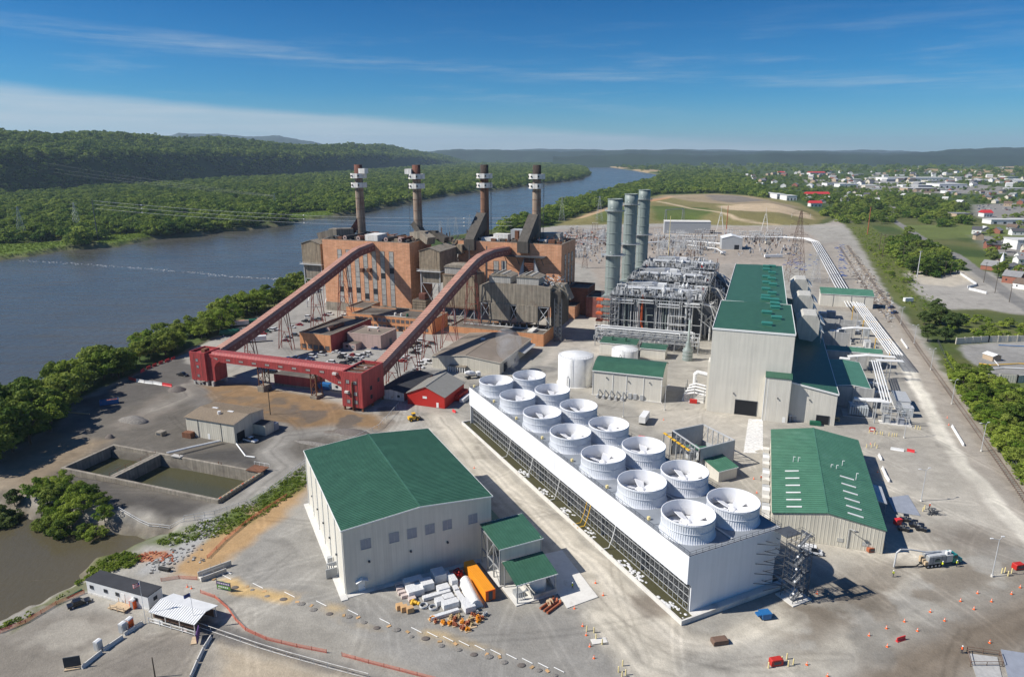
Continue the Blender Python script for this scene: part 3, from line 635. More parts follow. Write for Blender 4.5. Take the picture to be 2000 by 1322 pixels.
def crown_data(seed,leaves,size,nb,h=1.0,wide=1.0):
 """leaf quads spread through uneven lobes: unit tree ~ 1 high"""
 g=np.random.default_rng(seed);pos=[];nor=[];tone=[]
 lob=[]
 for k in range(nb):
  t=g.uniform(0,1);ph=g.uniform(0,2*math.pi);z=.26+.60*t**.85;rmax=.40*wide*math.sin(math.pi*(.16+.80*t))**.75
  q=rmax*math.sqrt(g.uniform(.15,1));lob.append((q*math.cos(ph),q*math.sin(ph),z,g.uniform(.085,.17)*(1.15-.35*t),g.uniform(-.22,.22)))
 wts=np.array([l[3]**2 for l in lob]);idx=g.choice(nb,leaves,p=wts/wts.sum())
 lob=np.array(lob);d=g.normal(size=(leaves,3));d[:,2]=np.abs(d[:,2])*.8+d[:,2]*.35;d/=np.linalg.norm(d,axis=1)[:,None]
 r=lob[idx,3]*g.uniform(.72,1.08,leaves);P=lob[idx,:3]+d*r[:,None]*np.array([1.15,1.15,.85])
 n=d+g.normal(size=d.shape)*.42;n/=np.linalg.norm(n,axis=1)[:,None]
 a=np.cross(n,g.normal(size=n.shape));a/=np.linalg.norm(a,axis=1)[:,None];c=np.cross(n,a)
 s=(size*g.uniform(.6,1.35,leaves))[:,None];s2=s*g.uniform(.55,.95,(leaves,1))
 V=np.stack([P-a*s,P-c*s2,P+a*s,P+c*s2],1).reshape(-1,3)
 tn=np.repeat(lob[idx,4]+g.uniform(-.16,.16,leaves),4)
 return V,tn
def crown_mesh(name,seed,leaves,size,nb,m,wide=1.0,trunk=True):
 V,tn=crown_data(seed,leaves,size,nb,wide=wide);nv=len(V)
 tv,tf=[],[]
 if trunk:
  t=MB();trunk_geo(t,seed);tv,tf=t.v,t.f
 me=bpy.data.meshes.new(name);allv=np.concatenate([V,np.array(tv).reshape(-1,3)])if tv else V
 faces=[tuple(range(4*i,4*i+4))for i in range(nv//4)]+[tuple(nv+k for k in f)for f in tf]
 me.from_pydata(allv.tolist(),[],faces);me.materials.append(MATS[m]);me.materials.append(MATS['bark'])
 me.polygons.foreach_set('material_index',[0]*(nv//4)+[1]*len(tf))
 at_=me.attributes.new('tone','FLOAT','POINT');at_.data.foreach_set('value',np.concatenate([tn,np.zeros(len(tv))]).astype('f'))
 me.update();return me
def trunk_geo(t,seed):
 g=random.Random(seed);t.cyl((0,0,-.06),(g.uniform(-.02,.02),g.uniform(-.02,.02),.34),.026,'bark',.017,7)
 for k in range(6):
  a=2.4*k+g.uniform(0,1);z=.2+.05*k;e=Vector((math.cos(a)*.2,math.sin(a)*.2,z+.2));t.cyl((0,0,z),e,.012,'bark',.004,5)
  t.cyl(e*.6+Vector((0,0,z*.4)),e+Vector((g.uniform(-.1,.1),g.uniform(-.1,.1),.12)),.006,'bark',.002,4)
 t.cyl((0,0,.34),(.01,.02,.75),.015,'bark',.004,6)
def scatter(name,P,S,label,cat,meshes,seed=1):
 """one mass of growth that nobody could count: template crowns set on points"""
 cl=bpy.data.collections.new(name+'_kinds')
 for i,me in enumerate(meshes):cl.objects.link(bpy.data.objects.new(name+'_kind',me))
 me=bpy.data.meshes.new(name);me.from_pydata([tuple(p)for p in P],[],[])
 at_=me.attributes.new('s','FLOAT','POINT');at_.data.foreach_set('value',np.array(S,'f'))
 o=bpy.data.objects.new(name,me);COL.objects.link(o);tag(o,label,cat,kind='stuff')
 ng=bpy.data.node_groups.new(name,'GeometryNodeTree');ng.interface.new_socket('Geometry',in_out='INPUT',socket_type='NodeSocketGeometry');ng.interface.new_socket('Geometry',in_out='OUTPUT',socket_type='NodeSocketGeometry')
 N=ng.nodes;L=ng.links;gi=N.new('NodeGroupInput');go=N.new('NodeGroupOutput')
 ip=N.new('GeometryNodeInstanceOnPoints');ci=N.new('GeometryNodeCollectionInfo');ci.inputs['Collection'].default_value=cl;ci.inputs['Separate Children'].default_value=True;ci.inputs['Reset Children'].default_value=True
 ip.inputs['Pick Instance'].default_value=True
 na_=N.new('GeometryNodeInputNamedAttribute');na_.data_type='FLOAT';na_.inputs['Name'].default_value='s'
 rv=N.new('FunctionNodeRandomValue');rv.data_type='FLOAT_VECTOR';rv.inputs[0].default_value=(-.05,-.05,0);rv.inputs[1].default_value=(.05,.05,6.283);rv.inputs['Seed'].default_value=seed
 rs=N.new('FunctionNodeRandomValue');rs.data_type='FLOAT_VECTOR';rs.inputs[0].default_value=(.85,.85,.8);rs.inputs[1].default_value=(1.2,1.2,1.15);rs.inputs['Seed'].default_value=seed+7
 vm=N.new('ShaderNodeVectorMath');vm.operation='SCALE';L.new(rs.outputs[0],vm.inputs[0]);L.new(na_.outputs[0],vm.inputs['Scale'])
 L.new(gi.outputs[0],ip.inputs['Points']);L.new(ci.outputs[0],ip.inputs['Instance']);L.new(rv.outputs[0],ip.inputs['Rotation']);L.new(vm.outputs[0],ip.inputs['Scale'])
 L.new(ip.outputs[0],go.inputs[0]);md=o.modifiers.new('growth','NODES');md.node_group=ng
 return o
FAR=[crown_mesh('far_crown',40+i,320,.075,16,'leaf_far',wide=1.25,trunk=False)for i in range(5)]
MID=[crown_mesh('mid_crown',60+i,900,.046,22,'leaf_far',wide=1.15,trunk=False)for i in range(5)]
def inpoly(px,n,dens,seed,z=0,avoid=(),clump=None,world=None):
 g=np.random.default_rng(seed);p=W2(px)if world is None else world;x0,y0=p.min(0);x1,y1=p.max(0)
 X=g.uniform(x0,x1,n);Y=g.uniform(y0,y1,n);k=sdist(p,X,Y)>0
 for a in avoid:k&=sdist(W2(a),X,Y)<3
 if dens is not None:k&=g.uniform(0,1,n)<dens(X,Y)
 if clump:k&=fbm(X/clump[0]+seed,Y/clump[0],3)>clump[1]
 return X[k],Y[k]
FIELDS=([(1500,309),(1610,307),(1610,313),(1520,314)],[(1550,305),(1740,304),(1730,310),(1600,310)],[(1890,343),(1965,341),(1965,353),(1895,353)],[(1900,324),(2050,319),(2050,331),(1950,330)],[(1320,306),(1410,305),(1410,312),(1340,312)],[(1640,344),(1860,343),(1970,352),(1970,381),(1830,379),(1690,374),(1630,364)])
MEADOWS=([(-100,478),(60,474),(130,470),(135,486),(60,500),(-100,515)],[(185,458),(290,455),(300,466),(240,478),(195,480)],[(555,418),(600,412),(650,412),(650,422),(600,430),(558,438)])
dn=lambda Y:np.clip((1500/np.maximum(Y,1))**1.1,.03,1)
def mass(name,label,px,n,seed,size,meshes,avoid=(),clump=None,river=True,cat='woodland',dens=None):
 X,Y=inpoly(px,n,(lambda x,y:dn(y))if dens is None else dens,seed,avoid=avoid,clump=clump)
 if river:k=sdist(RIVER,X,Y)<-5;X,Y=X[k],Y[k]
 k=sdist(MOUND,X,Y)<8;X,Y=X[k],Y[k]
 g=np.random.default_rng(seed+1);S=size*g.uniform(.72,1.22,len(X))*(1+.35*sstep(1500,6000,Y));Z=terrain(X,Y)-.05*S-.22*S
 print(name,len(X));return scatter(name,np.stack([X,Y,Z],1),S,label,cat,meshes,seed)
mass('shore_woodland','dense green woodland covering the flat far shore of the river',[(-600,560),(-500,560),(0,505),(130,487),(300,464),(430,451),(560,439),(640,424),(720,411),(830,388),(900,377),(1050,360),(1140,349),(1153,341),(1144,331),(1118,325),(1060,321),(930,322),(800,330),(700,338),(600,345),(420,354),(200,371),(0,388),(-300,398),(-600,408)],90000,3,21,MID,avoid=MEADOWS)
mass('ridge_forest','dark green forest covering the long ridge beyond the river',[(-600,404),(-300,394),(0,383),(200,368),(420,352),(600,343),(700,336),(800,328),(930,321),(900,316),(700,318),(500,322),(200,327),(-200,335),(-600,340)],130000,4,24,FAR,dens=lambda x,y:np.clip((2600/np.maximum(y,1))**1.3,.05,1))
mass('river_bend_woodland','belt of green woodland between the river bend and the brown mound',[(965,462),(985,440),(1040,430),(1090,405),(1180,378),(1270,354),(1295,345),(1290,340),(1380,338),(1450,345),(1492,372),(1500,388),(1440,379),(1400,377),(1290,379),(1200,398),(1130,420),(1070,440),(1000,450)],26000,5,19,MID)
mass('valley_woodland','distant woodland spread across the valley floor below the far hills',[(930,320),(1060,318.5),(1150,321),(1240,332),(1300,342),(1450,345),(1640,340),(1800,345),(2100,345),(2100,306),(1500,304.5),(1000,304.5)],120000,6,24,FAR,avoid=FIELDS,clump=(420,.36),dens=lambda x,y:np.clip((2900/np.maximum(y,1))**1.0,.1,1))
mass('street_woodland','leafy woodland between the mound, the street and the first houses',[(1600,428),(1610,400),(1500,386),(1500,374),(1640,372),(1800,384),(1890,405),(1895,440),(1835,444),(1775,430),(1730,438),(1660,438)],2400,17,13,MID,clump=(60,.47),dens=lambda x,y:.9+0*x)
mass('gravel_lot_woodland','thick belt of trees between the rail line and the gravel lot',[(1735,470),(1772,468),(1835,494),(1872,528),(1866,545),(1805,543),(1765,525),(1738,505)],420,18,13,MID,dens=lambda x,y:.9+0*x)
mass('town_trees','scattered street and garden trees filling the gaps between the town roofs',[(1440,345),(2120,340),(2120,450),(1990,440),(1880,405),(1750,400),(1620,405),(1560,395),(1500,385)],10000,7,10,MID,clump=(90,.46),dens=lambda x,y:.8+0*x)
def gable(root,w,d,eave,ridge,wallm,roofm,rx=None,over=.3,rib=.75,trim='white_trim',ribm='green_rib',base=0.,t=.14):
 """gable shed in local x (across) and y (along the ridge): wall, roof and the edge trim"""
 rx=w/2 if rx is None else rx
 b=MB();b.ext([(0,base),(w,base),(w,eave),(rx,ridge),(0,eave)],0,d,wallm);b.build('wall',root)
 b=MB()
 for x0,x1,z0,z1 in((-over,rx,eave-over*(ridge-eave)/rx,ridge),(rx,w+over,ridge,eave-over*(ridge-eave)/(w-rx))):
  b.ext([(x0,z0+.02),(x1,z1+.02),(x1,z1+t),(x0,z0+t)],-over,d+over,roofm)
  if rib:
   n=int((d+2*over)/rib)
   for i in range(n+1):
    y=-over+.05+i*rib;b.bar((x0,y,z0+t+.03),(x1,y,z1+t+.03),.07,ribm,.09)
 b.bar((rx,-over,ridge+t+.04),(rx,d+over,ridge+t+.04),.5,roofm,.1)
 rf=b.build('roof',root)
 if trim:
  b=MB();z0=eave-over*(ridge-eave)/rx;z1=eave-over*(ridge-eave)/(w-rx)
  for x,z in((-over-.06,z0+.02),(w+over+.06,z1+.02)):b.bar((x,-over,z),(x,d+over,z),.14,trim,.26)
  for y in(-over-.05,d+over+.05):
   b.bar((-over,y,z0+.04),(rx,y,ridge+.04),.1,trim,.3);b.bar((rx,y,ridge+.04),(w+over,y,z1+.04),.1,trim,.3)
  b.build('edge_trim',root)
 return rf
def shed(root,w,d,z0,z1,wallm,roofm,over=.3,rib=.75,ribm='green_rib',slope='y',trim='white_trim',t=.14,wall=True):
 """mono-pitch shed: roof from z0 at the low side to z1 at the high side"""
 b=MB()
 if wall:
  b.ext([(0,0),(d,0),(d,z1),(0,z0)]if slope=='y' else[(0,0),(w,0),(w,z1),(0,z0)],0,w if slope=='y' else d,wallm,axis='x' if slope=='y' else 'y');b.build('wall',root);b=MB()
 L=d if slope=='y' else w;q=(z1-z0)/L;lo,hi=(-over,z0-over*q),(L+over,z1+over*q)
 b.ext([(lo[0],lo[1]+.02),(hi[0],hi[1]+.02),(hi[0],hi[1]+t),(lo[0],lo[1]+t)],-over,(w if slope=='y' else d)+over,roofm,axis='x' if slope=='y' else 'y')
 if rib:
  for i in range(int(((w if slope=='y' else d)+2*over)/rib)+1):
   a=-over+.05+i*rib
   if slope=='y':b.bar((a,lo[0],lo[1]+t+.03),(a,hi[0],hi[1]+t+.03),.07,ribm,.09)
   else:b.bar((lo[0],a,lo[1]+t+.03),(hi[0],a,hi[1]+t+.03),.07,ribm,.09)
 b.build('roof',root)
 if trim:
  b=MB()
  for(a,z)in(lo,hi):
   if slope=='y':b.bar((-over,a,z+.02),(w+over,a,z+.02),.1,trim,.26)
   else:b.bar((a,-over,z+.02),(a,d+over,z+.02),.1,trim,.26)
  b.build('edge_trim',root)
def window(parent,x,z,w,h,y=0.,side='front',frame='white_trim',pane='window_glass',nx=2,nz=1,name='window',dep=.10):
 """framed window on a local wall plane (front: y const facing -y; right: x const facing +x; left: facing -x)"""
 f=MB();p=MB();s=-1 if side in('front','left')else 1
 def bx(b,a0,a1,z0,z1,d0,d1,m):
  lo,hi=sorted((y+s*d0,y+s*d1))
  if side in('front','back'):b.box(a0,a1,lo,hi,z0,z1,m)
  else:b.box(lo,hi,a0,a1,z0,z1,m)
 t=.09
 bx(f,x-w/2,x+w/2,z+h-t,z+h,0,dep,frame);bx(f,x-w/2,x+w/2,z,z+t,0,dep+.04,frame)
 bx(f,x-w/2,x-w/2+t,z+t,z+h-t,0,dep,frame);bx(f,x+w/2-t,x+w/2,z+t,z+h-t,0,dep,frame)
 for i in range(1,nx):bx(f,x-w/2+w*i/nx-.03,x-w/2+w*i/nx+.03,z+t,z+h-t,0,dep-.02,frame)
 for i in range(1,nz):bx(f,x-w/2+t,x+w/2-t,z+h*i/nz-.03,z+h*i/nz+.03,0,dep-.025,frame)
 bx(p,x-w/2+t,x+w/2-t,z+t,z+h-t,0,.03,pane)
 o=f.build(name,parent);p.build('pane',o);return o
def wall_light(parent,x,y,z,side=-1):
 b=MB();b.box(x-.22,x+.22,y+side*.5 if side<0 else y,y if side<0 else y+.5,z,z+.38,'dark_steel');b.bar((x,y,z+.45),(x,y+side*.5,z+.36),.2,'dark_steel',.06);return b.build('wall_light',parent)
T=thing('metal_shed','large pale metal shed with green ribbed roof and six louvred windows','building',A(26.2,143.0),AA)
gable(T,37.4,48.4,16.9,18.5,'cream_panel','green_roof')
for X,Y in((464,728),(630,690),(735,665),(840,640),(942,615),(1092,580)):
 u,z=face(AA,143.0,*S(8,X,Y));window(T,u-26.2,z-1.25,2.5,2.6,0,'front','hvac','louvre_grey',2,1)
for X,Y in((483,832),(727,772),(943,719)):
 u,z=face(AA,143.0,*S(8,X,Y));wall_light(T,u-26.2,0,z)
b=MB();b.box(2.9,4.5,-.06,0,.1,2.6,'white_trim');d_=b.build('door',T);b=MB();b.box(4.2,4.32,-.14,-.06,1.1,1.25,'dark_steel');b.build('handle',d_)
b=MB();b.ext([(2.2,2.9),(3.7,3.5),(5.2,2.9),(5.2,3.0),(3.7,3.62),(2.2,3.0)],-1.2,0,'white_trim');b.build('door_canopy',T)
b=MB();b.box(-1.6,0-.005,-2.0,48.6,0,.22,'pale_concrete');b.box(0,38,-1.4,-.005,0,.16,'pale_concrete');b.build('plinth',T)
for i in range(7):
 b=MB();y=.4+i*7.9;b.box(-.22,-.005,y,y+.22,.25,16.5,'white_trim');b.build('downpipe',T)
for y,z in((8,6),(16,6.2),(24,6.2),(32,6.2),(40,6.3)):
 b=MB();b.box(-.45,-.005,y,y+.4,z,z+.4,'dark_steel');b.build('wall_light',T)
b=MB()
for k in range(4):b.tube([(-.9-.5*k,9.4,.2),(-.9-.5*k,9.4,2.6+.3*k),(-.05,9.4,2.6+.3*k)],.14,'pipe_alu')
b.box(-3.0,-.3,8.2,8.5,.2,2.6,'steel_grey');b.build('pipe_manifold',T);b=MB();b.box(-1.5,-.3,13.5,14.6,.2,2.3,'hvac');b.build('cabinet',T)
T=thing('canopy_building','open-sided green-roofed steel canopy with one clad end beside the large metal shed','building',A(60.0,130.2),AA)
shed(T,11.3,11.0,10.0,10.8,'cream_panel','green_roof',wall=False)
b=MB();b.box(0,11.2,0,.15,0,9.9,'cream_panel');b.box(11.05,11.2,.15,11,4.5,10.2,'cream_panel');b.build('wall',T)
b=MB()
for y in(.1,3.7,7.3,10.9):
 b.bar((.1,y,0),(.1,y,9.9),.28,'steel_grey');b.bar((11,y,0),(11,y,9.9),.28,'steel_grey')
for z in(4.2,9.7):b.bar((.1,.1,z),(.1,10.9,z),.26,'steel_grey')
for y0,y1,z0,z1 in((.1,3.7,.2,4.2),(3.7,7.3,4.2,.2),(.1,3.7,4.2,9.7),(3.7,7.3,9.7,4.2),(7.3,10.9,4.2,9.7)):b.bar((.1,y0,z0),(.1,y1,z1),.15,'steel_grey')
b.bar((0,10.9,9.9),(11.2,10.9,9.9),.26,'steel_grey');b.build('steel_frame',T)
b=MB();b.box(-.5,11.6,-.4,11.2,0,.35,'pale_concrete');b.build('plinth',T)
b=MB();b.lathe((3.2,4,.35),[(0,3.0),(1.2,2.9),(1.3,2.6),(1.3,0)],'white_plastic',18);b.lathe((7.4,5,.35),[(0,3.4),(1.5,3.2),(1.6,2.9),(1.6,0)],'white_plastic',18);b.build('tank',T)
T=thing('lean_to','small low green canopy with a white tank under it, before the open-sided canopy','building',A(60.6,122.2),AA)
shed(T,10.3,7.2,5.2,6.7,'cream_panel','green_roof',wall=False)
for x in(.2,10.1):
 for y in(.2,7.0):b=MB();b.bar((x,y,0),(x,y,5.2+1.5*y/7.2),.24,'steel_grey');b.build('post',T)
b=MB();b.bar((.2,.2,5.1),(10.1,.2,5.1),.22,'steel_grey');b.build('beam',T)
b=MB();b.box(-.4,10.6,-.5,7.4,0,.25,'pale_concrete');b.box(4.2,10.4,-.2,0,.25,1.3,'concrete');b.box(4.2,4.4,0,6.6,.25,1.3,'concrete');b.box(10.2,10.4,0,6.6,.25,1.3,'concrete');b.build('bund_wall',T)
b=MB();b.lathe((7.2,3.4,.3),[(0,3.9),(1.8,3.7),(2.0,3.3),(2.0,0)],'white_plastic',20);b.lathe((9.4,5.2,.3),[(0,2),(.5,1.9),(.5,0)],'dark_steel',12);b.build('tank',T)
b=MB();[b.tube([(1+.5*k,1,.3),(1+.5*k,1,2.2),(3.5,1+.3*k,2.2)],.1,'pipe_alu')for k in range(4)];b.box(.8,2.6,2,4,.25,1.4,'steel_grey');b.build('pump',T)
T=thing('side_annex','low dark green-roofed annex in the shadow along the right wall of the large metal shed','building',A(63.75,144.5),AA)
shed(T,5.0,16,7.0,5.8,'cream_panel','green_roof',slope='x',trim=None)
def slab(name,pts,z,m,label,cat='concrete slab'):
 b=MB();c=sum((Vector((p[0],p[1],0))for p in pts),Vector())/len(pts);b.prism([(p[0]-c.x,p[1]-c.y)for p in pts],-.1,z,m);return tag(b.build(name,loc=c),label,cat)
slab('concrete_pad',[at(1050,1085),at(1098,1075),at(1168,1166),at(1108,1188),at(1084,1150)],.18,'pale_concrete','pale concrete apron with kerb beside the small low green canopy')
TW,TL,TH_=27.6,125.4,15.2
T=thing('cooling_tower','very long white cooling tower with fourteen round fan stacks along its deck','cooling tower',A(92.5,102.0),AA)
b=MB();[b.box(-.03,-.003,y-.05,y+.05,8.35,TH_-.1,'fan_ring')for y in np.arange(5.98,TL-2,5.98)];b.box(-.06,-.003,0,TL,8.3,8.42,'fan_ring');b.build('panel_joint',T);b=MB();b.box(0,.3,0,TL,8.3,TH_,'white_panel');b.box(TW-.3,TW,0,TL,8.3,TH_,'white_panel')
b.box(.3,TW-.3,TL-.25,TL,.7,TH_,'white_panel');b.build('casing',T)
b=MB();b.prism([(0,0),(1,0),(1,1)],0,0,'white_panel')if 0 else None
b.ext([(.3,8.3),(1.25,7.5),(1.25,.7),(TW-1.25,.7),(TW-1.25,7.5),(TW-.3,8.3),(TW-.3,TH_),(.3,TH_)],-.003,.25,'white_panel');b.box(0,.3,-.003,0,8.3,TH_,'white_panel');b.build('end_wall',T)
b=MB();b.box(.3,TW-.3,.25,TL-.25,TH_-.4,TH_-.02,'deck_grey');b.build('deck',T)
b=MB();b.box(3.2,TW-3.2,.3,TL-.3,.7,TH_-.5,'fill_dark')
for i in range(71):
 y=.6+i*(TL-1.2)/70
 if i%10==0:b.box(1.3,3.2,y-.08,y+.08,.7,8.3,'firewall');b.box(TW-3.2,TW-1.3,y-.08,y+.08,.7,8.3,'firewall')
b.build('fill_pack',T)
b=MB()
for sx,q in((1.3,2.2),(TW-1.3,TW-2.2)):
 for i in range(71):
  y=.6+i*(TL-1.2)/70;b.bar((sx,y,.4),(sx,y,8.4),.13,'steel_grey');b.bar((q,y,.4),(q,y,8.4),.10,'dark_steel')
  if i%2==0 and i<70:b.bar((sx,y,.6+1.9*(i//2%4)),(sx,y+(TL-1.2)/70,2.5+1.9*(i//2%4)),.07,'steel_grey')
  for z in(2.5,4.4,6.3):b.bar((sx,y,z),(q,y,z),.09,'steel_grey')
 for z in(.7,2.5,4.4,6.3,8.2):b.bar((sx,.5,z),(sx,TL-.5,z),.11,'galv');b.bar((q,.5,z),(q,TL-.5,z),.08,'dark_steel')
b.build('steel_lattice',T)
b=MB()
for(p0,p1)in(((.15,.1),(.15,TL-.1)),((TW-.15,.1),(TW-.15,TL-.1)),((.15,.1),(TW-.15,.1)),((.15,TL-.1),(TW-.15,TL-.1))):
 L_=math.hypot(p1[0]-p0[0],p1[1]-p0[1]);n=int(L_/1.8)
 for z in(TH_+.55,TH_+1.1):b.bar((*p0,z),(*p1,z),.06,'dark_steel')
 b.bar((*p0,TH_+.08),(*p1,TH_+.08),.04,'dark_steel',.16)
 for i in range(n+1):
  t=i/n;b.bar((p0[0]+(p1[0]-p0[0])*t,p0[1]+(p1[1]-p0[1])*t,TH_-.1),(p0[0]+(p1[0]-p0[0])*t,p0[1]+(p1[1]-p0[1])*t,TH_+1.12),.06,'dark_steel')
b.build('railing',T)
fan=MB();prof=[(6.5,0),(6.3,.3),(6.12,.9),(6.02,1.7),(5.98,2.4),(6.03,3.4),(6.15,4.6)]
fan.lathe((0,0,0),prof,'fan_ring',48);fan.lathe((0,0,0),[(r-.12,z)for r,z in prof][::-1],'fan_white',48);fan.lathe((0,0,0),[(6.03,4.6),(6.03,4.68),(6.2,4.68),(6.2,4.6)],'fan_white',48)
for i in range(72):
 a=2*math.pi*i/72;c,s=math.cos(a),math.sin(a)
 for(r0,z0),(r1,z1)in zip(prof[:-1],prof[1:]):
  fan.bar((c*(r0+.03),s*(r0+.03),z0),(c*(r1+.03),s*(r1+.03),z1),.09,'fan_ring',.08)
for z,r in((2.3,6.1),(4.3,6.2)):
 fan.lathe((0,0,z),[(r-.05,0),(r+.06,0),(r+.06,.1),(r-.05,.1)],'fan_ring',48)
fanme=fan.build('fan_stack',T);bl=MB()
bl.lathe((0,0,0),[(0,1.15),(.7,1.0),(1.0,.6),(1.05,0),(0,0)],'fan_white',20)
for k in range(6):
 a=2*math.pi*k/6+.3;c,s=math.cos(a),math.sin(a);up=Vector((0,0,1));rd=Vector((c,s,0));tg=Vector((-s,c,0))
 for r0,r1,w0,w1 in((.8,2.2,.4,1.0),(2.2,5.7,1.0,1.3)):
  P0,P1=rd*r0,rd*r1;t0=(tg*math.cos(.35)+up*math.sin(.35));n0=t0.cross(rd)*.06
  q=[P0-t0*w0,P0+t0*w0,P1+t0*w1,P1-t0*w1];bl.mesh([p+n0+up*.5 for p in q]+[p-n0+up*.5 for p in q],[(0,1,2,3),(7,6,5,4),(0,4,5,1),(1,5,6,2),(2,6,7,3),(3,7,4,0)],'fan_white')
bl.lathe((0,0,-.9),[(5.85,0),(0,.05)],'fan_white',32)
ft=bl.build('fan',fanme);ft.location=(0,0,1.5)
fanme.location=(6.9,9.0,TH_-.02)
k=0
for row in(6.9,20.6):
 for i in range(7):
  if k:
   f2=fanme.copy();COL.objects.link(f2);f2.location=(row,9.0+17.85*i,TH_-.02);c2=ft.copy();COL.objects.link(c2);c2.parent=f2;c2.rotation_euler=(0,0,k*.77)
  k+=1
b=MB()
for i in range(7):
 y=8.3+17.95*i
 for x in(1.0,14.2):b.cyl((x+.6,y+6.2,TH_),(x+5,y+4.5,TH_+.5),.22,'deck_grey')
 b.box(12.6,14.6,y+7.4,y+9.0,TH_,TH_+.9,'blue_paint' if i%2 else 'hvac');b.box(1.4,2.0,y+8.2,y+8.8,TH_,TH_+.8,'pale_yellow')
 b.bar((13.5,y-7,TH_+.15),(13.5,y+7,TH_+.15),.5,'galv',.2)
b.build('drive_motor',T)
b=MB();x0,x1,y0,y1=-2.6,TW+1.6,-2.0,TL+2
for q in((x0,x1,y0,y0+.4),(x0,x1,y1-.4,y1),(x0,x0+.4,y0+.4,y1-.4),(x1-.4,x1,y0+.4,y1-.4)):b.box(*q,-.3,1.15,'pale_concrete')
b.box(1.2,x1-.4,y0+.4,-.01,.63,.95,'pale_concrete');b.build('basin_curb',T)
b=MB();b.box(x0+.4,x1-.4,y0+.4,y1-.4,.2,.62,'basin_water');o=b.build('basin_water',T)
b=MB();g=random.Random(4)
for yy in(64.0,51.2,38.5,17.2,22.0,78.0,4.0):
 for q in range(26):
  cx,cy,r=-1.0+g.uniform(-.9,1.4),yy+g.gauss(0,1.6),g.uniform(.15,.5);b.ball((cx,cy,.66),r,'wrap_white',4,7,(1,1.3,.25))
b.build('splash_foam',T)['kind']='stuff'
b=MB()
for y,w in((41,.14),(43,.1),(29,.12),(75,.14),(58,.12),(91,.1)):b=MB();b.tube([(1.1,y,8.0),(.3,y+.2,4.2),(-.6,y+.5,1.1),(-2.9,y+.7,1.0)],w,'yellow' if y in(41,43)else 'white_plastic');b.build('hose',T)
T=thing('stair_tower','tall dark scaffold stair tower at the near right corner of the white cooling tower','stair tower',A(117.6,94.6),AA)
b=MB();b.box(-.6,5.4,-.7,4.6,0,.25,'pale_concrete');b.build('footing',T)
b=MB();W_,D_=4.6,3.6
for x in(0,1.5,3.1,W_):
 for y in(0,D_):b.bar((x,y,.2),(x,y,16.2),.11,'dark_steel')
for k in range(14):
 z=1.2*k+.3
 for y in(0,D_):b.bar((0,y,z+.9),(W_,y,z+.9),.06,'dark_steel');b.bar((0,y,z+.45),(W_,y,z+.45),.05,'dark_steel')
 for x in(0,W_):b.bar((x,0,z+.9),(x,D_,z+.9),.06,'dark_steel')
b.build('scaffold_frame',T)
b=MB()
for k in range(7):
 z=2.3*k+.2;y0,y1=((.4,1.6),(2.0,3.2))[k%2];xa,xb=((.7,4.0),(4.0,.7))[k%2]
 b.bar((xa,(y0+y1)/2,z),(xb,(y0+y1)/2,z+2.3),.9,'dark_steel',.1)
 for yy in(y0,y1):b.bar((xa,yy,z+1),(xb,yy,z+3.3),.05,'galv')
 b.box(0,.8,.2,D_-.2,z+2.25,z+2.33,'dark_steel')if k%2 else b.box(W_-.8,W_,.2,D_-.2,z+2.25,z+2.33,'dark_steel')
b.build('stair_flight',T)
b=MB()
for z in(2.6,5.2,7.8,10.4,13.0):
 for x in(-5.0,-2.4,1.0):b.bar((x,7.35,z),(.6 if x<0 else x,3.6,z),.12,'dark_steel')
 b.bar((-5.2,4.2,z),(0,3.6,z),.10,'dark_steel')
b.box(0,4.6,3.6,7.3,15.2,15.3,'dark_steel');b.build('tie_beam',T)
for z in(3,6.2,9.4,12.6,15.4):b=MB();b.ball((-.2,-.1,z),.28,'white_plastic',5,8);b.build('lamp',T)
def opening(parent,x,z,w,h,name='roller_door',frame='dark_steel',fill='opening_dark',y=0.):
 b=MB();b.box(x-w/2,x+w/2,y-.02,y-.003,z,z+h,fill);o=b.build(name,parent)
 b=MB();t=.22
 b.box(x-w/2-t,x-w/2,y-.16,y-.003,z,z+h+t,frame);b.box(x+w/2,x+w/2+t,y-.16,y-.003,z,z+h+t,frame);b.box(x-w/2,x+w/2,y-.16,y-.003,z+h,z+h+t,frame);b.build('frame',o);return o
T=thing('turbine_hall','tallest pale clad hall with a dark green two-level roof and small roof vents','turbine hall',B(-14.2,271),BB)
b=MB();b.box(0,30,0,55,0,34.2,'cream_panel');b.box(1.4,28.5,55.003,180,0,33.0,'cream_panel');b.build('wall',T)
b=MB();b.ext([(0,34.23),(30,34.23),(30,34.5),(15,34.8),(0,34.5)],.15,55.1,'green_roof');b.ext([(1.4,33.03),(28.5,33.03),(28.5,33.3),(15,33.55),(1.4,33.3)],55.2,180,'green_roof')
for i in range(45):b.bar((.1,.6+i*1.22,34.53),(15,.6+i*1.22,34.83),.06,'green_rib',.06);b.bar((15,.6+i*1.22,34.83),(29.9,.6+i*1.22,34.53),.06,'green_rib',.06)
for i in range(68):b.bar((1.5,56+i*1.83,33.33),(15,56+i*1.83,33.58),.06,'green_rib',.06);b.bar((15,56+i*1.83,33.58),(28.4,56+i*1.83,33.33),.06,'green_rib',.06)
b.build('roof',T)
b=MB()
b.box(-.22,0,-.22,55.2,33.9,34.75,'white_trim');b.box(30,30.22,-.22,55.2,33.9,34.75,'white_trim');b.box(0,30,-.22,0-.004,33.9,34.62,'white_trim');b.box(0,30,55.005,55.22,34.1,34.7,'white_trim')
b.box(1.2,1.4,55.3,180.2,32.8,33.6,'white_trim');b.box(28.5,28.7,55.3,180.2,32.8,33.6,'white_trim');b.box(15-.06,15.06,-.03,-.004,6.5,33.9,'cream_panel');b.build('edge_trim',T)
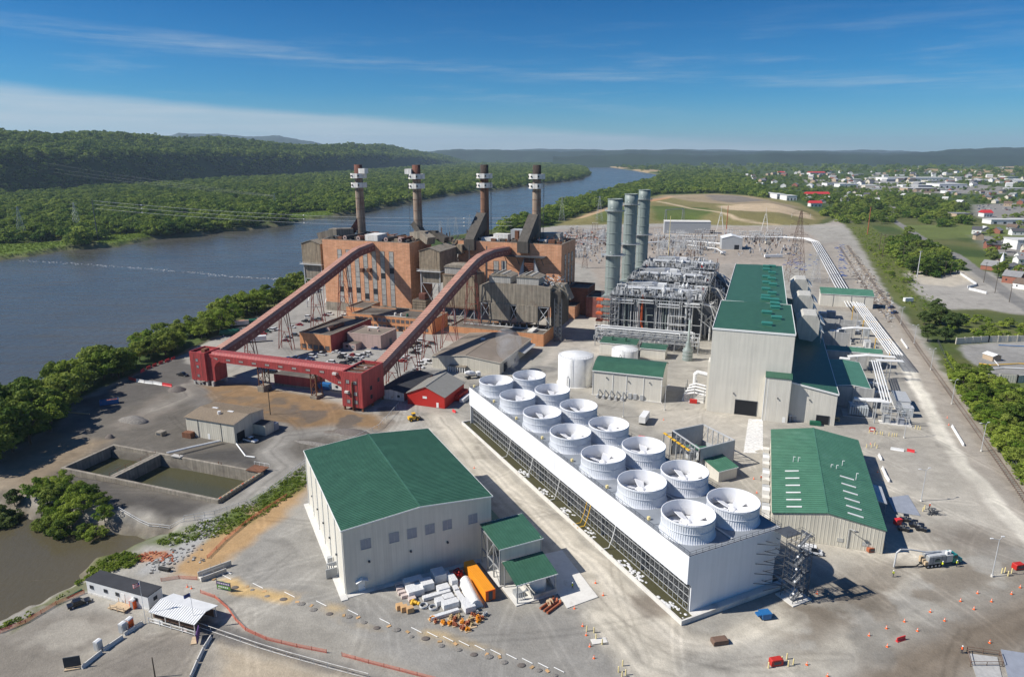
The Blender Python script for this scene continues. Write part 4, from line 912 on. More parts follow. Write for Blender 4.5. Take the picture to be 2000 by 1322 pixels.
for zz,lst in((34.5,[(1303,920),(1305,942),(1253,973),(1312,1005),(1254,1043)]),(33.3,[(1250,690),(1285,690),(1250,710),(1285,730),(1248,755),(1283,767),(1250,790),(1290,802),(1247,830),(1285,855),(1245,874),(1243,890),(1300,896)])):
 for X,Y in lst:
  u,v=loc(BB,ats(3,X,Y,zz+1));x,y=u+14.2,v-271;b=MB()
  b.box(x-1.8,x+1.8,y-.9,y+.9,zz+.1,zz+.9,'teal_vent');b.ext([(x-2.2,zz+.9),(x+2.2,zz+.9),(x+2.0,zz+1.5),(x-2.0,zz+1.5)],y-1.1,y+1.1,'teal_vent');b.build('roof_vent',T)
opening(T,14.8,.1,8.0,6.0)
b=MB();b.box(21.2,30.3,-3.2,-.003,0,17.6,'cream_panel');t_=b.build('stair_turret',T)
b=MB();b.ext([(-3.5,17.62),(-.003,18.9),(-.003,19.1),(-3.5,17.85)],20.9,30.6,'green_roof',axis='x')
for i in range(20):b.bar((21+i*.5,-3.5,17.9),(21+i*.5,-.05,19.12),.06,'green_rib',.08)
b.build('roof',t_);b=MB();b.box(22.1,22.25,-3.24,-3.2,0,17.5,'white_trim');b.box(20.95,21.2,-3.3,-3.2,0,17.6,'white_trim');b.build('corner_trim',t_)
b=MB();b.box(28.4,29.5,-3.26,-3.2,.1,2.3,'white_trim');b.build('door',t_)
b=MB();b.ext([(30.003,0),(47,0),(47,12.6),(30.003,15.6)],0,172,'cream_panel');w_=b.build('side_wing',T)
b=MB();b.ext([(30.003,15.63),(47.3,12.6),(47.3,12.85),(30.003,15.9)],-.25,172,'green_roof')
for i in range(140):b.bar((30.3,.1+i*1.22,15.88),(47.2,.1+i*1.22,12.88),.06,'green_rib',.07)
b.build('roof',w_);b=MB();b.ext([(30.01,15.3),(47.4,12.25),(47.4,12.9),(30.01,15.95)],-.4,-.26,'white_trim');b.box(47.3,47.5,-.3,172,12.3,12.9,'white_trim');b.build('edge_trim',w_)
opening(T,42.8,.1,4.3,3.4,y=-.004)
b=MB();b.box(-.9,0,2,9,0,20,'cream_panel');b.build('side_bay',T)
for x,z in((9.8,8.5),(26,9.5),(37.5,9.2)):wall_light(T,x,-3.2 if x==26 else 0,z)
def inlet(v,lab):
 T=thing('air_inlet',lab,'air inlet',B(21.8,v),BB,'turbine air inlet houses on the low wing');D=15.
 b=MB();b.ext([(0,14.8),(5.8,14.0),(8.2,17),(8.2,24),(6.8,26.6),(1.0,26.6),(-1.6,24),(-1.6,20)],0,D,'inlet_panel');b.build('filter_house',T)
 for k in range(7):
  y0=.5+k*2.05;b=MB();b.ext([(8.2,25.2),(10.6,22.6),(10.6,22.3),(8.2,23.6)],y0,y0+1.75,'white_weathered');b.ext([(8.2,21.4),(10.6,18.6),(10.6,18.3),(8.2,19.8)],y0,y0+1.75,'white_weathered');b.build('weather_hood',T)
 b=MB()
 for x in(.5,5.4,9.5):
  for y in(.6,D-.6):b.bar((x,y,.1 if x>9 else 12.9),(x,y,15.4 if x<9 else 18.5),.35,'steel_grey')
 b.bar((-1.8,0.1,24.2),(-1.8,D,24.2),.12,'galv');b.bar((0,-.1,14.2),(6,-.1,13.6),.3,'galv');b.build('support_frame',T)
 for x in(.6,6.4):
  b=MB();b.box(x-.03,x+.03,-.04,-.003,14.5,26.4,'steel_grey');b.build('corner_strip',T)
for v,l in((344,'nearest big grey air inlet house with weather hoods beside the tall green-roofed hall'),(394,'middle of the three grey air inlet houses along the tall green-roofed hall'),(446,'farthest of the three grey air inlet houses along the tall green-roofed hall')):inlet(v,l)
def stack(v,u,lab):
 T=thing('exhaust_stack',lab,'stack',B(u,v),BB,'three grey exhaust stacks in a row')
 b=MB();b.lathe((0,0,0),[(4.25,16),(4.25,70)],'stack_grey',40);b.lathe((0,0,0),[(4.2,70),(4.2,75.3),(4.0,75.3),(4.0,71)],'stack_grey',40);b.lathe((0,0,71),[(4,0),(0,0)],'opening_dark',24)
 for z in(24,30.2,36.5,49.6,56,62.5,74.9):b.lathe((0,0,z),[(4.25,0),(4.48,.02),(4.48,.28),(4.25,.3)],'stack_grey',40)
 b.build('shell',T)
 for z,r in((43.2,7.2),(68.4,5.8)):
  b=MB();b.lathe((0,0,z),[(4.3,0),(r,0),(r,.16),(4.3,.16)],'steel_grey',32,False)
  for i in range(20):
   a=2*math.pi*i/20;c,s=math.cos(a),math.sin(a);b.bar((r*c,r*s,z),(r*c,r*s,z+1.15),.07,'galv')
  for h in(.6,1.15):b.lathe((0,0,z+h),[(r-.03,0),(r+.03,0),(r+.03,.06),(r-.03,.06),(r-.03,0)],'galv',32,False)
  for i in range(8):
   a=2*math.pi*i/8;c,s=math.cos(a),math.sin(a);b.bar((4.3*c,4.3*s,z-2.2),((r-.2)*c,(r-.2)*s,z),.14,'steel_grey')
  b.build('platform',T)
 b=MB()
 for s in(-.3,.3):b.bar((4.6*math.cos(4.2)+s,4.6*math.sin(4.2),17),(4.6*math.cos(4.2)+s,4.6*math.sin(4.2),69),.07,'galv')
 for k in range(50):b.bar((4.6*math.cos(4.2)-.3,4.6*math.sin(4.2),17+k),(4.6*math.cos(4.2)+.3,4.6*math.sin(4.2),17+k),.05,'galv')
 b.build('ladder',T)
 for z in(70.4,45.2):
  b=MB();b.ball((5.2*math.cos(4.6),5.2*math.sin(4.6),z),.35,'white_plastic',5,8);b.build('warning_lamp',T)
for v,u,l in((396,-79.7,'nearest and leftmost of the three grey exhaust stacks'),(449.5,-80.1,'middle one of the three grey exhaust stacks'),(506,-80.8,'farthest and rightmost of the three grey exhaust stacks')):stack(v,u,l)
def boiler(v,lab,seed,full):
 g=random.Random(seed);T=thing('recovery_boiler',lab,'boiler',B(-71,v),BB,'heat recovery boilers behind the pipe rack');w,d=44.,34.
 b=MB();b.box(-6,w-4,1.4,d-6,2,22.4,'casing_dark');b.ext([(w-4,2),(w+11,3),(w+11,9),(w-4,22.4)],8,d-11,'casing_dark');b.ext([(-6,8),(-6,22),(-13,20),(-13,9)],8,d-12,'stack_grey');b.build('casing',T)
 b=MB();b.box(-6,w+1,-2,d-3,23.4,23.6,'dark_steel')
 for x in range(-6,int(w)+2,5):b.box(x-.15,x+.15,-2,d-3,23.0,23.4,'galv')
 b.build('deck',T)
 b=MB()
 for x in[-6+8.6*i for i in range(6)]+[w+.8]:
  for y in(-1.8,d-3.2):b.bar((x,y,0),(x,y,23.4),.34,'steel_grey')
 for z in(9.5,22):b.bar((-6,-1.8,z),(w+1,-1.8,z),.3,'galv');b.bar((w+1,-1.8,z),(w+1,d-3.2,z),.3,'galv')
 b.build('steel_frame',T)
 b=MB()
 for(p,q)in(((-6,-2),(w+1,-2)),((w+1,-2),(w+1,d-3)),((-6,d-3),(w+1,d-3)),((-6,-2),(-6,d-3))):
  for h in(.55,1.1):b.bar((*p,23.6+h),(*q,23.6+h),.07,'galv')
  n=int(math.hypot(q[0]-p[0],q[1]-p[1])/2)
  for i in range(n+1):b.bar((p[0]+(q[0]-p[0])*i/n,p[1]+(q[1]-p[1])*i/n,23.5),(p[0]+(q[0]-p[0])*i/n,p[1]+(q[1]-p[1])*i/n,24.7),.07,'galv')
 b.build('railing',T)
 for x,y,L,r in((1,9,11,1.15),(14,10,12,1.2),(29,9,10,1.1)):
  b=MB();b.cyl((x,y,26.2),(x+L,y,26.2),r,'pipe_alu',n=16);b.ball((x,y,26.2),r,'pipe_alu',6,14,(.5,1,1));b.ball((x+L,y,26.2),r,'pipe_alu',6,14,(.5,1,1))
  for q in(x+1.5,x+L-1.5):b.box(q-.2,q+.2,y-1,y+1,23.6,25.3,'steel_grey')
  b.build('steam_drum',T)
 for k in range(8):
  x,y,r,h=g.uniform(16,w-3),g.uniform(3,d-8),g.uniform(.6,1.25),g.uniform(1.6,3.0);b=MB();b.lathe((x,y,24.4),[(.3*r,0),(r,.3),(r,h),(.4*r,h+.5),(.25*r,h+1.2),(0,h+1.2)],'galv' if k%3 else 'hvac',14);b.cyl((x,y,23.6),(x,y,24.6),.2,'galv',n=6);b.build('silencer',T)
 b=MB();x,y=18,16;b.box(x,x+5,y,y+4,23.6,28.2,'white_plastic');b.box(x-3.2,x-.1,y+.1,y+3.8,23.6,28.4,'louvre_grey');b.build('penthouse',T)
 b=MB();b.ext([(2,26.6),(3,28),(15,28.2),(17,26.4),(17,24),(2,24)],17,22,'hvac');b.build('duct_hood',T)
 for k in range(70 if full else 52):
  x,y=g.uniform(-5,w-2),g.uniform(-1,d-5);z0=23.7;h=g.uniform(.6,4.2);L=g.uniform(2,8);r=g.choice((.12,.16,.22,.34));m=g.choice(('pipe_white','pipe_alu','galv','galv','steel_grey','pipe_white'))
  dx,dy=(L,0)if g.random()<.6 else(0,min(L,d-4-y));x2=min(x+dx,w);b=MB();b.tube([(x,y,z0),(x,y,z0+h),(x2,y+dy,z0+h),(x2,y+dy,z0+.1)],r,m,6);b.build('pipe_run',T)
 b=MB()
 for k in range(330):
  x,y=g.uniform(-5,w),g.uniform(-1.5,d-4);s=g.uniform(.2,.75);b.box(x-s,x+s,y-s*.7,y+s*.7,23.6,23.7+g.uniform(.4,2.8),g.choice(('galv','hvac','steel_grey','dark_steel','dark_duct','galv','white_plastic','barn_red' if k%12==0 else 'galv')))
 o=b.build('valve_skids',T);o['kind']='stuff'
 b=MB()
 for k in range(20):
  x,y=g.uniform(-4,w-4),g.uniform(0,d-6);z=23.6+g.uniform(2,4);L=g.uniform(3,7)
  b.box(x,x+L,y,y+1.4,z,z+.1,'galv');[b.bar((x+a*L,y+c*1.4,23.6),(x+a*L,y+c*1.4,z+1.1),.09,'galv')for a in(0,1)for c in(0,1)];b.bar((x,y,z+1.1),(x+L,y,z+1.1),.06,'galv');b.bar((x,y+1.4,z+1.1),(x+L,y+1.4,z+1.1),.06,'galv')
 b.build('catwalk',T)
 xs=[1.5,3.0,5.0,6.3,8.0,10.2,12.4,20.5,22.0,24.2,25.7,27.3,29.0,31.5,34,36.5,38.5,-4.5,-2.6,-.8,9.1,23.1,30.2,32.8,39.8]
 for k,x in enumerate(xs if full else xs[::3]):
  b=MB();r=1.25*(.14,.30,.32,.22,.14,.34,.42,.26,.30,.18,.30,.5,.22,.16,.3,.45,.2)[k%17];m='stack_grey' if k in(1,2,9,10)else 'pipe_alu' if k%3 else 'galv'
  if k==6:m='orange_steel'
  b.tube([(x,.6,24),(x,.2,22.4),(x,-.6,21.5),(x,-.6,7.5 if k%4 else 5.0),(x+(.0 if k%2 else 1.2),-1.2,4.2)],r,m,8);b.build('riser_pipe',T)
 if full:
  for k in range(4):
   b=MB();x=14.2+k*.55;b.tube([(x,-.2,5),(x,-.2,21-k*4.0),(x+4.2-k*.5,-.2,21-k*4.0)],.22,'stack_grey',7);b.build('riser_pipe',T)
  b=MB()
  for z in(9,14):
   b.box(28,36,-3.4,-1.9,z,z+.12,'galv');[b.bar((28+2*i,-3.4,z),(28+2*i,-3.4,z+1.1),.07,'galv')for i in range(5)];b.bar((28,-3.4,z+1.1),(36,-3.4,z+1.1),.07,'galv')
  b.build('side_platform',T)
 for k,(x,L)in enumerate(((-5,13),(10,9),(21,12),(35,9))):
  b=MB();z=(19.4,20.2,18.6,19.8)[k];b.box(x,x+L,-3.2,-.9,z,z+.12,'galv');[b.bar((x+q*L/5,-3.2,z),(x+q*L/5,-3.2,z+1.1),.07,'galv')for q in range(6)];b.bar((x,-3.2,z+1.1),(x+L,-3.2,z+1.1),.07,'galv');b.cyl((x+.5,-1.6,z+1.5),(x+L-.5,-1.6,z+1.5),.4,'pipe_white' if k%2 else 'pipe_alu',n=9);b.build('side_platform',T)
 for k in range(26):
  b=MB();x,y=w+g.uniform(0,9),g.uniform(-1.5,d-6);h=21-(x-w)*1.1;r=g.choice((.14,.2,.28,.4));m=g.choice(('galv','pipe_alu','pipe_white','steel_grey'));b.tube([(x,y,0),(x,y,h*g.uniform(.5,1)),(x-g.uniform(2,6),y,h*g.uniform(.6,1))],r,m,6);b.build('pipe_run',T)
 for k in range(5):
  b=MB();y=2+k*5.2;b.tube([(w,y,21-k),(w+5,y,20-k),(w+9,y,12+g.uniform(-3,3)),(w+13,y,11)],.3,'pipe_alu' if k%2 else 'pipe_white',7);b.build('steam_pipe',T)
 return T
boiler(378,'nearest heat recovery boiler, crowded with pipes and red column, left of the tall green-roofed hall',3,True)
boiler(431,'middle heat recovery boiler with silver drums, behind the nearest one and its red column',4,False)
boiler(486,'farthest heat recovery boiler, just behind the middle one and right of the third grey stack',5,False)
T=thing('scaffold_stair','grey scaffold stair with orange decks at the left corner of the nearest boiler','scaffold',B(-83.5,374.5),BB)
b=MB()
for x in(0,2.5,5,7.5,10,12.5):
 for y in(0,3):b.bar((x,y,0),(x,y,26 if x>2 else 21),.14,'steel_grey')
for z in range(2,26,2):b.bar((0 if z<20 else 3,0,z+1),(12.5,0,z+1),.08,'galv');b.bar((0 if z<20 else 3,3,z+1),(12.5,3,z+1),.08,'galv')
b.build('scaffold_frame',T)
for k in range(5):
 z=4+4*k;b=MB();b.box(-.6,3.2,-.3,3.2,z,z+1.1,'orange_steel');b.box(3.4,7.0,.3,3,z+.6,z+.8,'orange_steel');b.build('landing',T);b=MB();b.bar((7,1.2,z-1),(12.2,1.2,z+2.6),.9,'galv',.12);b.bar((12.2,2.2,z-1),(7.0,2.2,z-3 if k else z-1.5),.9,'galv',.12);b.build('stair_flight',T)
T=thing('pipe_rack','long grey pipe rack running across the front of the three boilers','pipe rack',B(-79,352),BB)
b=MB()
for i in range(10):
 x=i*6.0
 for y in(0,7):b.bar((x,y,0),(x,y,9.4),.4,'steel_grey')
 for z in(4.6,6.8,9.2):b.bar((x,0,z),(x,7,z),.3,'galv')
for y in(0,7):
 for z in(4.6,6.8,9.2):b.bar((0,y,z),(54,y,z),.28,'galv')
 for i in range(9):b.bar((6*i,y,6.8),(6*i+6,y,9.2),.12,'galv')
b.build('steel_frame',T)
g=random.Random(8)
for lev,zz in enumerate((5.0,7.2,9.7)):
 for k in range(8):
  r=g.choice((.14,.2,.28,.38));y=.7+k*.8;b=MB();x0,x1=g.uniform(-2,8),g.uniform(44,55);b.tube([(x0,y,zz-2),(x0,y,zz+r),(x1,y,zz+r),(x1,y,zz-2.5)],r,g.choice(('galv','pipe_alu','pipe_white','steel_grey')),7);b.build('pipe_run',T)
b=MB()
for k in range(60):
 x,y=g.uniform(-3,52),g.uniform(7,17);s=g.uniform(.3,1.0);b.box(x-s,x+s,y-s*.7,y+s*.7,0,g.uniform(1,4),g.choice(('galv','hvac','steel_grey','dark_steel','white_plastic')))
o=b.build('ground_skids',T);o['kind']='stuff'
T=thing('blowdown_vessel','grey vessel with a slim white vent pipe, left of the tall hall','vessel',B(-29,340.5),BB)
b=MB();b.lathe((0,0,0),[(2.5,0),(2.5,5.2),(2.2,6),(1.3,7.0),(1.2,9),(.9,9.6),(.55,10),(.55,21),(.5,21),(.5,20)],'stack_grey',20);b.build('shell',T)
b=MB();[b.lathe((0,0,z),[(2.5,0),(2.62,0),(2.62,.15),(2.5,.15)],'galv',20)for z in(1.5,3.4,5.0)];b.build('stiffener_ring',T)
def tank(label,c,r,h,m='white_plastic',cone=.9):
 T=thing('storage_tank',label,'tank',c);b=MB();b.lathe((0,0,0),[(r,0),(r,h),(r*.98,h+.12),(0,h+cone)],m,48)
 for z in(h*.25,h*.5,h*.75):b.lathe((0,0,z),[(r,0),(r+.02,.02),(r,.04)],'white_weathered',48)
 b.build('shell',T);b=MB()
 for i in range(36):
  a=2*math.pi*i/36;b.bar((r*math.cos(a)*.985,r*math.sin(a)*.985,h+.1),(r*math.cos(a)*.985,r*math.sin(a)*.985,h+1.1),.05,'galv')
 for q in(.6,1.08):b.lathe((0,0,h+q),[(r*.985-.03,0),(r*.985+.03,.0),(r*.985+.03,.05),(r*.985-.03,.05)],'galv',36)
 b.build('railing',T);b=MB()
 for a in(-1.9,-1.1):
  c_,s_=math.cos(a),math.sin(a)
  for q in(-.3,.3):b.bar(((r+.25)*c_-q*s_,(r+.25)*s_+q*c_,.2),((r+.25)*c_-q*s_,(r+.25)*s_+q*c_,h+1),.07,'galv')
  for k in range(int(h)):b.bar(((r+.25)*c_+.3*s_,(r+.25)*s_-.3*c_,k+.5),((r+.25)*c_-.3*s_,(r+.25)*s_+.3*c_,k+.5),.05,'galv')
 b.build('ladder',T);b=MB();a=-2.1
 b.tube([((r+.6)*math.cos(a),(r+.6)*math.sin(a),.3),((r+.6)*math.cos(a),(r+.6)*math.sin(a),5),((r-.2)*math.cos(a),(r-.2)*math.sin(a),5.3)],.16,'galv');b.build('fill_pipe',T);b=MB();b.box(-r-.5,r+.5,-r-.5,r+.5,-.1,.2,'pale_concrete')if 0 else b.lathe((0,0,0),[(r+.6,-.1),(r+.6,.22),(r-.1,.22)],'pale_concrete',40);b.build('footing',T);return T
tank('large white cylindrical tank standing left of the low pale building with curved green roof',at(1126,756)+Vector((0,6.2,0)),7.9,13.0)
tank('smaller white domed tank half hidden behind the low building with curved green roof',Vector((56.2,327.9,0)),6.5,6.6)
T=thing('pump_building','low pale building with curved ribbed green roof, near the big white tank','building',B(-62.0,274.2),BB)
b=MB();w,d=29.2,17.;pr=[(0,0),(d,0),(d,12.0),(d*.8,13.6),(d*.55,14.3),(d*.3,13.6),(0,11.2)];b.ext(pr,0,w,'cream_panel',axis='x');b.build('wall',T)
b=MB()
for(y0,z0),(y1,z1)in zip([(-.4,11.0),(d*.3,13.65),(d*.55,14.35),(d*.8,13.65)],[(d*.3,13.65),(d*.55,14.35),(d*.8,13.65),(d+.4,11.8)]):
 b.ext([(y0,z0+.02),(y1,z1+.02),(y1,z1+.16),(y0,z0+.16)],-.3,w+.3,'green_roof',axis='x')
 for i in range(40):b.bar((-.25+i*.755,y0,z0+.19),(-.25+i*.755,y1,z1+.19),.07,'green_rib',.09)
b.build('roof',T);b=MB();b.box(-.3,w+.3,-.52,-.4,10.8,11.15,'white_trim');[b.box(x,x+.2,-.16,-.003,.1,10.9,'white_trim')for x in(0,8.6,14.4,21.6,w-.2)];b.build('edge_trim',T)
for x,z in((6,8.2),(15.4,7.6),(24.2,8.0)):wall_light(T,x,0,z)
for x,zw in((16.2,2.6),(18.4,2.6),(21.2,2.4)):b=MB();b.box(x-.7,x+.7,-.6,-.003,.3,zw,'hvac');b.build('wall_cabinet',T)
for k in range(5):
 b=MB();x=3+k*2.6;b.cyl((x,-1.6,.9),(x,-4.0,.9),.55,'hvac',n=10);b.box(x-.7,x+.7,-4.4,-1.2,0,.4,'concrete');b.tube([(x,-1.0,.9),(x,-.9,2.6),(x,-.1,2.8)],.25,'steel_grey');b.build('pump',T)
b=MB();b.box(-.5,w+.5,-.35,-.005,0,.3,'pale_concrete');b.build('plinth',T)
for lab,u,v,w,d,z0,z1,n in(('small flat green-roofed building with two roof vents behind the white domed tank',-73,336.5,18.5,10,6.2,6.9,2),('small faded-green-roofed shed right of the building with two roof vents',-52.2,337.5,12.5,8,4.9,5.5,0)):
 T=thing('small_building',lab,'building',B(u,v),BB);shed(T,w,d,z0,z1,'cream_panel','green_roof')
 for k in range(n):b=MB();b.cyl((5.5+7*k,5,6.6),(5.5+7*k,5,8.2),.45,'green_roof',n=12);b.cyl((5.5+7*k,5,8.0),(5.5+7*k,5,8.5),.75,'green_roof',n=12);b.build('roof_vent',T)
T=thing('pipe_cluster','tangle of thick white pipes at the left wall foot of the tall hall','pipework',B(-25,279),BB)
for k in range(7):
 b=MB();y=1+k*1.9;r=.9 if k==6 else .42;h=8.5 if k==6 else 3+.7*(k%4);b.tube([(1+k*.5,y,.2),(1+k*.5,y,h),(5,y+.6,h+.8),(10.1,y+.6,h)],r,'pipe_white',9);b.build('pipe_run',T)
b=MB();b.box(0,9,0,13,0,.3,'pale_concrete');[b.bar((x,y,.3),(x,y,6),.25,'steel_grey')for x in(1,5,9)for y in(.5,6,12)];b.build('footing',T)
T=thing('long_shed','long low beige shed with faded green roof and rows of skylights','building',B(9.8,180.5),BB)
gable(T,27.2,61,6.7,9.1,'cream_shed','green_roof_faded',13.2,rib=1.2,trim=None,ribm='green_roof')
for i in range(6):
 for X,Y in(((298+345)/2+i*3.4,437+i*51.5),(720+i*12.5,490+i*54)):
  u,v=loc(BB,ats(14,X,Y,8.2));x,y=u-9.8,v-180.5;b=MB();zz=9.1-2.4*abs(x-13.2)/(13.2 if x<13.2 else 14.0);q=1 if x>13.2 else-1
  b.bar((x-1.9,y,zz+.28+q*.345),(x+1.9,y,zz+.28-q*.345),.55,'white_plastic',.16);b.build('skylight',T)
for x,y in((6,33),(7.4,33),(16.5,31),(18,31),(20,35),(23,27)):b=MB();b.tube([(x,y,7.5),(x,y,9.6),(x+.5,y,9.6)],.1,'white_plastic');b.build('vent_pipe',T)
for x in(8,17,23):b=MB();b.box(x-.8,x+.8,-.09,-.003,1.4,2.6,'cream_shed');[b.box(x-.75,x+.75,-.12,-.09,1.5+.16*k,1.56+.16*k,'hvac')for k in range(7)];b.build('wall_louvre',T)
b=MB();b.tube([(18.8,-.2,0),(18.8,-.2,5.6),(19,-1.2,6.2),(20.2,-1.6,6.0)],.09,'galv');b.box(19.8,20.8,-1.9,-1.4,5.8,6.05,'dark_steel');b.build('wall_light',T)
b=MB();b.ext([(27.203,4.2),(31,3.6),(31,3.8),(27.203,4.5)],22,33,'galv');[b.bar((30.8,y,0),(30.8,y,3.6),.15,'steel_grey')for y in(22.3,32.7)];b.build('side_canopy',T)
for k in range(14):
 y=2+k*4.1;b=MB();b.box(-2.4,-.3,y,y+2.2,.2,1.0+.5*(k%3),('hvac','pale_concrete','white_plastic')[k%3]);tag(b.build('wrapped_pallet',loc=B(9.8,180.5),rz=BB),f'{nth(k)} pallet from the near end along the left wall of the skylit green shed','pallet','pallets along the shed wall')
q=[at(1314,841,8.7),at(1373.6,829,8.7),at(1435,860,8.7),at(1367,877,8.7)];c0=sum(q,Vector())/4;c0.z=0;q=[p-c0 for p in q]
T=thing('open_enclosure','roofless grey walled enclosure with green machinery inside, beside the cooling tower','enclosure',c0)
b=MB()
def wallseg(b,p,r,z0,z1,m,t=.3):b.bar((p.x,p.y,(z0+z1)/2),(r.x,r.y,(z0+z1)/2),t,m,z1-z0)
wallseg(b,q[3],q[2],0,8.7,'hvac');wallseg(b,q[0],q[1],0,8.7,'hvac');wallseg(b,q[1],q[2],0,3.0,'hvac');b.build('wall',T)
b=MB()
for(p,r)in((q[1],q[2]),(q[0],q[3]),(q[0],q[1]),(q[3],q[2])):
 for i in range(7):
  s=p.lerp(r,i/6);b.bar((s.x,s.y,0),(s.x,s.y,8.8),.28,'galv')
  if i<6:s2=p.lerp(r,(i+1)/6);b.bar((s.x,s.y,3),(s2.x,s2.y,8.6),.13,'galv')
 b.bar((p.x,p.y,8.75),(r.x,r.y,8.75),.35,'galv')
b.build('steel_frame',T);b=MB()
for k in range(6):s=q[0].lerp(q[3],k/6);s2=q[0].lerp(q[3],(k+.75)/6);o=Vector((-3.2,-1.2,0));b.bar((s.x+o.x,s.y+o.y,8.4),(s2.x+o.x,s2.y+o.y,8.4),.8,'yellow',.25)
b.build('crane_rail',T);b=MB()
for k in range(5):s=q[0].lerp(q[3],k/4);b.bar((s.x-3.2,s.y-1.2,0),(s.x-3.2,s.y-1.2,8.3),.3,'steel_grey');b.bar((s.x-3.2,s.y-1.2,8),(s.x,s.y,8),.2,'steel_grey')
b.build('crane_frame',T)
for k in range(3):
 s=q[0].lerp(q[2],.32+.16*k);b=MB();b.lathe((s.x,s.y,0),[(1.7,0),(1.7,3.2),(1.1,4.0),(0,4.2)],'teal_paint' if 0 else 'hvac',16);b.cyl((s.x-1.5,s.y,3.6),(s.x+2,s.y+.5,3.6),1.0,'green_roof_faded',n=14);b.build('machine',T)
T=thing('green_hut','small hut with sloping green roof pressed against the cooling tower deck end','hut',at(1402,950,0)+Vector((1,3,0)),AA)
shed(T,7.5,9,3.6,5.2,'cream_panel','green_roof_faded',rib=.9,ribm='green_roof')
def flat_roof_house(label,u,v,w,d,z,roof='green_roof_faded',ridge=.8,wall='firewall',cat='building',name='switchgear_building'):
 T=thing(name,label,cat,B(u,v),BB);gable(T,w,d,z,z+ridge,wall,roof,rib=0,trim='white_trim',over=.25)
 for x in(w*.32,w*.66):b=MB();b.box(x-.12,x+.12,-.2,-.003,0,z,'concrete');b.build('pilaster',T)
 b=MB();b.box(w*.1,w*.1+1.1,-.06,-.003,0,2.2,'white_trim');b.build('door',T);return T
flat_roof_house('near switchgear building with low green ridge roof right of the hall wing',34.0,297.5,13.5,38,8.0)
T=thing('far_service_building','low cream building with one green roof slope, behind the electrical yard','building',B(42.4,503),BB);shed(T,32.5,12,8.4,10.6,'cream_panel','green_roof_faded',rib=0);b=MB();[b.box(x,x+.2,-.15,-.003,0,8.2,'dark_steel')for x in(8,19,27)];b.build('downpipe',T)
T=thing('link_building','narrow green roof on concrete walls between the two transformer bays','building',B(36,356),BB);shed(T,24,5.5,7.6,8.4,'firewall','green_roof_faded',rib=0)
def transformer(u,v,lab):
 T=thing('transformer',lab,'transformer',B(u,v),BB,'step-up transformers between fire walls')
 b=MB();b.box(-3.2,3.2,-2,2,.6,4.6,'transformer_grey');b.build('tank',T);b=MB();b.box(-5.5,5.5,-4,4,0,.5,'concrete');b.build('footing',T)
 for s in(-1,1):
  for k in range(8):b=MB();x=-3+k*.86;y0,y1=sorted((s*2.03,s*3.5));b.box(x-.3,x+.3,y0,y1,1,4.2,'transformer_grey');b.build('radiator',T)
 b=MB();b.cyl((-2,-.5,6.6),(2.4,-.5,6.6),.75,'white_plastic',n=14);[b.bar((x,-.5,4.6),(x,-.5,6),.2,'steel_grey')for x in(-1.4,1.8)];b.build('oil_conservator',T)
 for k in range(3):b=MB();b.lathe((-1.8+1.8*k,1,4.6),[(.35,0),(.2,.4),(.3,.6),(.18,.9),(.26,1.2),(.1,1.9),(.05,2.4)],'rust' if 0 else 'white_weathered',10);b.build('bushing',T)
def firewall(u,v,w,d,h,lab):
 T=thing('fire_wall',lab,'fire wall',B(u,v),BB,'concrete fire walls of the electrical yard');b=MB();b.box(0,w,0,d,0,h,'firewall');b.build('panel',T)
 for i in range(3):b=MB();x=(w-.5)*i/2;b.box(x,x+.5,-.25,d+.25,0,h+.4,'concrete');b.build('post',T)
for k,v in enumerate((287,346,402)):
 transformer(42.5,v,('grey finned transformer nearest the camera, in the shade beside the hall wing','grey finned transformer in the middle bay, beyond the near green switchgear roof','grey finned transformer in the farthest bay, below the far cream building')[k])
for k,(u,v,w)in enumerate(((34,296.2,15),(34,352,20),(34,362.5,22),(34,412,20),(34,392,16),(38,424,18))):firewall(u,v,w,.5,8.3,f'{nth(k)} concrete fire wall counted from the near end of the electrical yard')
T=thing('isolator_frame','steel frame of bus supports on a pale pad near the closest transformer','bus frame',B(51.5,281),BB)
b=MB();b.box(-2,9,-2,2,0,.4,'pale_concrete');b.build('footing',T);b=MB()
for x in(-1,1.5,4,8):
 for y in(-1.2,1.2):b.bar((x,y,.4),(x,y,7.5),.22,'galv')
for z in(3,5.2,7.3):b.bar((-1,-1.2,z),(8,-1.2,z),.18,'galv');b.bar((-1,1.2,z),(8,1.2,z),.18,'galv')
b.build('steel_frame',T);b=MB();b.box(-.6,1.2,-.9,.9,.4,3.4,'hvac');b.box(4.4,6.4,-.9,.9,.4,2.6,'louvre_grey');b.build('cabinet',T)
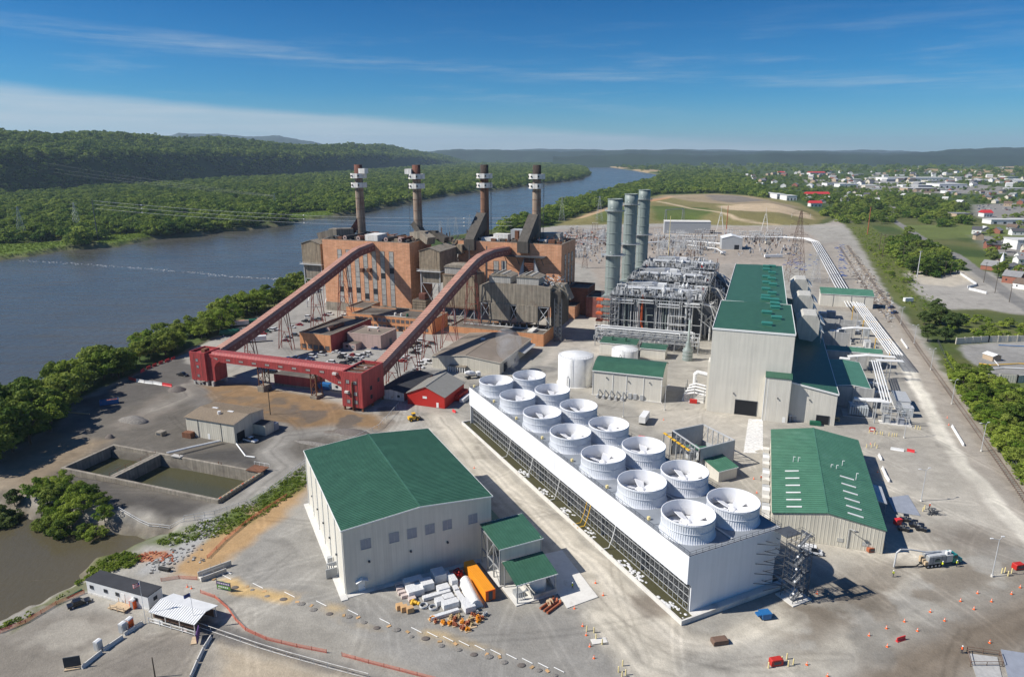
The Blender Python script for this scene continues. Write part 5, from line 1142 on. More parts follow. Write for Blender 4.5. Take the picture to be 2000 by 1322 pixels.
def bus(name,label,pts,n,gap,r,m='pipe_white',legs=True,every=18):
 pts=[Vector(p)for p in pts];c=pts[0].copy();c.z=0;T=thing(name,label,'bus duct',c);P=[p-c for p in pts]
 for k in range(n):
  off=(k-(n-1)/2)*gap;Q=[]
  for i,p in enumerate(P):
   d0=(P[i]-P[i-1])if i else(P[1]-P[0]);d1=(P[i+1]-P[i])if i<len(P)-1 else d0;dd=(d0.normalized()+d1.normalized());nn=Vector((dd.y,-dd.x,0));nn=nn.normalized()if nn.length>1e-6 else Vector((1,0,0));Q.append(p+nn*off/max(.5,nn.dot(Vector((d1.y,-d1.x,0)).normalized())))
  b=MB();b.tube(Q,r,m,8);b.build('bus_tube',T)
 if legs:
  k=0
  for a_,e_ in zip(P[:-1],P[1:]):
   L=(e_-a_).length;dr=(e_-a_).normalized();nn=Vector((dr.y,-dr.x,0)).normalized()if abs(dr.z)<.9 else None
   if nn is None:continue
   for i in range(max(1,int(L/every))):
    p=a_+dr*(i+.5)*L/max(1,int(L/every));b=MB();h=n*gap/2+.2;s='yellow' if every<30 and k%2==0 else 'galv'
    for q in(-h,h):b.bar((p.x+nn.x*q,p.y+nn.y*q,0),(p.x+nn.x*q,p.y+nn.y*q,p.z),.3,s)
    b.bar((p.x-nn.x*h,p.y-nn.y*h,p.z-r-.15),(p.x+nn.x*h,p.y+nn.y*h,p.z-r-.15),.3,s);b.build('support',T);k+=1
 return T
bus('bus_duct','six parallel white bus tubes on yellow legs along the outer edge of the electrical yard',[B(61.8,474,9),B(64.8,352,9)],6,1.15,.27)
bus('bus_duct','short bundle of four white bus tubes reaching the nearest transformer',[B(54.5,338,9),B(51,281,9),B(44,281,8.5)],4,1.0,.25,every=30)
bus('bus_duct','white bus tubes crossing from the middle transformer to the long outer bundle',[B(44,347,7.5),B(52,347,9),B(64,347.5,9)],3,1.2,.25,every=40)
bus('bus_duct','white bus tubes crossing over to the farthest transformer bay',[B(44,403,7.5),B(52,403,9),B(62,404,9)],3,1.2,.25,every=40)
bus('bus_duct','white bus tubes linking the outer bundle with the near bundle',[B(54.8,338,9.4),B(66,340,9.4)],3,1.2,.25,every=40)
bus('bus_duct','long bundle of white pipes bending away from the electrical yard toward the switchyard',[at(1668,600,4),at(1640,556,4),at(1612,506,4),at(1592,472,4),at(1575,466,4),at(1530,463,4),at(1440,462,4)],5,1.9,.32,every=50)
bus('bus_duct','white gantry of pipes just behind the far cream building',[at(1600,566,7),at(1664,571,7)],1,1,.4,every=12)
g=random.Random(21);k=0
for i in range(34):
 u,v=g.uniform(36,62),g.uniform(288,470);b=MB();w,d,h=g.uniform(.8,2.6),g.uniform(.8,2.2),g.uniform(1.4,4.2);b.box(-w,w,-d,d,0,h,g.choice(('hvac','galv','white_plastic','louvre_grey','transformer_grey')));b.box(-w-.1,w+.1,-d-.1,d+.1,h,h+.12,'galv');b.box(-w*.4,w*.4,-d-.03,-d,.3,h*.8,'steel_grey');b.cyl((0,0,h),(0,0,h+.5),.3,'galv',n=8)
 near=['nearest','middle','farthest'][min(2,int((v-288)/61))];tag(b.build('electrical_cabinet',loc=B(u,v),rz=BB),f'grey metal cabinet standing about the {near} transformer bay','cabinet',f'cabinets of the {near} transformer bay')
T=thing('control_trailer','grey-roofed white container office at the near right corner of the electrical yard','container office',B(57.5,297),BB)
b=MB();b.box(0,5,0,13,.3,4.2,'white_plastic',top='hvac');b.build('body',T);b=MB();b.box(5.0,5.06,1,6,.5,3.9,'opening_dark');b.build('door',T);b=MB();b.box(-.15,5.2,-.15,13.2,4.2,4.4,'hvac');b.build('roof',T)
for lab,pts,n in(('pair of long white pipes crossing the switchyard behind the stacks',[(1262,474),(1330,470),(1410,476)],2),('white pipe running toward the arched white workshop',[(1340,478),(1400,486),(1412,494)],1),('white pipe along the long grey switch house',[(1280,460),(1400,461)],1)):bus('yard_pipe',lab,[at(x,y,3)for x,y in pts],n,4,.55,every=40)
def strip_window(parent,x,z0,z1,w,y,bands,m='window_block'):
 """tall glazed strip let into the brick: steel frame, block glazing with darker opening lights"""
 f=MB();f.box(x-w/2-.12,x-w/2,y-.14,y-.003,z0,z1,'dark_steel');f.box(x+w/2,x+w/2+.12,y-.14,y-.003,z0,z1,'dark_steel');f.box(x-w/2-.2,x+w/2+.2,y-.22,y-.003,z0-.3,z0,'old_concrete')
 p=MB();n=max(2,int((z1-z0)/3.2));h=(z1-z0)/n
 for i in range(n):
  p.box(x-w/2,x+w/2,y-.06,y-.003,z0+i*h,z0+(i+1)*h-.14,'window_dark' if i in bands else m);f.box(x-w/2,x+w/2,y-.12,y-.003,z0+(i+1)*h-.14,z0+(i+1)*h,'dark_steel')
 for k in(1,2):f.box(x-w/2+w*k/3-.03,x-w/2+w*k/3+.03,y-.09,y-.06,z0,z1,'dark_steel')
 o=f.build('window',parent);p.build('glazing',o)
def parapet_box(b,x0,x1,y0,y1,h,wall,roof,t=.5,up=.9,cap='old_concrete'):
 b.box(x0,x1,y0,y0+t,0,h,wall);b.box(x0,x1,y1-t,y1,0,h,wall);b.box(x0,x0+t,y0+t,y1-t,0,h,wall);b.box(x1-t,x1,y0+t,y1-t,0,h,wall)
 b.box(x0+t,x1-t,y0+t,y1-t,h-up-.3,h-up,roof)
 for q in((x0-.06,x1+.06,y0-.06,y0+t+.05),(x0-.06,x1+.06,y1-t-.05,y1+.06),(x0-.06,x0+t+.05,y0+t+.05,y1-t-.05),(x1-t-.05,x1+.06,y0+t+.05,y1-t-.05)):b.box(*q,h+.003,h+.22,cap)
L0,LV=-267.0,378.0
T=thing('boiler_house','tall orange brick boiler house with seven tall window strips, left of its twin','power station block',B(L0,LV),BB)
w=63.5;b=MB();parapet_box(b,0,w,0,30,46.8,'orange_brick','dark_roof');b.build('wall',T)
b=MB();b.box(-.15,w+.15,-.15,-.003,0,5.6,'old_concrete');b.build('plinth',T)
for i,X in enumerate((650,755,865,972,1082,1190,1303)):
 u,z0=face(BB,LV,*S(23,X+8,1012));_,z1=face(BB,LV,*S(23,X,312+i*5));strip_window(T,u-L0,6.2,z1,2.9,0,((2,),(2,),(2,),(1,),(2,),(5,),(6,))[i])
for X in(920,1012):
 u,z=face(BB,LV,*S(23,X,575));b=MB();b.ext([(u-L0-1.1,z-1.2),(u-L0+1.1,z-1.2),(u-L0+1.1,z+1.2),(u-L0-1.1,z+1.2)],-2.6,-.003,'rust');b.build('wall_hood',T)
for k,X in enumerate((680,852,1210,1390)):
 u,z=face(BB,LV+2.5,*S(23,X,160+k*8));x=u-L0;b=MB();b.cyl((x,3,48.0),(x+1.5,25,48.0),1.15,'chimney_cap' if k%2 else 'dark_duct',n=14);b.cyl((x,2.7,48.0),(x,3,48.0),1.4,'pink_wall',n=16);b.cyl((x,2.6,48.0),(x,2.7,48.0),.55,'opening_dark',n=10);[b.box(x-.9+q*.07,x+.9+q*.07,q-.3,q+.3,45.9,47.2,'dark_steel')for q in(6,14,22)];b.build('roof_drum',T)
u,_=face(BB,LV+2,*S(23,990,170));x=u-L0;b=MB();b.box(x-2.6,x+6.5,2,14,45.9,50.6,'white_weathered');b.build('penthouse',T)
g=random.Random(5);b=MB()
for k in range(80):
 x,y=g.uniform(2,w-2),g.uniform(6,28);s=g.uniform(.5,2.4);b.box(x-s,x+s,y-s*.6,y+s*.6,45.9,45.9+g.uniform(.6,3.0),g.choice(('rust','dark_duct','dark_steel','rust_box','dark_roof','pink_wall')))
for k in range(12):x,y=g.uniform(2,w-12),g.uniform(12,28);b.tube([(x,y,46),(x,y,48+g.random()*2),(x+g.uniform(4,10),y,48+g.random()*2)],.3,'rust')
o=b.build('roof_clutter',T);o['kind']='stuff'
def duct(b,pts,w,h,m):
 for p,q in zip(pts[:-1],pts[1:]):b.bar(p,q,w,m,h)
 for p in pts[1:-1]:b.cbox(p,(w*1.0,w*1.0,h*.98),m)
b=MB();duct(b,[(-8,9,47.5),(3,11,50.5),(10,20,50)],6,4.4,'grey_box');duct(b,[(8,22,48.5),(13.5,25,57.5)],4.4,4.2,'chimney_cap');b.build('gas_duct',T)
b=MB();duct(b,[(w+9,12,47.2),(w+1,17,50.2),(w-8,21,49)],6,4.6,'grey_box');duct(b,[(w-2,23,48.5),(w-9,25,57)],4.4,4.2,'dark_duct');duct(b,[(w+14,24,46.5),(w+4,26,50.0),(w-7,26,49.5)],5.0,4.0,'dark_duct');b.build('gas_duct',T)
R0,RV=-183.5,406.5
T=thing('boiler_house','tall orange brick boiler house behind the grey bunkers, right of its twin','power station block',B(R0,RV),BB)
w=69.5;b=MB();parapet_box(b,0,w,0,33.5,46.2,'orange_brick','dark_roof');b.build('wall',T)
for X in(1055,1150):u,z1=face(BB,RV,*S(24,X,310));strip_window(T,u-R0,14,z1,3.2,0,(6,))
for k in range(3):
 f=MB();y=9+k*8;f.box(w+.003,w+.16,y-1.5,y+1.5,11,39,'dark_steel');o=f.build('window',T);p=MB()
 for i in range(9):p.box(w+.163,w+.2,y-1.3,y+1.3,11.3+i*3.08,14.0+i*3.08,'window_dark' if i in(2,6)else 'window_block')
 p.build('glazing',o)
b=MB();b.box(46.5,52.5,-3.2,-.003,24,38.5,'rust');[b.box(46.2,52.8,-3.4,-3.2,24.5+k*1.3,24.9+k*1.3,'chimney_cap')for k in range(11)];b.build('louvre_tower',T)
b=MB();b.ext([(52.6,24),(59,17),(59,20),(52.6,37)],-3,-1,'galv');b.ext([(46.0,37),(40.5,20),(40.5,17),(46.0,24)],-3,-1,'galv');b.build('gas_duct',T)
b=MB();b.box(33,60,-5,-.003,38.0,38.8,'dark_steel');[b.bar((x,-5,38),(x,-.1,33),.3,'dark_steel')for x in(34,42,50,58)];[b.bar((33,-5,38.8+h),(60,-5,38.8+h),.1,'rust')for h in(.6,1.2)];b.build('gallery',T)
b=MB();b.box(1,5,-5,-.003,38,44,'rust_box');[b.bar((x,-5,0),(x,-5,44),.5,'dark_steel')for x in(10,22)];[b.bar((10,-5,z),(22,-5,z),.3,'rust')for z in(20,26,32,38)];[b.bar((10,-5,z),(22,-5,z+6),.2,'rust')for z in(20,26,32)];b.build('steel_frame',T)
CH=[]
for(k,X,v,bv,r)in((0,915,403,LV,2.75),(1,1608,403,LV,2.75)):CH.append((loc(BB,B(face(BB,v,*S(21,X,955))[0],v)),r))
for(k,X,v,bv,r)in((2,545,428,RV,2.8),(3,1172,428,RV,2.8)):CH.append((loc(BB,B(face(BB,v,*S(22,X,1010))[0],v)),r))
for i in(2,3):
 u,v=CH[i][0];x,y=u-R0,v-RV;b=MB();m='dark_duct'
 b.box(x-4.6,x+2.6,-3.4,3.4,40.4,47.5,m);prof=[(-3.4,47.5),(3.4,47.5),(y-1.5,51.5),(y-1.5,62.5),(y-4,62.5)];b.ext([(a-0,z)for a,z in prof],x-4.2,x+2.2,m,axis='x');[b.box(x-4.75,x-4.6,q,q+.2,40.4,47.5,'rust')for q in(-2,0,2)];b.build('gas_duct',T)
g=random.Random(6);b=MB()
for k in range(75):
 x,y=g.uniform(2,w-2),g.uniform(4,31);s=g.uniform(.5,2.2);b.box(x-s,x+s,y-s*.6,y+s*.6,45.3,45.3+g.uniform(.6,3.0),g.choice(('rust','dark_duct','dark_steel','white_weathered','dark_roof','rust_box')))
for k in range(10):x=g.uniform(48,w-3);y=g.uniform(4,30);b.bar((x,y,45.3),(x+g.uniform(-4,4),y+g.uniform(-3,3),49.5),.25,'rust')
o=b.build('roof_clutter',T);o['kind']='stuff'
for x,y,dx,dy,h,m in((26,12,5,3,4.6,'white_weathered'),(37,10,1.2,1.2,7,'rust'),(18,8,4,3,2.5,'white_weathered'),(55,26,7,4,5,'grey_box_light'),(36,24,7,4,6.5,'hvac')):
 b=MB();b.box(x-dx,x+dx,y-dy,y+dy,45.3,45.3+h,m);b.box(x-dx-.1,x+dx+.1,y-dy-.1,y+dy+.1,45.3+h,45.5+h,m);b.build('penthouse',T)
b=MB();g=random.Random(15)
for k in range(150):x,y,z=g.uniform(-19,0),g.uniform(2,34),g.uniform(0,44);d=g.choice(((g.uniform(3,9),0,0),(0,g.uniform(3,9),0),(0,0,g.uniform(4,12)),(4,0,5)));b.bar((x,y,z),(min(x+d[0],-.1),y+d[1],z+d[2]),g.uniform(.25,.7),g.choice(('rust','dark_steel','dark_duct','chimney_cap')))
for k in range(46):x,y,z=g.uniform(-18,-2),g.uniform(8,34),g.uniform(0,42);s=g.uniform(.6,2.2);b.box(x-s,min(x+s,-.1),y-s,y+s,z,z+s*1.6,g.choice(('rust','dark_duct','rust_box','dark_steel')))
o=b.build('boiler_steelwork',T);o['kind']='stuff'
def chimney(i,lab):
 (u,v),r=CH[i];zb=45.9 if i<2 else 45.3;T=thing('chimney',lab,'chimney',B(u,v),BB,'four rusty chimneys of the coal station')
 b=MB();b.lathe((0,0,0),[(r*1.08,zb),(r*1.0,70),(r*.96,84)],'chimney_shell' if i!=2 else 'chimney_rust',28)
 for z in(53,58.5,64.5,71.5,76.5):b.lathe((0,0,z),[(r,0),(r+.14,.02),(r+.14,.3),(r,.32)],'chimney_rust',28)
 b.build('shaft',T);b=MB();b.lathe((0,0,84),[(r*.96,0),(r*.95,9.2),(r*.82,9.2),(r*.8,7)],'chimney_cap' if i<2 else 'chimney_soot',28);b.lathe((0,0,91),[(r*.8,0),(0,0)],'opening_dark',20);b.build('cap',T)
 for z,R_,h in((84.6,5.3,3.1),(78.6,5.2,3.2)):
  b=MB();b.lathe((0,0,z),[(r+.02,0),(R_,0),(R_,h),(R_-.25,h),(R_-.25,.3),(r+.02,.3)],'white_weathered',8,False);o=b.build('platform',T);o.rotation_euler=(0,0,.39)
  b=MB()
  for a in(3.6,4.3,5.2):c,s=math.cos(a),math.sin(a);b.cbox((c*R_*.965,s*R_*.965,h*.5+z),(.9,.9,1.0),'opening_dark',a)
  b.build('porthole',T)
 if i<2:b=MB();a=(-.2,3.5)[i];b.cbox((4.4*math.cos(a),4.4*math.sin(a),89.2),(4.6,4.6,3.2),'white_weathered');b.build('hoist_house',T)
 b=MB();a=(4.9,3.6,6.0,6.0)[i];c,s=math.cos(a),math.sin(a);q=r+.9+(1.6 if i else .2);t=(-s*.5,c*.5)
 for k in(-1,1):b.bar((c*q+k*t[0],s*q+k*t[1],zb),(c*q+k*t[0],s*q+k*t[1],84),.16,'dark_steel')
 for k in range(26):b.bar((c*q-t[0],s*q-t[1],zb+k*1.5),(c*q+t[0],s*q+t[1],zb+k*1.5+(.7 if k%2 else 0)),.12,'dark_steel')
 for z in(56,68,80):b.bar((c*r,s*r,z),(c*q,s*q,z),.14,'dark_steel')
 b.build('ladder',T)
for i,l in enumerate(('leftmost rusty chimney with two white boxed platforms, on the left boiler house','second rusty chimney from the left, at the right end of the left boiler house','third rusty chimney from the left, darkest red shaft, on the right boiler house','rightmost rusty chimney with sooty cap, on the right boiler house')):chimney(i,l)
def precip(lab,u,v,w,d,z0,z1,zl,hop=True):
 T=thing('dust_collector',lab,'dust collector',B(u,v),BB);b=MB();b.ext([(0,z0),(w,z0),(w,z1),(w/2,z1+2.2),(0,z1)],0,d,'rust_box');b.build('casing',T)
 b=MB();b.ext([(-.3,z1),(w/2,z1+2.3),(w+.3,z1),(w+.3,z1+.25),(w/2,z1+2.6),(-.3,z1+.25)],-.4,d+.3,'grey_box');b.build('roof',T)
 b=MB();b.box(.6,w-.6,.8,d-.8,zl,z0-.003,'grey_box');b.build('hopper',T);b=MB();b.box(-1.4,w+.8,-1.4,d,z0-.5,z0-.1,'galv');[b.bar((-1.4,-1.4,z0+q),(w+.8,-1.4,z0+q),.1,'galv')for q in(.5,1)];b.build('walkway',T)
 b=MB()
 for x in(.5,w-.5):
  for y in(.6,d-.6):b.bar((x,y,0),(x,y,z0),.55,'galv')
  b.bar((x,.6,2),(x,d-.6,zl),.3,'galv')
 b.bar((.5,.6,3),(w-.5,.6,zl),.3,'galv');b.bar((w-.5,.6,3),(.5,.6,zl),.3,'galv');b.bar((.5,.6,zl-.3),(w-.5,.6,zl-.3),.3,'galv');b.build('leg',T);return T
precip('rusty ribbed dust collector box on legs at the left flank of the coal station',-284.5,379.5,14.6,13,29.8,43,20)
precip('rusty ribbed dust collector box on legs between the two brick boiler houses',-196.5,377,14,26,30.5,42.4,23)
T=thing('ash_silo','brown ribbed silo with light grey top house behind the right-hand conveyor','silo',B(-177,369),BB)
b=MB();b.box(0,20.5,0,16,10.3,30.6,'rust_box');b.build('casing',T);b=MB();b.box(.8,17.5,1,12,30.603,34.6,'grey_box_light');b.ext([(.4,34.6),(17.9,34.6),(17,35.9),(9,36.4),(1.4,35.9)],.6,12.4,'grey_box');b.build('top_house',T)
b=MB();[b.bar((x,y,0),(x,y,10.3),.6,'louvre_grey')for x in(.5,7,14,20)for y in(.5,15)];[b.bar((x,.5,0),(x+6.5,.5,10),.3,'galv')for x in(.5,7,14)];[b.bar((-.5,-.5,z),(21,-.5,z),.2,'rust')for z in(10.4,11.4,30.8)];b.build('leg',T)
T=thing('crate_tower','stack of weathered timber-slatted louvres between the brick boiler houses','louvre tower',B(-196.5,366),BB)
b=MB();[b.box(0,9,0,7,1.6*k,1.6*k+1.25,'rust_box')for k in range(9)];b.box(.4,8.6,.4,6.6,0,14.2,'dark_duct');b.box(4,8,1,5,14.4,18,'chimney_cap');b.build('casing',T)
T=thing('coal_bunker','big grey clad bunkers on stilts with two arched rooftop cabins, before the right brick block','bunker',B(-146.2,352),BB)
b=MB();D=19
b.ext([(0,19.2),(41.5,19.2),(41.5,29.4),(34.5,30.6),(6,30.4),(0,28.6)],0,D,'grey_box');b.build('casing',T)
for x0,x1,lab in((5.8,18.4,0),(22.2,34.6,1)):
 b=MB();b.box(x0,x1,.003-.5,D-2,9.8,19.19,'grey_box');b.build('hopper',T)
 b=MB();b.box(x0-.2,x1,.6,13,30.62,34.4,'grey_box_light');c_=b.build('cabin',T);b=MB();n=8;pr=[(x0-.6+(x1-x0+1)*i/n,34.4+1.5*math.sin(math.pi*i/n))for i in range(n+1)];b.ext(pr,.2,13.4,'grey_box');[b.ext([(x0+1+k*3.3,34.5+1.6*math.sin(math.pi*(.15+.27*k))),(x0+2+k*3.3,34.6+1.6*math.sin(math.pi*(.22+.27*k))),(x0+2+k*3.3,34.85+1.6*math.sin(math.pi*(.22+.27*k))),(x0+1+k*3.3,34.75+1.6*math.sin(math.pi*(.15+.27*k)))],.1,13.5,'grey_box_light')for k in range(4)];b.build('roof',c_)
b=MB()
for x in(.6,6.2,12,18.4,22.4,28,34.6,40.8):
 for y in(.8,D-.8):b.bar((x,y,0),(x,y,19.2),.65,'dark_steel')
for x0,x1 in((.6,6.2),(18.4,22.4),(34.6,40.8)):
 b.bar((x0,.5,10),(x1,.5,18.8),.35,'galv');b.bar((x1,.5,10),(x0,.5,18.8),.35,'galv');b.bar((x0,.5,18.6),(x1,.5,18.6),.4,'galv');b.bar((x0,.5,1),(x1,.5,9.6),.3,'dark_steel')
for i in range(7):b.bar((6+i*4,.5,1),(8+i*4,.5,8),.25,'galv');b.bar((10+i*4,.5,1),(8+i*4,.5,8),.25,'galv')
b.box(18.6,22.0,2,D-2,15,30.3,'opening_dark');b.build('leg',T)
b=MB();b.box(41.503,47,2,D,8,27.5,'dark_duct');b.ext([(41.5,27.5),(47,27.5),(50,23),(52,23),(48,31),(41.5,31)],5,12,'grey_box');b.build('side_duct',T);b=MB()
for k in range(9):b.bar((44,.6,2.4*k),(48,.6,2.4*k+2.4),.25,'dark_steel');b.bar((48,.6,2.4*k),(44,.6,2.4*k+2.4),.25,'dark_steel');b.bar((44,.6,2.4*k),(48,.6,2.4*k),.2,'dark_steel')
b.bar((44,.6,0),(44,.6,24),.4,'dark_steel');b.bar((48,.6,0),(48,.6,24),.4,'dark_steel');b.build('lattice_mast',T)
g=random.Random(9);b=MB()
for k in range(60):x,y,z=g.uniform(36,47),g.uniform(1,12),g.uniform(30,35);b.bar((x,y,z),(x+g.uniform(-2,2),y+g.uniform(-1,1),z+g.uniform(-1,1.5)),g.uniform(.2,.5),g.choice(('galv','white_weathered','rust','dark_steel')))
o=b.build('vent_pipes',T);o['kind']='stuff'
T=thing('brick_annex','dark brick annex stepped against the right end of the coal station','building',B(-113.9,416),BB)
b=MB();parapet_box(b,.1,14,4,24,17.5,'dark_brick','dark_roof');b.build('wall',T);b=MB();parapet_box(b,14.003,24,0,22,13,'red_gallery','dark_roof');b.build('side_wing',T)
b=MB();b.box(.1,9,-9,3.9,0,8,'orange_brick',top='dark_roof');b.build('porch',T)
def gallery(name,lab,u,pts,bents,w=5.8,h=5.0):
 T=thing(name,lab,'conveyor',B(u,0),BB);W2_=w/2;pr=[(-W2_,-h/2),(W2_,-h/2),(W2_,h*.22),(W2_*.66,h/2),(-W2_*.66,h/2),(-W2_,h*.22)]
 rows=[]
 for i,(v,z)in enumerate(pts):
  a=pts[max(0,i-1)];c=pts[min(len(pts)-1,i+1)];d=Vector((0,c[0]-a[0],c[1]-a[1])).normalized();n=Vector((0,-d.z,d.y));rows.append([Vector((x,v,z))+n*t for x,t in pr])
 b=MB();tp=MB();n=len(pr)
 for r0,r1 in zip(rows[:-1],rows[1:]):
  for k in range(n):
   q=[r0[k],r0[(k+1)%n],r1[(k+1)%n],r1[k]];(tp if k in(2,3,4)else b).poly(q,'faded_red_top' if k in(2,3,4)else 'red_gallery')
 b.poly(rows[0][::-1],'red_gallery');b.poly(rows[-1],'red_gallery');b.build('housing',T)
 L=0
 for r0,r1 in zip(rows[:-1],rows[1:]):
  m=int((r1[3]-r0[3]).length/1.6)
  for i in range(m):
   t=i/max(1,m);tp.bar(r0[3].lerp(r1[3],t)+Vector((0,0,.04)),r0[4].lerp(r1[4],t)+Vector((0,0,.04)),.14,'red_gallery',.12)
 tp.build('roof',T)
 for r0,r1 in zip(rows[:-1],rows[1:]):
  m=int((r1[1]-r0[1]).length/4.2)
  for i in range(m):
   p=r0[1].lerp(r1[1],(i+.5)/m)*.45+r0[2].lerp(r1[2],(i+.5)/m)*.55;d=(r1[1]-r0[1]).normalized();b=MB();b.bar(p+Vector((.03,0,0))-d*.55,p+Vector((.03,0,0))+d*.55,.1,'faded_red_top',.8);b.build('window',T)
 for v,sp in bents:
  z=np.interp(v,[p[0]for p in pts],[p[1]for p in pts])-h/2;b=MB();
  for s in(-1,1):
   for q in(-1.2,1.2):b.bar((s*(2.2+z*sp),v+q,0),(s*2.2,v+q*.7,z),.3,'red_steel')
  n_=max(2,int(z/8.5));
  for k in range(n_):
   za,zb2=z*k/n_,z*(k+1)/n_;xa,xb=2.2+z*sp*(1-k/n_),2.2+z*sp*(1-(k+1)/n_)
   for q in(-1.1,):b.bar((-xa,v+q,za),(0,v+q,zb2),.2,'red_steel');b.bar((xa,v+q,za),(0,v+q,zb2),.2,'red_steel');b.bar((-xb,v+q,zb2),(xb,v+q,zb2),.2,'red_steel')
  b.build('trestle',T)
 return T
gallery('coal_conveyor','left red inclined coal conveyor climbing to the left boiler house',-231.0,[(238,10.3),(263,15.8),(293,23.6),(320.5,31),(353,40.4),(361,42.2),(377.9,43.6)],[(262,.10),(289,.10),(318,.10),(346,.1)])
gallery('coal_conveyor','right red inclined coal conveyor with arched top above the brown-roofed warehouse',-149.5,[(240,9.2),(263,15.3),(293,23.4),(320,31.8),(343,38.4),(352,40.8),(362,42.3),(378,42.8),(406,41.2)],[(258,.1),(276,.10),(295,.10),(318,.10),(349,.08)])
T=thing('transfer_tower','red clad transfer tower at the left end of the level conveyor','tower',B(-234.6,227.2),BB)
b=MB();pr=[(0,0),(8.6,0),(8.6,9.5),(0,9.5)];b.box(0,8.6,0,9.5,2.2,14.4,'red_clad');b.ext([(0,14.4),(8.6,14.4),(8.6,15.2),(0,15.2)],0,.5,'red_clad');b.box(0,.4,.5,9.5,14.4,15.4,'red_clad');b.box(8.2,8.6,.5,9.5,14.4,15.4,'red_clad');b.box(.4,8.2,9.1,9.5,14.4,15.4,'red_clad');b.box(4,6,3,6,14.42,15.9,'rust');b.build('housing',T)
b=MB();b.ext([(8.603,2.2),(12.2,2.2),(12.2,8.6),(13.2,10.4),(15.2,11.9),(8.603,14.2)],1.2,8.6,'red_clad');b.build('side_arch',T)
for x,z in((3.9,11.6),(4.0,8.6),(4.0,4.4)):window(T,x,z-.6,1.4,1.3,0,'front','dark_steel','window_block',2,2)
b=MB();[b.box(x-.5,x+.5,y-.5,y+.5,-.1,2.2,'concrete')for x in(.8,7.8,11)for y in(.8,8.6)];b.bar((1,.3,2.2),(4,.3,.2),.25,'galv');b.bar((6,.3,.2),(4,.3,2.2),.25,'galv');b.build('footing',T)
b=MB();b.box(2.2,2.4,-.05,-.003,2.3,14.6,'red_gallery');b.box(6.2,6.4,-.05,-.003,2.3,14.6,'red_gallery');b.build('cover_strip',T)
T=thing('transfer_tower','red clad transfer tower with open roof at the right end of the level conveyor','tower',B(-153.0,222.6),BB)
b=MB();b.box(0,9.6,0,16.8,1.6,14.2,'red_clad');
for q in((0,9.6,0,.6),(0,9.6,16.2,16.8),(0,.6,.6,16.2),(9.0,9.6,.6,16.2)):b.box(*q,14.203,16.2,'red_clad')
b.build('housing',T)
b=MB();[b.bar((.6,3+k*2.2,15.3),(9,4.5+k*2.2,15.3),.5,'rust' if k%2 else 'old_concrete')for k in range(6)];b.cyl((6,9,14.5),(6,9,16.0),.7,'pink_wall',n=12);b.build('conveyor_drive',T)
for x,zs in((3.0,(12.2,7.6,3.9)),(6.4,(12.0,7.4,3.9))):
 for z in zs:window(T,x,z-.7,1.5,1.5,0,'front','dark_steel','window_block',2,2)
for y,zs in((6.5,(8.2,4.4)),(12.5,(9.8,))):
 for z in zs:window(T,y,z-.7,1.6,1.7,9.6,'right','dark_steel','window_dark',2,2)
b=MB();b.tube([(5.2,-.35,.4),(5.2,-.35,12.2),(6.0,-.6,12.8)],.28,'rust');b.build('downpipe',T);b=MB();b.box(1.9,3.4,-1.0,-.003,7.6,8.4,'pale_concrete');b.build('wall_hood',T)
b=MB();[b.box(x-.35,x+.35,y-.35,y+.35,-.1,1.6,'rust')for x in(.6,4.8,9)for y in(.6,8,16)];b.build('footing',T);b=MB();[b.box(x,x+.16,-.05,-.003,1.7,14.2,'red_gallery')for x in(1.9,7.3)];b.build('cover_strip',T)
T=thing('level_conveyor','level red conveyor bridge with small square windows between the two transfer towers','conveyor',B(-226,228.6),BB)
b=MB();LX=73.0;b.ext([(0,11.4),(57,11.2),(LX,5.6),(LX,14.2),(0,14.5)],0,5.6,'red_clad');b.build('housing',T)
b=MB();b.ext([(0,14.2),(.9,15.5),(4.7,15.5),(5.6,14.2)],2,LX,'red_clad',axis='x');[b.bar((x,.85,15.52),(x,4.75,15.52),.12,'faded_red_top',.1)for x in np.arange(3,LX,1.6)];b.build('roof',T)
for k in range(10):window(T,4.6+k*6.9,12.3,2.3,1.0,0,'front','red_gallery','window_block',3,1)
window(T,68.4,8.6,2.4,1.1,0,'front','red_gallery','window_block',3,1);b=MB();b.box(65.4,67.2,-1.0,-.003,12.4,13.3,'pale_concrete');b.build('wall_hood',T)
for x in(27.5,54.5):
 b=MB()
 for s in(.8,4.8):
  for q in(-1.2,1.2):b.bar((x+q,s,0),(x+q,s,11.3),.34,'rust')
  for z in(1,4.4,7.8):b.bar((x-1.2,s,z),(x+1.2,s,z+3.4),.18,'rust');b.bar((x+1.2,s,z),(x-1.2,s,z+3.4),.18,'rust')
 b.box(x-1.6,x+1.6,0,5.4,-.1,2.6 if x<30 else 1.2,'old_concrete');b.build('trestle',T)
T=thing('brick_office','long two-storey orange brick office with flat roof below the left boiler house','building',B(-238,343),BB)
b=MB();parapet_box(b,13,66,0,21,8.4,'red_brick_low','dark_roof',up=.6);b.build('wall',T)
for lev,z in((0,1.2),(1,5.0)):
 for k in range(16):window(T,16.5+k*3.05,z,2.2,1.9,0,'front','white_trim' if k in(5,6)else 'rust','window_glass',3,2)
b=MB();parapet_box(b,0,12.8,14,33,8.6,'red_brick_low','dark_roof',up=.5);b.build('side_wing',T)
b=MB();b.box(44,47,-.03,-.003,.1,3,'opening_dark');b.build('door',T);b=MB();[b.cyl((x,6,7.8),(x,6,9.4),.7,'white_weathered' if x!=47 else 'dark_green_paint',n=12)for x in(39,43,47)];b.box(34,48,2,2.5,7.82,8.3,'pale_concrete');b.build('roof_vent',T)
T=thing('brick_store','orange brick store with parapet, dark roof and a long drum on its roof','building',B(-224.2,291.5),BB)
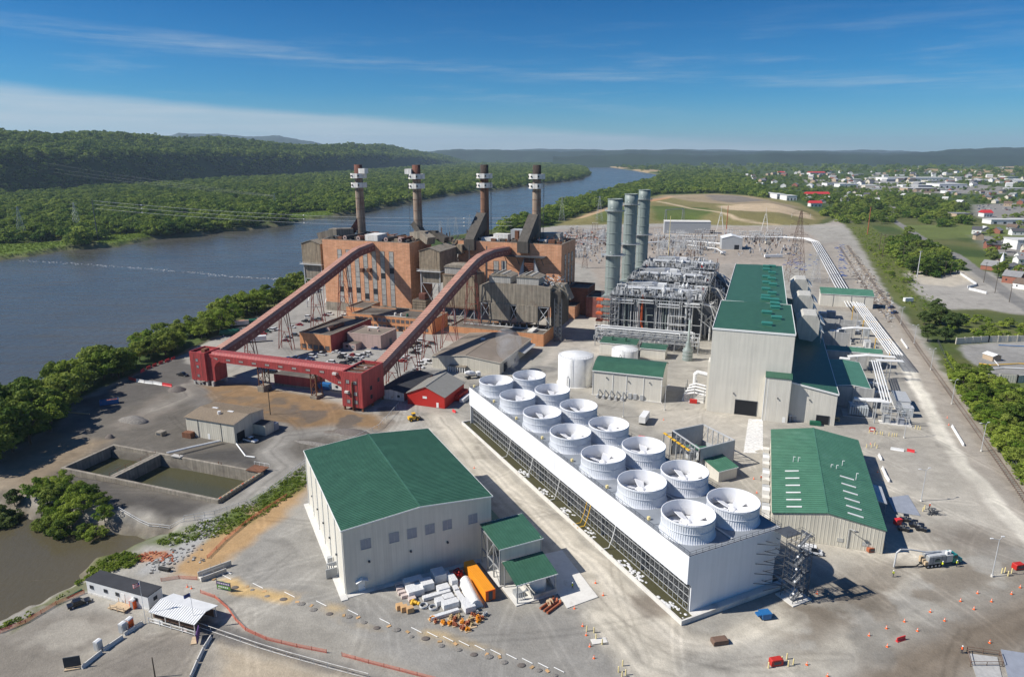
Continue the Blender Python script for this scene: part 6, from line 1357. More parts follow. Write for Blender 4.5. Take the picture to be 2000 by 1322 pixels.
b=MB();parapet_box(b,0,19.2,0,40,9.3,'red_brick_low','dark_roof',up=.8);b.box(19.203,19.26,0,40,0,9.2,'red_clad');b.build('wall',T)
for k in range(5):window(T,2.6+k*3.55,1.0,2.6,2.3,0,'front','rust','window_glass',4,2)
b=MB();b.cyl((11,10,9.4),(11,24,9.4),1.0,'rust',n=14);b.cyl((11,9.9,9.4),(11,10,9.4),1.15,'pink_wall',n=14);b.build('roof_drum',T)
T=thing('pink_building','low pink rendered block with flat brown roof beside the orange brick store','building',B(-203.5,304.5),BB)
b=MB();parapet_box(b,0,20.4,0,17,7.6,'pink_wall','brown_roof',up=.25,cap='pink_wall');b.build('wall',T);b=MB();[b.cyl((x,9,7.4),(x,9,8.4),.6,'pink_wall',n=10)for x in(8,14)];b.box(4,10,14,16,7.5,7.9,'white_plastic');b.build('roof_vent',T)
b=MB();b.box(.8,8.6,-5.6,-.003,0,3.6,'pink_wall',top='dark_roof');o=b.build('porch',T);window(o,3.2,1.5,1.6,1.2,-5.6,'front','rust','window_dark',2,1);window(o,6.8,1.5,1.6,1.2,-5.6,'front','white_trim','window_glass',2,1)
b=MB();b.box(20.403,20.46,9,11.4,.1,4.0,'window_glass');b.build('door',T)
T=thing('flat_store','wide flat-roofed store with orange brick parapet and white roof stripe below the grey bunkers','building',B(-160,336),BB)
b=MB();parapet_box(b,0,55.5,4,23,6.8,'red_brick_low','dark_roof',up=.5);b.box(4,54,14.6,15.2,6.32,6.5,'white_trim');b.box(46,49,5,14,6.33,7.6,'pale_concrete');b.build('wall',T);b=MB();b.box(.5,24,-2.5,3.99,0,3.4,'pink_wall',top='brown_roof');b.build('lean_to',T)
T=thing('warehouse','wide pale warehouse with low brown gable roof beyond the red barn','warehouse',B(-144,286),BB)
gable(T,35,46,5.9,7.8,'cream_shed','brown_roof',rib=0,trim='cream_shed')
b=MB();b.ext([(9.5,2.6),(9.5,2.8),(18.5,2.8),(18.5,2.6)],-3,-.003,'grey_box');[b.box(x,x+.4,-2.9,-2.6,0,2.6,'white_trim')for x in np.arange(9.6,18.4,1.2)];b.build('porch',T);b=MB();b.box(35.003,35.06,5,10,.1,4.2,'opening_dark');b.box(35.003,35.06,20,22,.1,2.2,'dark_steel');b.build('door',T);b=MB();b.ext([(35.004,4.4),(38.5,3.6),(38.5,3.8),(35.004,4.7)],26,44,'hvac');b.build('side_canopy',T);b=MB();b.box(13,15,30,32,7.5,8.0,'white_plastic');b.build('roof_light',T)
T=thing('red_barn','bright red metal barn with pale grey gable roof left of the cooling tower','barn',B(-131.4,237.3),BB)
gable(T,16.9,19.6,5.0,8.6,'barn_red','barn_roof',rib=.8,trim='barn_roof',ribm='barn_roof');window(T,8,3.4,1.9,.9,0,'front','white_trim','white_plastic',1,1);b=MB();b.box(13.2,14.2,-.08,-.003,.1,2.2,'white_trim');b.build('door',T)
T=thing('office_trailer','long low shed with dark roof and faded red side between red tower and red barn','shed',B(-146.4,239.5),BB)
gable(T,12.2,27,3.6,4.6,'white_weathered','black_roof',rib=0,trim=None);b=MB();b.box(12.203,12.26,0,27,0,3.5,'red_gallery');b.build('side_cladding',T)
for x in(2.2,9.6):window(T,x,1.4,1.2,1.0,0,'front','dark_steel','window_dark')
T=thing('red_low_shed','long low dark red shed with concrete base under the level conveyor','shed',B(-199,238.5),BB);b=MB();b.box(0,20.5,0,9,1.1,5.2,'red_clad',top='dark_roof');b.box(-.1,20.6,-.1,9.1,0,1.1,'old_concrete');b.build('wall',T)
T=thing('blue_container','blue shipping container in the shade beside the long low dark red shed','container',B(-177.8,240.5),BB);b=MB();b.box(0,6,0,2.5,.15,2.75,'blue_paint');b.build('body',T);b=MB();b.box(6.003,6.06,.1,2.4,.2,2.65,'blue_paint');[b.bar((6.1,y,.3),(6.1,y,2.6),.06,'galv')for y in(.8,1.7)];b.build('door',T)
T=thing('white_cabin','white site cabin in the shade under the deep end of the level conveyor','cabin',B(-170.6,241),BB);b=MB();b.box(0,14,0,4,.3,3.4,'white_weathered',top='dark_roof');b.build('body',T);[window(T,x,1.5,1.2,1.0,0,'front','dark_steel','window_dark')for x in(2.5,6,11)]
T=thing('grey_store','pale metal store with tan ribbed roof above the settling basins','building',B(-191.6,180.2),BB)
b=MB();w,d=21.7,15.7;b.ext([(0,0),(w,0),(w,7.4),(w/2,8.2),(0,7.4)],0,d,'cream_shed')if 0 else b.ext([(0,0),(d,0),(d,7.4),(d/2,8.4),(0,7.2)],0,w,'cream_shed',axis='x');b.build('wall',T)
b=MB()
for(y0,z0,y1,z1)in((-.4,7.2,d/2,8.42),(d/2,8.42,d+.4,7.4)):
 b.ext([(y0,z0+.02),(y1,z1+.02),(y1,z1+.16),(y0,z0+.16)],-.4,w+.4,'brown_roof',axis='x');[b.bar((-.3+i*.62,y0,z0+.2),(-.3+i*.62,y1,z1+.2),.16,'straw' if 0 else 'pale_wood',.1)for i in range(36)]
b.build('roof',T);b=MB();[b.box(x-1.2,x+1.2,y-.4,y+.4,8.3,8.75,'white_plastic')for x,y in((6,8.6),(14,7.6))];b.cyl((11,5,8),(11,5,9.2),.6,'white_plastic',n=10);b.build('roof_vent',T)
b=MB();b.box(9.5,10.5,-.06,-.003,.1,2.2,'white_trim');b.build('door',T);b=MB();b.box(w+.003,w+.06,1.0,5.0,.1,3.6,'opening_dark');b.build('roller_door',T);b=MB();b.box(w+.003,w+5.5,9.5,14.5,0,4.0,'cream_shed',top='black_roof');b.build('lean_to',T);b=MB();[b.box(x,x+.15,-.12,-.003,0,7.1,'dark_steel')for x in(5.4,15.8)];b.build('downpipe',T)
T=thing('settling_basin','old concrete settling basin in two halves with murky water','basin',B(-208.2,143.2),BB)
b=MB();X1,Y1=64.2,20.2;xd=21.8
for q in((0,X1,0,.9),(0,X1,Y1-.9,Y1),(0,.9,.9,Y1-.9),(X1-.9,X1,.9,Y1-.9),(xd-.6,xd+.6,.9,Y1-.9)):b.box(*q,-4.8,1.2,'old_concrete')
b.build('wall',T);b=MB();b.box(.9,xd-.6,.9,Y1-.9,-3.5,-2.6,'basin_water');b.box(xd+.6,X1-.9,.9,Y1-.9,-3.5,-2.9,'basin_water');b.build('basin_water',T)
b=MB();b.box(xd-1.6,xd-.7,1,Y1-1,.9,1.2,'old_concrete');[b.bar((xd-1.5,1+k*3,1.2),(xd-1.5,1+k*3,2.2),.08,'rust')for k in range(7)];b.bar((xd-1.5,1,2.2),(xd-1.5,Y1-1,2.2),.07,'rust');b.build('footbridge',T)
b=MB();[b.bar((x,Y1-.4,-2),(x,Y1-.4,2.0),.16,'rust')for x in(30,46.5,47.6)];b.box(27,31,Y1-1.2,Y1+.4,1.2,1.5,'concrete');b.tube([(xd+2,Y1+.2,1.5),(xd+6,Y1+7,1.4),(xd+11,Y1+15,1.2)],.22,'white_plastic');b.tube([(xd+2.8,Y1,1.5),(xd+6.8,Y1+7,1.4),(xd+11.8,Y1+15,1.2)],.22,'galv');b.build('pipe_bridge',T)
b=MB();[b.box(X1-.5+.0,X1-.3,1+k*1.6,1.9+k*1.6,1.2,1.35,'safety_orange' if k%3==0 else 'straw')for k in range(11)];b.box(X1-6,X1-.2,Y1-1.2,Y1+3,1.2,1.4,'rust');[b.bar((X1-6+2*k,Y1+3,1.4),(X1-6+2*k,Y1+3,2.5),.09,'white_plastic')for k in range(4)];b.bar((X1-6,Y1+3,2.5),(X1,Y1+3,2.5),.08,'white_plastic');b.build('valve_platform',T)
def ranks(P,LM):
 """for every point: (nearest landmark phrase, its rank by closeness among the points of that landmark)"""
 own={}
 for i,p in enumerate(P):
  d,k=min((math.hypot(p[0]-q[0],p[1]-q[1]),k)for k,(q,_)in enumerate(LM));own.setdefault(k,[]).append((d,i))
 out=[None]*len(P)
 for k,l in own.items():
  for r,(_,i)in enumerate(sorted(l)):out[i]=(LM[k][1],r)
 return out
def near(kind,lm,r):return f'{kind} closest to {lm}' if r==0 else f'{kind}, {nth(r)} closest to {lm}'
KT=[]
for i in range(7):
 m_=('leaf','leaf_bright','leaf','leaf_dark','leaf_bright','leaf','leaf_dark')[i]
 rt=bpy.data.objects.new('tree',None);cm=crown_mesh('crown',80+i,2600,.031,34,m_,wide=(1.15,1.3,1.0,1.05,1.45,1.25,.9)[i],trunk=False);t=MB();trunk_geo(t,80+i)
 tm=bpy.data.meshes.new('trunk');tm.from_pydata(t.v,[],t.f);tm.materials.append(MATS['bark']);KT.append((cm,tm))
def tree(k,p,s,label,group,name='leafy_tree',cat='tree',sq=1.0):
 T=thing(name,label,cat,p,R.uniform(0,6.28),group);T.scale=(s*R.uniform(.82,1.15),s*R.uniform(.82,1.15),s*sq*R.uniform(.85,1.22))
 for n,me in(('crown',KT[k][0]),('trunk',KT[k][1])):o=bpy.data.objects.new(n,me);COL.objects.link(o);o.parent=T
 return T
def spaced(poly,gap,n,seed,clear=()):
 g=random.Random(seed);p=np.array([q[:2]for q in poly]);x0,y0=p.min(0);x1,y1=p.max(0);out=[]
 for _ in range(9000):
  x,y=g.uniform(x0,x1),g.uniform(y0,y1)
  if sdist(p,np.array([x]),np.array([y]))[0]<0 or any((x-a)**2+(y-b)**2<gap*gap for a,b in out):continue
  out.append((x,y))
  if len(out)>=n:break
 return out
def grove(poly,gap,n,seed,smin,smax,kinds,phrase,LM,group,name='leafy_tree',cat='tree',sq=1.0,world=False):
 P=spaced(W2(poly),gap,n,seed);g=random.Random(seed)
 for p,(lm,r)in zip(P,ranks(P,LM)):
  s=g.uniform(smin,smax);tree(g.choice(kinds),(p[0],p[1],tz(*p)-.03*s),s,near(phrase,lm,r),group,name,cat,sq)
LMB=[(at(213,784),'the blue skip'),(at(130,905),'the settling basin'),(at(400,690),'the left red tower'),(at(470,640),'the green tank'),(at(560,600),'the left conveyor'),(at(40,850),'the left edge of the picture'),(at(300,720),'the red and white barriers')]
grove([(-60,930),(30,895),(95,850),(128,815),(150,775),(195,752),(240,738),(205,725),(130,770),(60,800),(-60,850)],5.6,44,3,12,17.5,(0,2,3,5,0,4),'broad riverbank tree',LMB,'trees along the near riverbank')
grove([(205,735),(250,736),(335,692),(400,664),(432,652),(500,618),(560,588),(612,562),(600,552),(520,582),(430,617),(330,663),(230,708)],4.6,74,4,8.5,14,(0,1,2,5,4,1),'riverbank tree',LMB,'trees along the near riverbank')
LMP=[(at(60,1000),'the pond\'s left end'),(at(215,1010),'the white guard rail'),(at(140,1020),'the muddy pond edge')]
grove([(60,960),(130,950),(200,985),(225,1010),(190,1035),(120,1024),(60,1002)],2.3,27,5,4.6,6.8,(0,1,4,5),'bushy tree on the pond bank',LMP,'bushy trees by the pond')
grove([(-40,985),(45,960),(50,990),(30,1000),(-40,1008)],3.4,6,6,5,7.5,(3,6,0),'dark tree at the left pond corner',LMP,'dark trees by the pond')
LMR=[(at(1790,615),'the haul road bend'),(at(1900,640),'the walled compound'),(at(1880,760),'the lower precast wall'),(at(1960,930),'the lower right picture edge'),(at(1830,690),'the perimeter fence'),(at(1790,520),'the grey gravel lot'),(at(1735,440),'the railway crossing'),(at(1930,470),'the far yard'),(at(1690,400),'the brown power pole')]
grove([(1868,742),(1905,722),(1990,775),(2060,800),(2080,960),(2010,955),(1965,895),(1915,825),(1890,790)],3.6,62,7,5.5,9.0,(1,4,0,1,5),'bright green bushy tree',LMR,'bushy trees right of the haul road',sq=.85)
grove([(1800,665),(1800,615),(1880,612),(1885,650),(1840,690)],4.2,9,8,9,13.5,(3,6),'tall dark tree',LMR,'dark trees beside the haul road')
grove([(1850,625),(1930,612),(1995,640),(2060,655),(2060,664),(1990,664),(1880,668),(1850,650)],4.2,24,9,4,7,(1,0,4),'low bright bush',LMR,'bushes above the walled compound','leafy_bush','bush',.8)
grove([(1740,470),(1770,468),(1830,492),(1872,528),(1868,545),(1800,545),(1760,525),(1735,500)],7.0,26,10,11,15,(0,3,5,2),'full green tree',LMR,'trees between railway and street')
grove([(1705,470),(1735,510),(1790,560),(1785,575),(1740,540),(1700,500)],5.5,13,11,3.5,6.5,(1,0,4),'scrubby bush by the rail line',LMR,'bushes along the rail line','leafy_bush','bush',.8)
grove([(1612,402),(1700,388),(1790,392),(1885,408),(1890,440),(1835,445),(1770,432),(1740,440),(1650,438),(1605,425)],13,46,12,12,18,(0,2,3,5,5),'round crowned town tree',LMR,'trees at the edge of town')
grove([(1930,455),(2040,450),(2060,560),(1960,600),(1930,520)],16,16,13,9,14,(0,2,5,3),'garden tree among houses',LMR,'trees in the right-hand street')
def weeds(name,label,poly,n,seed,s0,s1,meshes,z=0):
 X,Y=inpoly(poly,n,None,seed);g=np.random.default_rng(seed);S=g.uniform(s0,s1,len(X));Z=terrain(X,Y)-.25*S
 k=Z>-3.4;scatter(name,np.stack([X,Y,Z],1)[k],S[k],label,'vegetation',meshes,seed)
WEED=[crown_mesh('weed',120+i,150,.10,9,'leaf_bright',wide=1.5,trunk=False)for i in range(4)]
weeds('bank_grass','tall grass and weeds on the bank between the metal shed and the pond',[(602,905),(602,945),(520,1003),(440,1045),(400,1052),(330,1068),(300,1060),(340,1038),(420,1012),(500,975),(560,930)],2600,3,.35,1.1,WEED)
weeds('pond_weeds','weeds along the muddy pond edge above the white trailer',[(170,1100),(250,1078),(275,1090),(260,1108),(190,1122),(60,1200),(0,1222),(-20,1240),(40,1215),(140,1150)],1400,4,.4,1.4,WEED)
weeds('rail_scrub','scrubby weeds on the strip between haul road and street',[(1660,445),(1700,445),(1750,480),(1800,560),(1850,610),(1830,660),(1790,615),(1740,560),(1700,505)],6500,5,.7,2.6,WEED)
weeds('roadside_scrub','green undergrowth filling the slope right of the haul road',[(1845,690),(1885,730),(1990,770),(2080,800),(2080,1000),(2000,950),(1950,885),(1890,800),(1850,730)],7000,6,.8,2.6,WEED)
weeds('far_bank_meadow','bright marsh plants on the far shore',[(-100,480),(60,476),(130,471),(134,485),(60,499),(-100,513)],4500,7,.8,2.0,WEED)
weeds('far_bank_meadow','bright marsh plants in the second clearing of the far shore',[(185,458),(290,456),(298,466),(240,477),(195,479)],2500,8,.8,2.0,WEED)
weeds('far_bank_meadow','bright marsh plants in the clearing behind the left chimney',[(556,419),(600,413),(650,413),(650,421),(600,429),(559,437)],2500,9,.8,2.0,WEED)
def pylon(lab,px,pb,pt,m='galv',arms=3,w=.16,name='transmission_tower',z=0.):
 p=at(px,pb,z);p.z=tz(p.x,p.y)if z==0 else z;H=hgt(pt,p.y)-p.z;T=thing(name,lab,'pylon',p,R.uniform(-.3,.3),'steel pylons');b=MB();bw=max(2.2,H*.13);n=7;t=max(.08,H*.0024)
 def W_(z):return bw*(1-z/H)**1.0*.85+.45
 for s in((1,1),(1,-1),(-1,-1),(-1,1)):b.bar((s[0]*W_(0),s[1]*W_(0),0),(s[0]*W_(H),s[1]*W_(H),H),t*1.4,m)
 for k in range(n):
  z0,z1=H*k/n,H*(k+1)/n;a,c=W_(z0),W_(z1)
  for s in(1,-1):b.bar((-a,s*a,z0),(c,s*c,z1),t,m);b.bar((a,s*a,z0),(-c,s*c,z1),t,m);b.bar((s*a,-a,z0),(s*c,c,z1),t,m);b.bar((s*a,a,z0),(s*c,-c,z1),t,m);b.bar((-c,s*c,z1),(c,s*c,z1),t,m);b.bar((s*c,-c,z1),(s*c,c,z1),t,m)
 b.build('lattice',T);
 for k in range(arms):
  b=MB();z=H*(.66+.15*k);L=H*.13;b.bar((-L,0,z),(L,0,z),t*1.2,m);b.bar((-L,0,z),(0,0,z+H*.05),t,m);b.bar((L,0,z),(0,0,z+H*.05),t,m);[b.cyl((s*L,0,z),(s*L,0,z-H*.05),t*.8,'white_weathered',n=6)for s in(-1,1)];b.build('cross_arm',T)
 return p,H
for a in(('rust and grey lattice pylon right of the hall roof, the taller of the pair',1551,548,412,'rail_rust'),('shorter lattice pylon of the pair behind the air inlet houses',1592,552,492,'galv'),('pylon on the bank behind the rightmost chimney, left of two',1097,432,385,'galv'),('pylon on the bank left of the grey stacks, right of two',1170,436,383,'galv'),('pylon farthest left in the far shore woodland',45,470,404,'galv'),('pylon beside the tall wooden pole in the far shore woodland',152,452,396,'galv'),('pylon half sunk in the woodland left of the leftmost chimney',538,408,378,'galv'),('slim pylon standing left in the coal switchyard near the dark annex',1142,524,484,'rail_rust'),('first thin lattice mast behind the roofs between chimneys',861,462,432,'galv'),('second thin lattice mast behind the roofs between chimneys',876,462,428,'galv'),('third thin lattice mast behind the roofs between chimneys',891,462,425,'galv'),('fourth thin lattice mast behind the roofs between chimneys',918,462,420,'galv')):pylon(*a)
def pole(lab,px,pb,pt,m='bark',arm=True,r=.2,name='utility_pole',cat='pole'):
 p=at(px,pb);p.z=tz(p.x,p.y);H=hgt(pt,p.y)-p.z;T=thing(name,lab,cat,p,R.uniform(-.5,.5),'poles');b=MB();b.cyl((0,0,-.2),(0,0,H),r*1.25,m,r*.8,8);b.build('shaft',T)
 if arm:b=MB();b.bar((-1.5,0,H-.6),(1.5,0,H-.6),.18,m);[b.cyl((x,0,H-.6),(x,0,H-.2),.1,'white_weathered',n=6)for x in(-1.4,0,1.4)];b.build('cross_arm',T)
 return p,H
for a in(('tall dark pole at the far shore carrying the river wires',192,471,389,'dark_steel',True,.5),('left pole of a pair in the far shore clearing',571,414,358,'bark',True,.4),('right pole of a pair in the far shore clearing',580,413,360,'bark',True,.4),('tall orange brown pole in the switchyard before the mound',1418,457,402,'copper_rust',False,.5),('tall brown pole beside the rail line',1694,458,404,'copper_rust',True,.45),('dark pole at the rail scrub edge, left of a pair',1716,496,456,'bark',True,.25),('dark pole at the rail scrub edge, right of a pair',1723,502,458,'bark',True,.25),('slim pole in front of the street trees',1763,509,472,'bark',True,.2),('pale steel monopole with antennas in the gravel lot',1791,541,490,'galv',True,.35),('left wooden pole at the gravel lot edge',1844,541,510,'bark',True,.18),('right wooden pole at the gravel lot edge',1856,537,512,'bark',True,.18),('street pole beside the white barrier wall',1921,552,512,'bark',True,.18),('street pole right of the white barrier wall',1943,572,540,'bark',True,.18),('street pole nearest the right picture edge',1971,590,556,'bark',True,.18),('reddish pole behind the hall roof near the boilers',1398,556,505,'red_steel',False,.25),('yellowish slim pole beside the third grey stack',1305,505,422,'pale_yellow',False,.25),('dark mast standing beside the third chimney',932,452,413,'rust',False,.4),('thin dark pole on the tan ground before the level conveyor',528,809,758,'bark',False,.16),('lamp pole at the lower left yard',303,1322,1283,'bark',False,.12)):pole(*a)
def lamp(lab,p,H=10.2,rz=0.):
 T=thing('street_lamp',lab,'lamp post',p,rz,'yard lamp posts');b=MB();b.cyl((0,0,0),(0,0,H),.13,'galv',.08,8);b.cyl((0,0,-.1),(0,0,.5),.32,'pale_concrete',n=10);b.build('pole',T)
 b=MB();b.bar((0,0,H-.1),(-1.6,0,H+.25),.08,'galv');b.bar((0,0,H-.1),(1.2,.8,H+.2),.08,'galv');b.build('arm',T)
 for q in((-1.9,0,H+.28),(1.45,.95,H+.22)):b=MB();b.cbox(q,(.75,.34,.16),'white_plastic');b.build('lamp_head',T)
LP=[ats(14,1132,205),ats(14,1690,300),ats(14,1255,662),ats(14,1768,1205),ats(13,1390,915),ats(13,1240,670),ats(13,1120,482),ats(13,1025,340),ats(12,660,870),ats(12,390,915)]
for p,(l,r)in zip(LP,ranks(LP,[(at(1845,1095),'the vacuum truck'),(at(1740,900),'the skylit green shed'),(at(1880,830),'the haul road fence'),(at(1790,690),'the electrical yard'),(at(1260,800),'the building with curved green roof')])):lamp(near('tall slim double-headed lamp post',l,r),p)
def wire(lab,a,z,sag,r,m='galv',balls=0,n=26):
 a,z=Vector(a),Vector(z);c=a.copy();b=MB();P=[]
 for i in range(n+1):t=i/n;q=a.lerp(z,t)-c;q.z-=4*sag*t*(1-t);P.append(q)
 for p,q in zip(P[:-1],P[1:]):b.cyl(p,q,r,m,n=5,caps=False)
 o=b.build('power_line',loc=c);tag(o,lab,'power line','power lines over the river')
 for k in range(balls):q=P[int(3+k*(n-6)/max(1,balls-1))];b=MB();b.ball(q,.9,'white_weathered',5,8);b.build('marker_ball',o)
pa=at(192,471);pa.z=hgt(392,pa.y)
for k,(yl,xr,yr)in enumerate(((398,1000,432),(405,1000,440),(413,1000,447))):
 e=at(192,471);e.z=hgt(yl-6,e.y);f=at(xr,470);f.z=hgt(yr-6,f.y);wire(f'{nth(k)} pale power line from the top, strung across the river to the far pole',e,f,7,.12,'white_plastic',3)
for k,(yl,yr)in enumerate(((300,372),(312,376),(322,380))):
 e=at(-60,360);e.z=hgt(yl-14,e.y);f=at(538,408);f.z=hgt(382+k,f.y);wire(f'{nth(k)} power line from the top, descending the wooded ridge at far left',e,f,10,.10,'steel_grey',0)
def portal(lab,p,w,h,rz,m='galv'):
 T=thing('switchgear',lab,'switchgear',p,rz,'steel frames of the switchyard');b=MB()
 for x in(-w/2,0,w/2):b.bar((x,0,0),(x,0,h),.35,m);b.bar((x-.6,0,0),(x,0,h*.5),.15,m)
 b.bar((-w/2-.6,0,h),(w/2+.6,0,h),.4,m);b.bar((-w/2,0,h*.62),(w/2,0,h*.62),.22,m);b.build('steel_frame',T);b=MB();[b.cyl((x,0,h),(x,0,h+1.6),.22,'white_weathered',n=7)for x in(-w/2,-w/4,0,w/4,w/2)];[b.cyl((x,.8,0),(x,.8,2.6),.3,'white_weathered' if i%2 else 'hvac',n=8)for i,x in enumerate((-w*.4,-w*.15,w*.15,w*.4))];b.build('insulator',T)
SW=[]
g=random.Random(77)
for i in range(190):
 px,py=(g.uniform(1095,1200),g.uniform(448,505))if i%4==0 else(g.uniform(1275,1400),g.uniform(460,490))if i%4==1 else(g.uniform(1285,1370),g.uniform(468,505))if i%4==2 else(g.uniform(1420,1530),g.uniform(458,474))
 SW.append(at(px,py))
for p,(l,r)in zip(SW,ranks(SW,[(at(1340,452),'the long grey switch house'),(at(1430,480),'the arched white workshop'),(at(1300,500),'the yellowish slim pole'),(at(1140,510),'the dark brick annex'),(at(1170,450),'the left stack\'s far side')])):portal(near('small steel switch frame',l,r),p,g.uniform(5,10),g.uniform(4.5,9),BB+g.choice((0,0,1.57)),g.choice(('galv','galv','steel_grey','rail_rust')))
def aframe(lab,px,pb,pt):
 p=at(px,pb);H=hgt(pt,p.y);T=thing('line_gantry',lab,'gantry',p,BB,'A-shaped line gantries');b=MB();[b.bar((s*4.5,q,0),(s*.7,q*.3,H),.7,'white_weathered')for s in(-1,1)for q in(-2.5,2.5)];b.bar((-1.6,0,H*.8),(1.6,0,H*.8),.5,'white_weathered');b.bar((-2.6,0,H*.55),(2.6,0,H*.55),.4,'white_weathered');b.cyl((0,0,H),(0,0,H*1.35),.2,'white_weathered',n=6);b.build('steel_frame',T)
aframe('pale A-shaped gantry left of the orange brown pole',1406,450,415);aframe('pale A-shaped gantry right of the arched white workshop',1493,452,418)
for lab,x0,x1 in(('grey H-shaped line gantry behind the long grey switch house',1299,1333),):
 p=at(x0,444);q=at(x1,441);H=hgt(410,p.y);T=thing('line_gantry',lab,'gantry',p);b=MB();d=q-p;[b.bar((d.x*t+s,d.y*t,0),(d.x*t+s*.3,d.y*t,H),.7,'steel_grey')for t in(0,1)for s in(-2,2)];b.bar((0,0,H),(d.x,d.y,H),.8,'steel_grey');b.build('steel_frame',T)
p=at(1297,456);q=at(1387,457);H=hgt(433,p.y);d=q-p;T=thing('switch_house','long low grey switch house before the brown mound','building',p,math.atan2(d.y,d.x));w=d.length;shed(T,w,12,H,H+1,'hvac','pale_concrete',rib=0);b=MB();b.box(w,w+6,1,9,0,4,'opening_dark');b.build('annex',T)
p=at(1409,487);q=at(1449,488);d=q-p;w=d.length;T=thing('arched_workshop','white arched workshop with open door in the switchyard','workshop',p,math.atan2(d.y,d.x));b=MB();Hh=hgt(466,p.y);b.ext([(0,0),(w,0),(w,Hh),(w*.5,Hh+3),(0,Hh)],0,22,'hvac');b.build('wall',T);b=MB();b.ext([(-.3,Hh),(w*.5,Hh+3.05),(w+.3,Hh),(w+.3,Hh+.3),(w*.5,Hh+3.35),(-.3,Hh+.3)],-.3,22.3,'white_plastic');b.build('roof',T);b=MB();b.box(w*.62,w*.85,-.06,-.003,.1,5,'opening_dark');b.build('door',T)
def heap(name,lab,cat,P,group=None,kind=None):pass
def rail(lab,pts):
 P=[at(*q)for q in pts];c=P[0].copy();b=MB()
 for off in(-.75,.75):
  for a,z in zip(P[:-1],P[1:]):n=Vector((z.y-a.y,a.x-z.x,0)).normalized()*off;b.bar(a-c+n+Vector((0,0,.2)),z-c+n+Vector((0,0,.2)),.12,'rail_rust',.15)
 for a,z in zip(P[:-1],P[1:]):
  n=int((z-a).length/1.5);nn=Vector((z.y-a.y,a.x-z.x,0)).normalized()*1.3
  for i in range(n):q=a.lerp(z,i/n)-c+Vector((0,0,.12));b.bar(q-nn*.85,q+nn*.85,.26,'gravel_heap',.1)
 tag(b.build('rail_track',loc=c),lab,'railway track')
rail('rusty railway track running along the right edge of the haul road',[(1655,480),(1700,545),(1750,615),(1800,690),(1850,760),(1900,830),(1960,915),(2040,1030)])
rail('second rusty railway track through the rubble strip',[(1640,482),(1680,545),(1722,612)])
g=random.Random(31);b=MB();c=at(1690,560)
for k in range(620):
 px=g.uniform(1655,1745);py=480+(px-1655)*1.25+g.uniform(-8,50);p=at(px,py)-c;s=g.uniform(.25,.95);b.cbox((p.x,p.y,s*.25),(s*g.uniform(.5,2.5),s,s*.5),g.choice(('gravel_heap','ballast_dark','pale_wood','hvac','rail_rust','pale_concrete','ballast_dark','dark_steel')),g.uniform(0,3))
o=b.build('scrap_debris',loc=c);tag(o,'strip of scattered rubble and scrap along the haul road','debris',kind='stuff')
b=MB();c=at(1650,500);g=random.Random(32)
for k in range(90):py=g.uniform(478,540);px=1640+(py-478)*.12+g.gauss(0,5);p=at(px,py)-c;b.ball((p.x,p.y,0),g.uniform(.5,1.5),'blue_tarp',4,7,(1.2,1.2,.2))
tag(b.build('blue_sheeting',loc=c),'crumpled blue plastic sheeting spread beside the haul road','sheeting',kind='stuff')
b=MB();c=at(1555,520)
for k in range(70):px,py=g.gauss(1560,16),g.gauss(514,8);p=at(px,py)-c;b.ball((p.x,p.y,0),g.uniform(.6,1.8),'blue_tarp',4,7,(1.2,1.4,.12))
tag(b.build('blue_sheeting',loc=c),'dark blue sheeting spread under the tall lattice pylon','sheeting',kind='stuff')
b=MB();c=at(1340,485);g=random.Random(34)
for k in range(420):
 px,py=g.choice(((g.uniform(1270,1400),g.uniform(458,500)),(g.uniform(1100,1195),g.uniform(448,515)),(g.uniform(1440,1560),g.uniform(458,500))));p=at(px,py)-c;s=g.uniform(.3,1.1);b.box(p.x-s,p.x+s,p.y-s*.6,p.y+s*.6,0,g.uniform(.5,3.2),g.choice(('galv','hvac','steel_grey','white_weathered','dark_steel','rail_rust')))
tag(b.build('switchyard_fittings',loc=c),'scattered breakers and small fittings covering the switchyard gravel','fittings',kind='stuff')
b=MB();c=at(1160,475)
for k in range(300):px,py=g.uniform(1090,1200),g.uniform(455,478);p=at(px,py)-c;s=g.uniform(.6,2.2);b.cbox((p.x,p.y,s*.3),(s*2,s,s*.7),g.choice(('gravel_heap','ballast_dark','rail_rust','hvac','copper_rust')),g.uniform(0,3))
tag(b.build('scrap_debris',loc=c),'brown rubble and old switchgear remains behind the coal station','debris',kind='stuff')
def house(lab,p,w,d,h,rz,wall,roof,group,detail=True,chimney=False):
 T=thing('house',lab,'house',p,rz,group);b=MB();r=min(w,d)*.32;b.ext([(-w/2,-1),(w/2,-1),(w/2,h),(0,h+r),(-w/2,h)],-d/2,d/2,wall);b.build('wall',T)
 b=MB();e=.5;b.ext([(-w/2-e,h-e*.6),(0,h+r+.05),(w/2+e,h-e*.6),(w/2+e,h-e*.6+.3),(0,h+r+.35),(-w/2-e,h-e*.6+.3)],-d/2-e,d/2+e,roof);rf=b.build('roof',T)
 if detail:
  for x in(-w*.28,w*.28):b=MB();b.box(x-.6,x+.6,-d/2-.06,-d/2-.003,h*.35,h*.35+1.4,'window_dark');b.build('window',T)
  for y in(-d*.25,d*.25):b=MB();b.box(-w/2-.06,-w/2-.003,y-.6,y+.6,h*.35,h*.35+1.4,'window_dark');b.build('window',T)
 if chimney:b=MB();b.box(w*.15,w*.15+.8,-.4,.4,h,h+r+1.2,'house_brick');b.build('chimney',rf)
HW=('house_white','house_white','house_cream','house_brick','house_grey','house_tan');HR=('roofing_charcoal','roofing_brown','roofing_grey','roofing_grey','roofing_pale','roofing_charcoal')
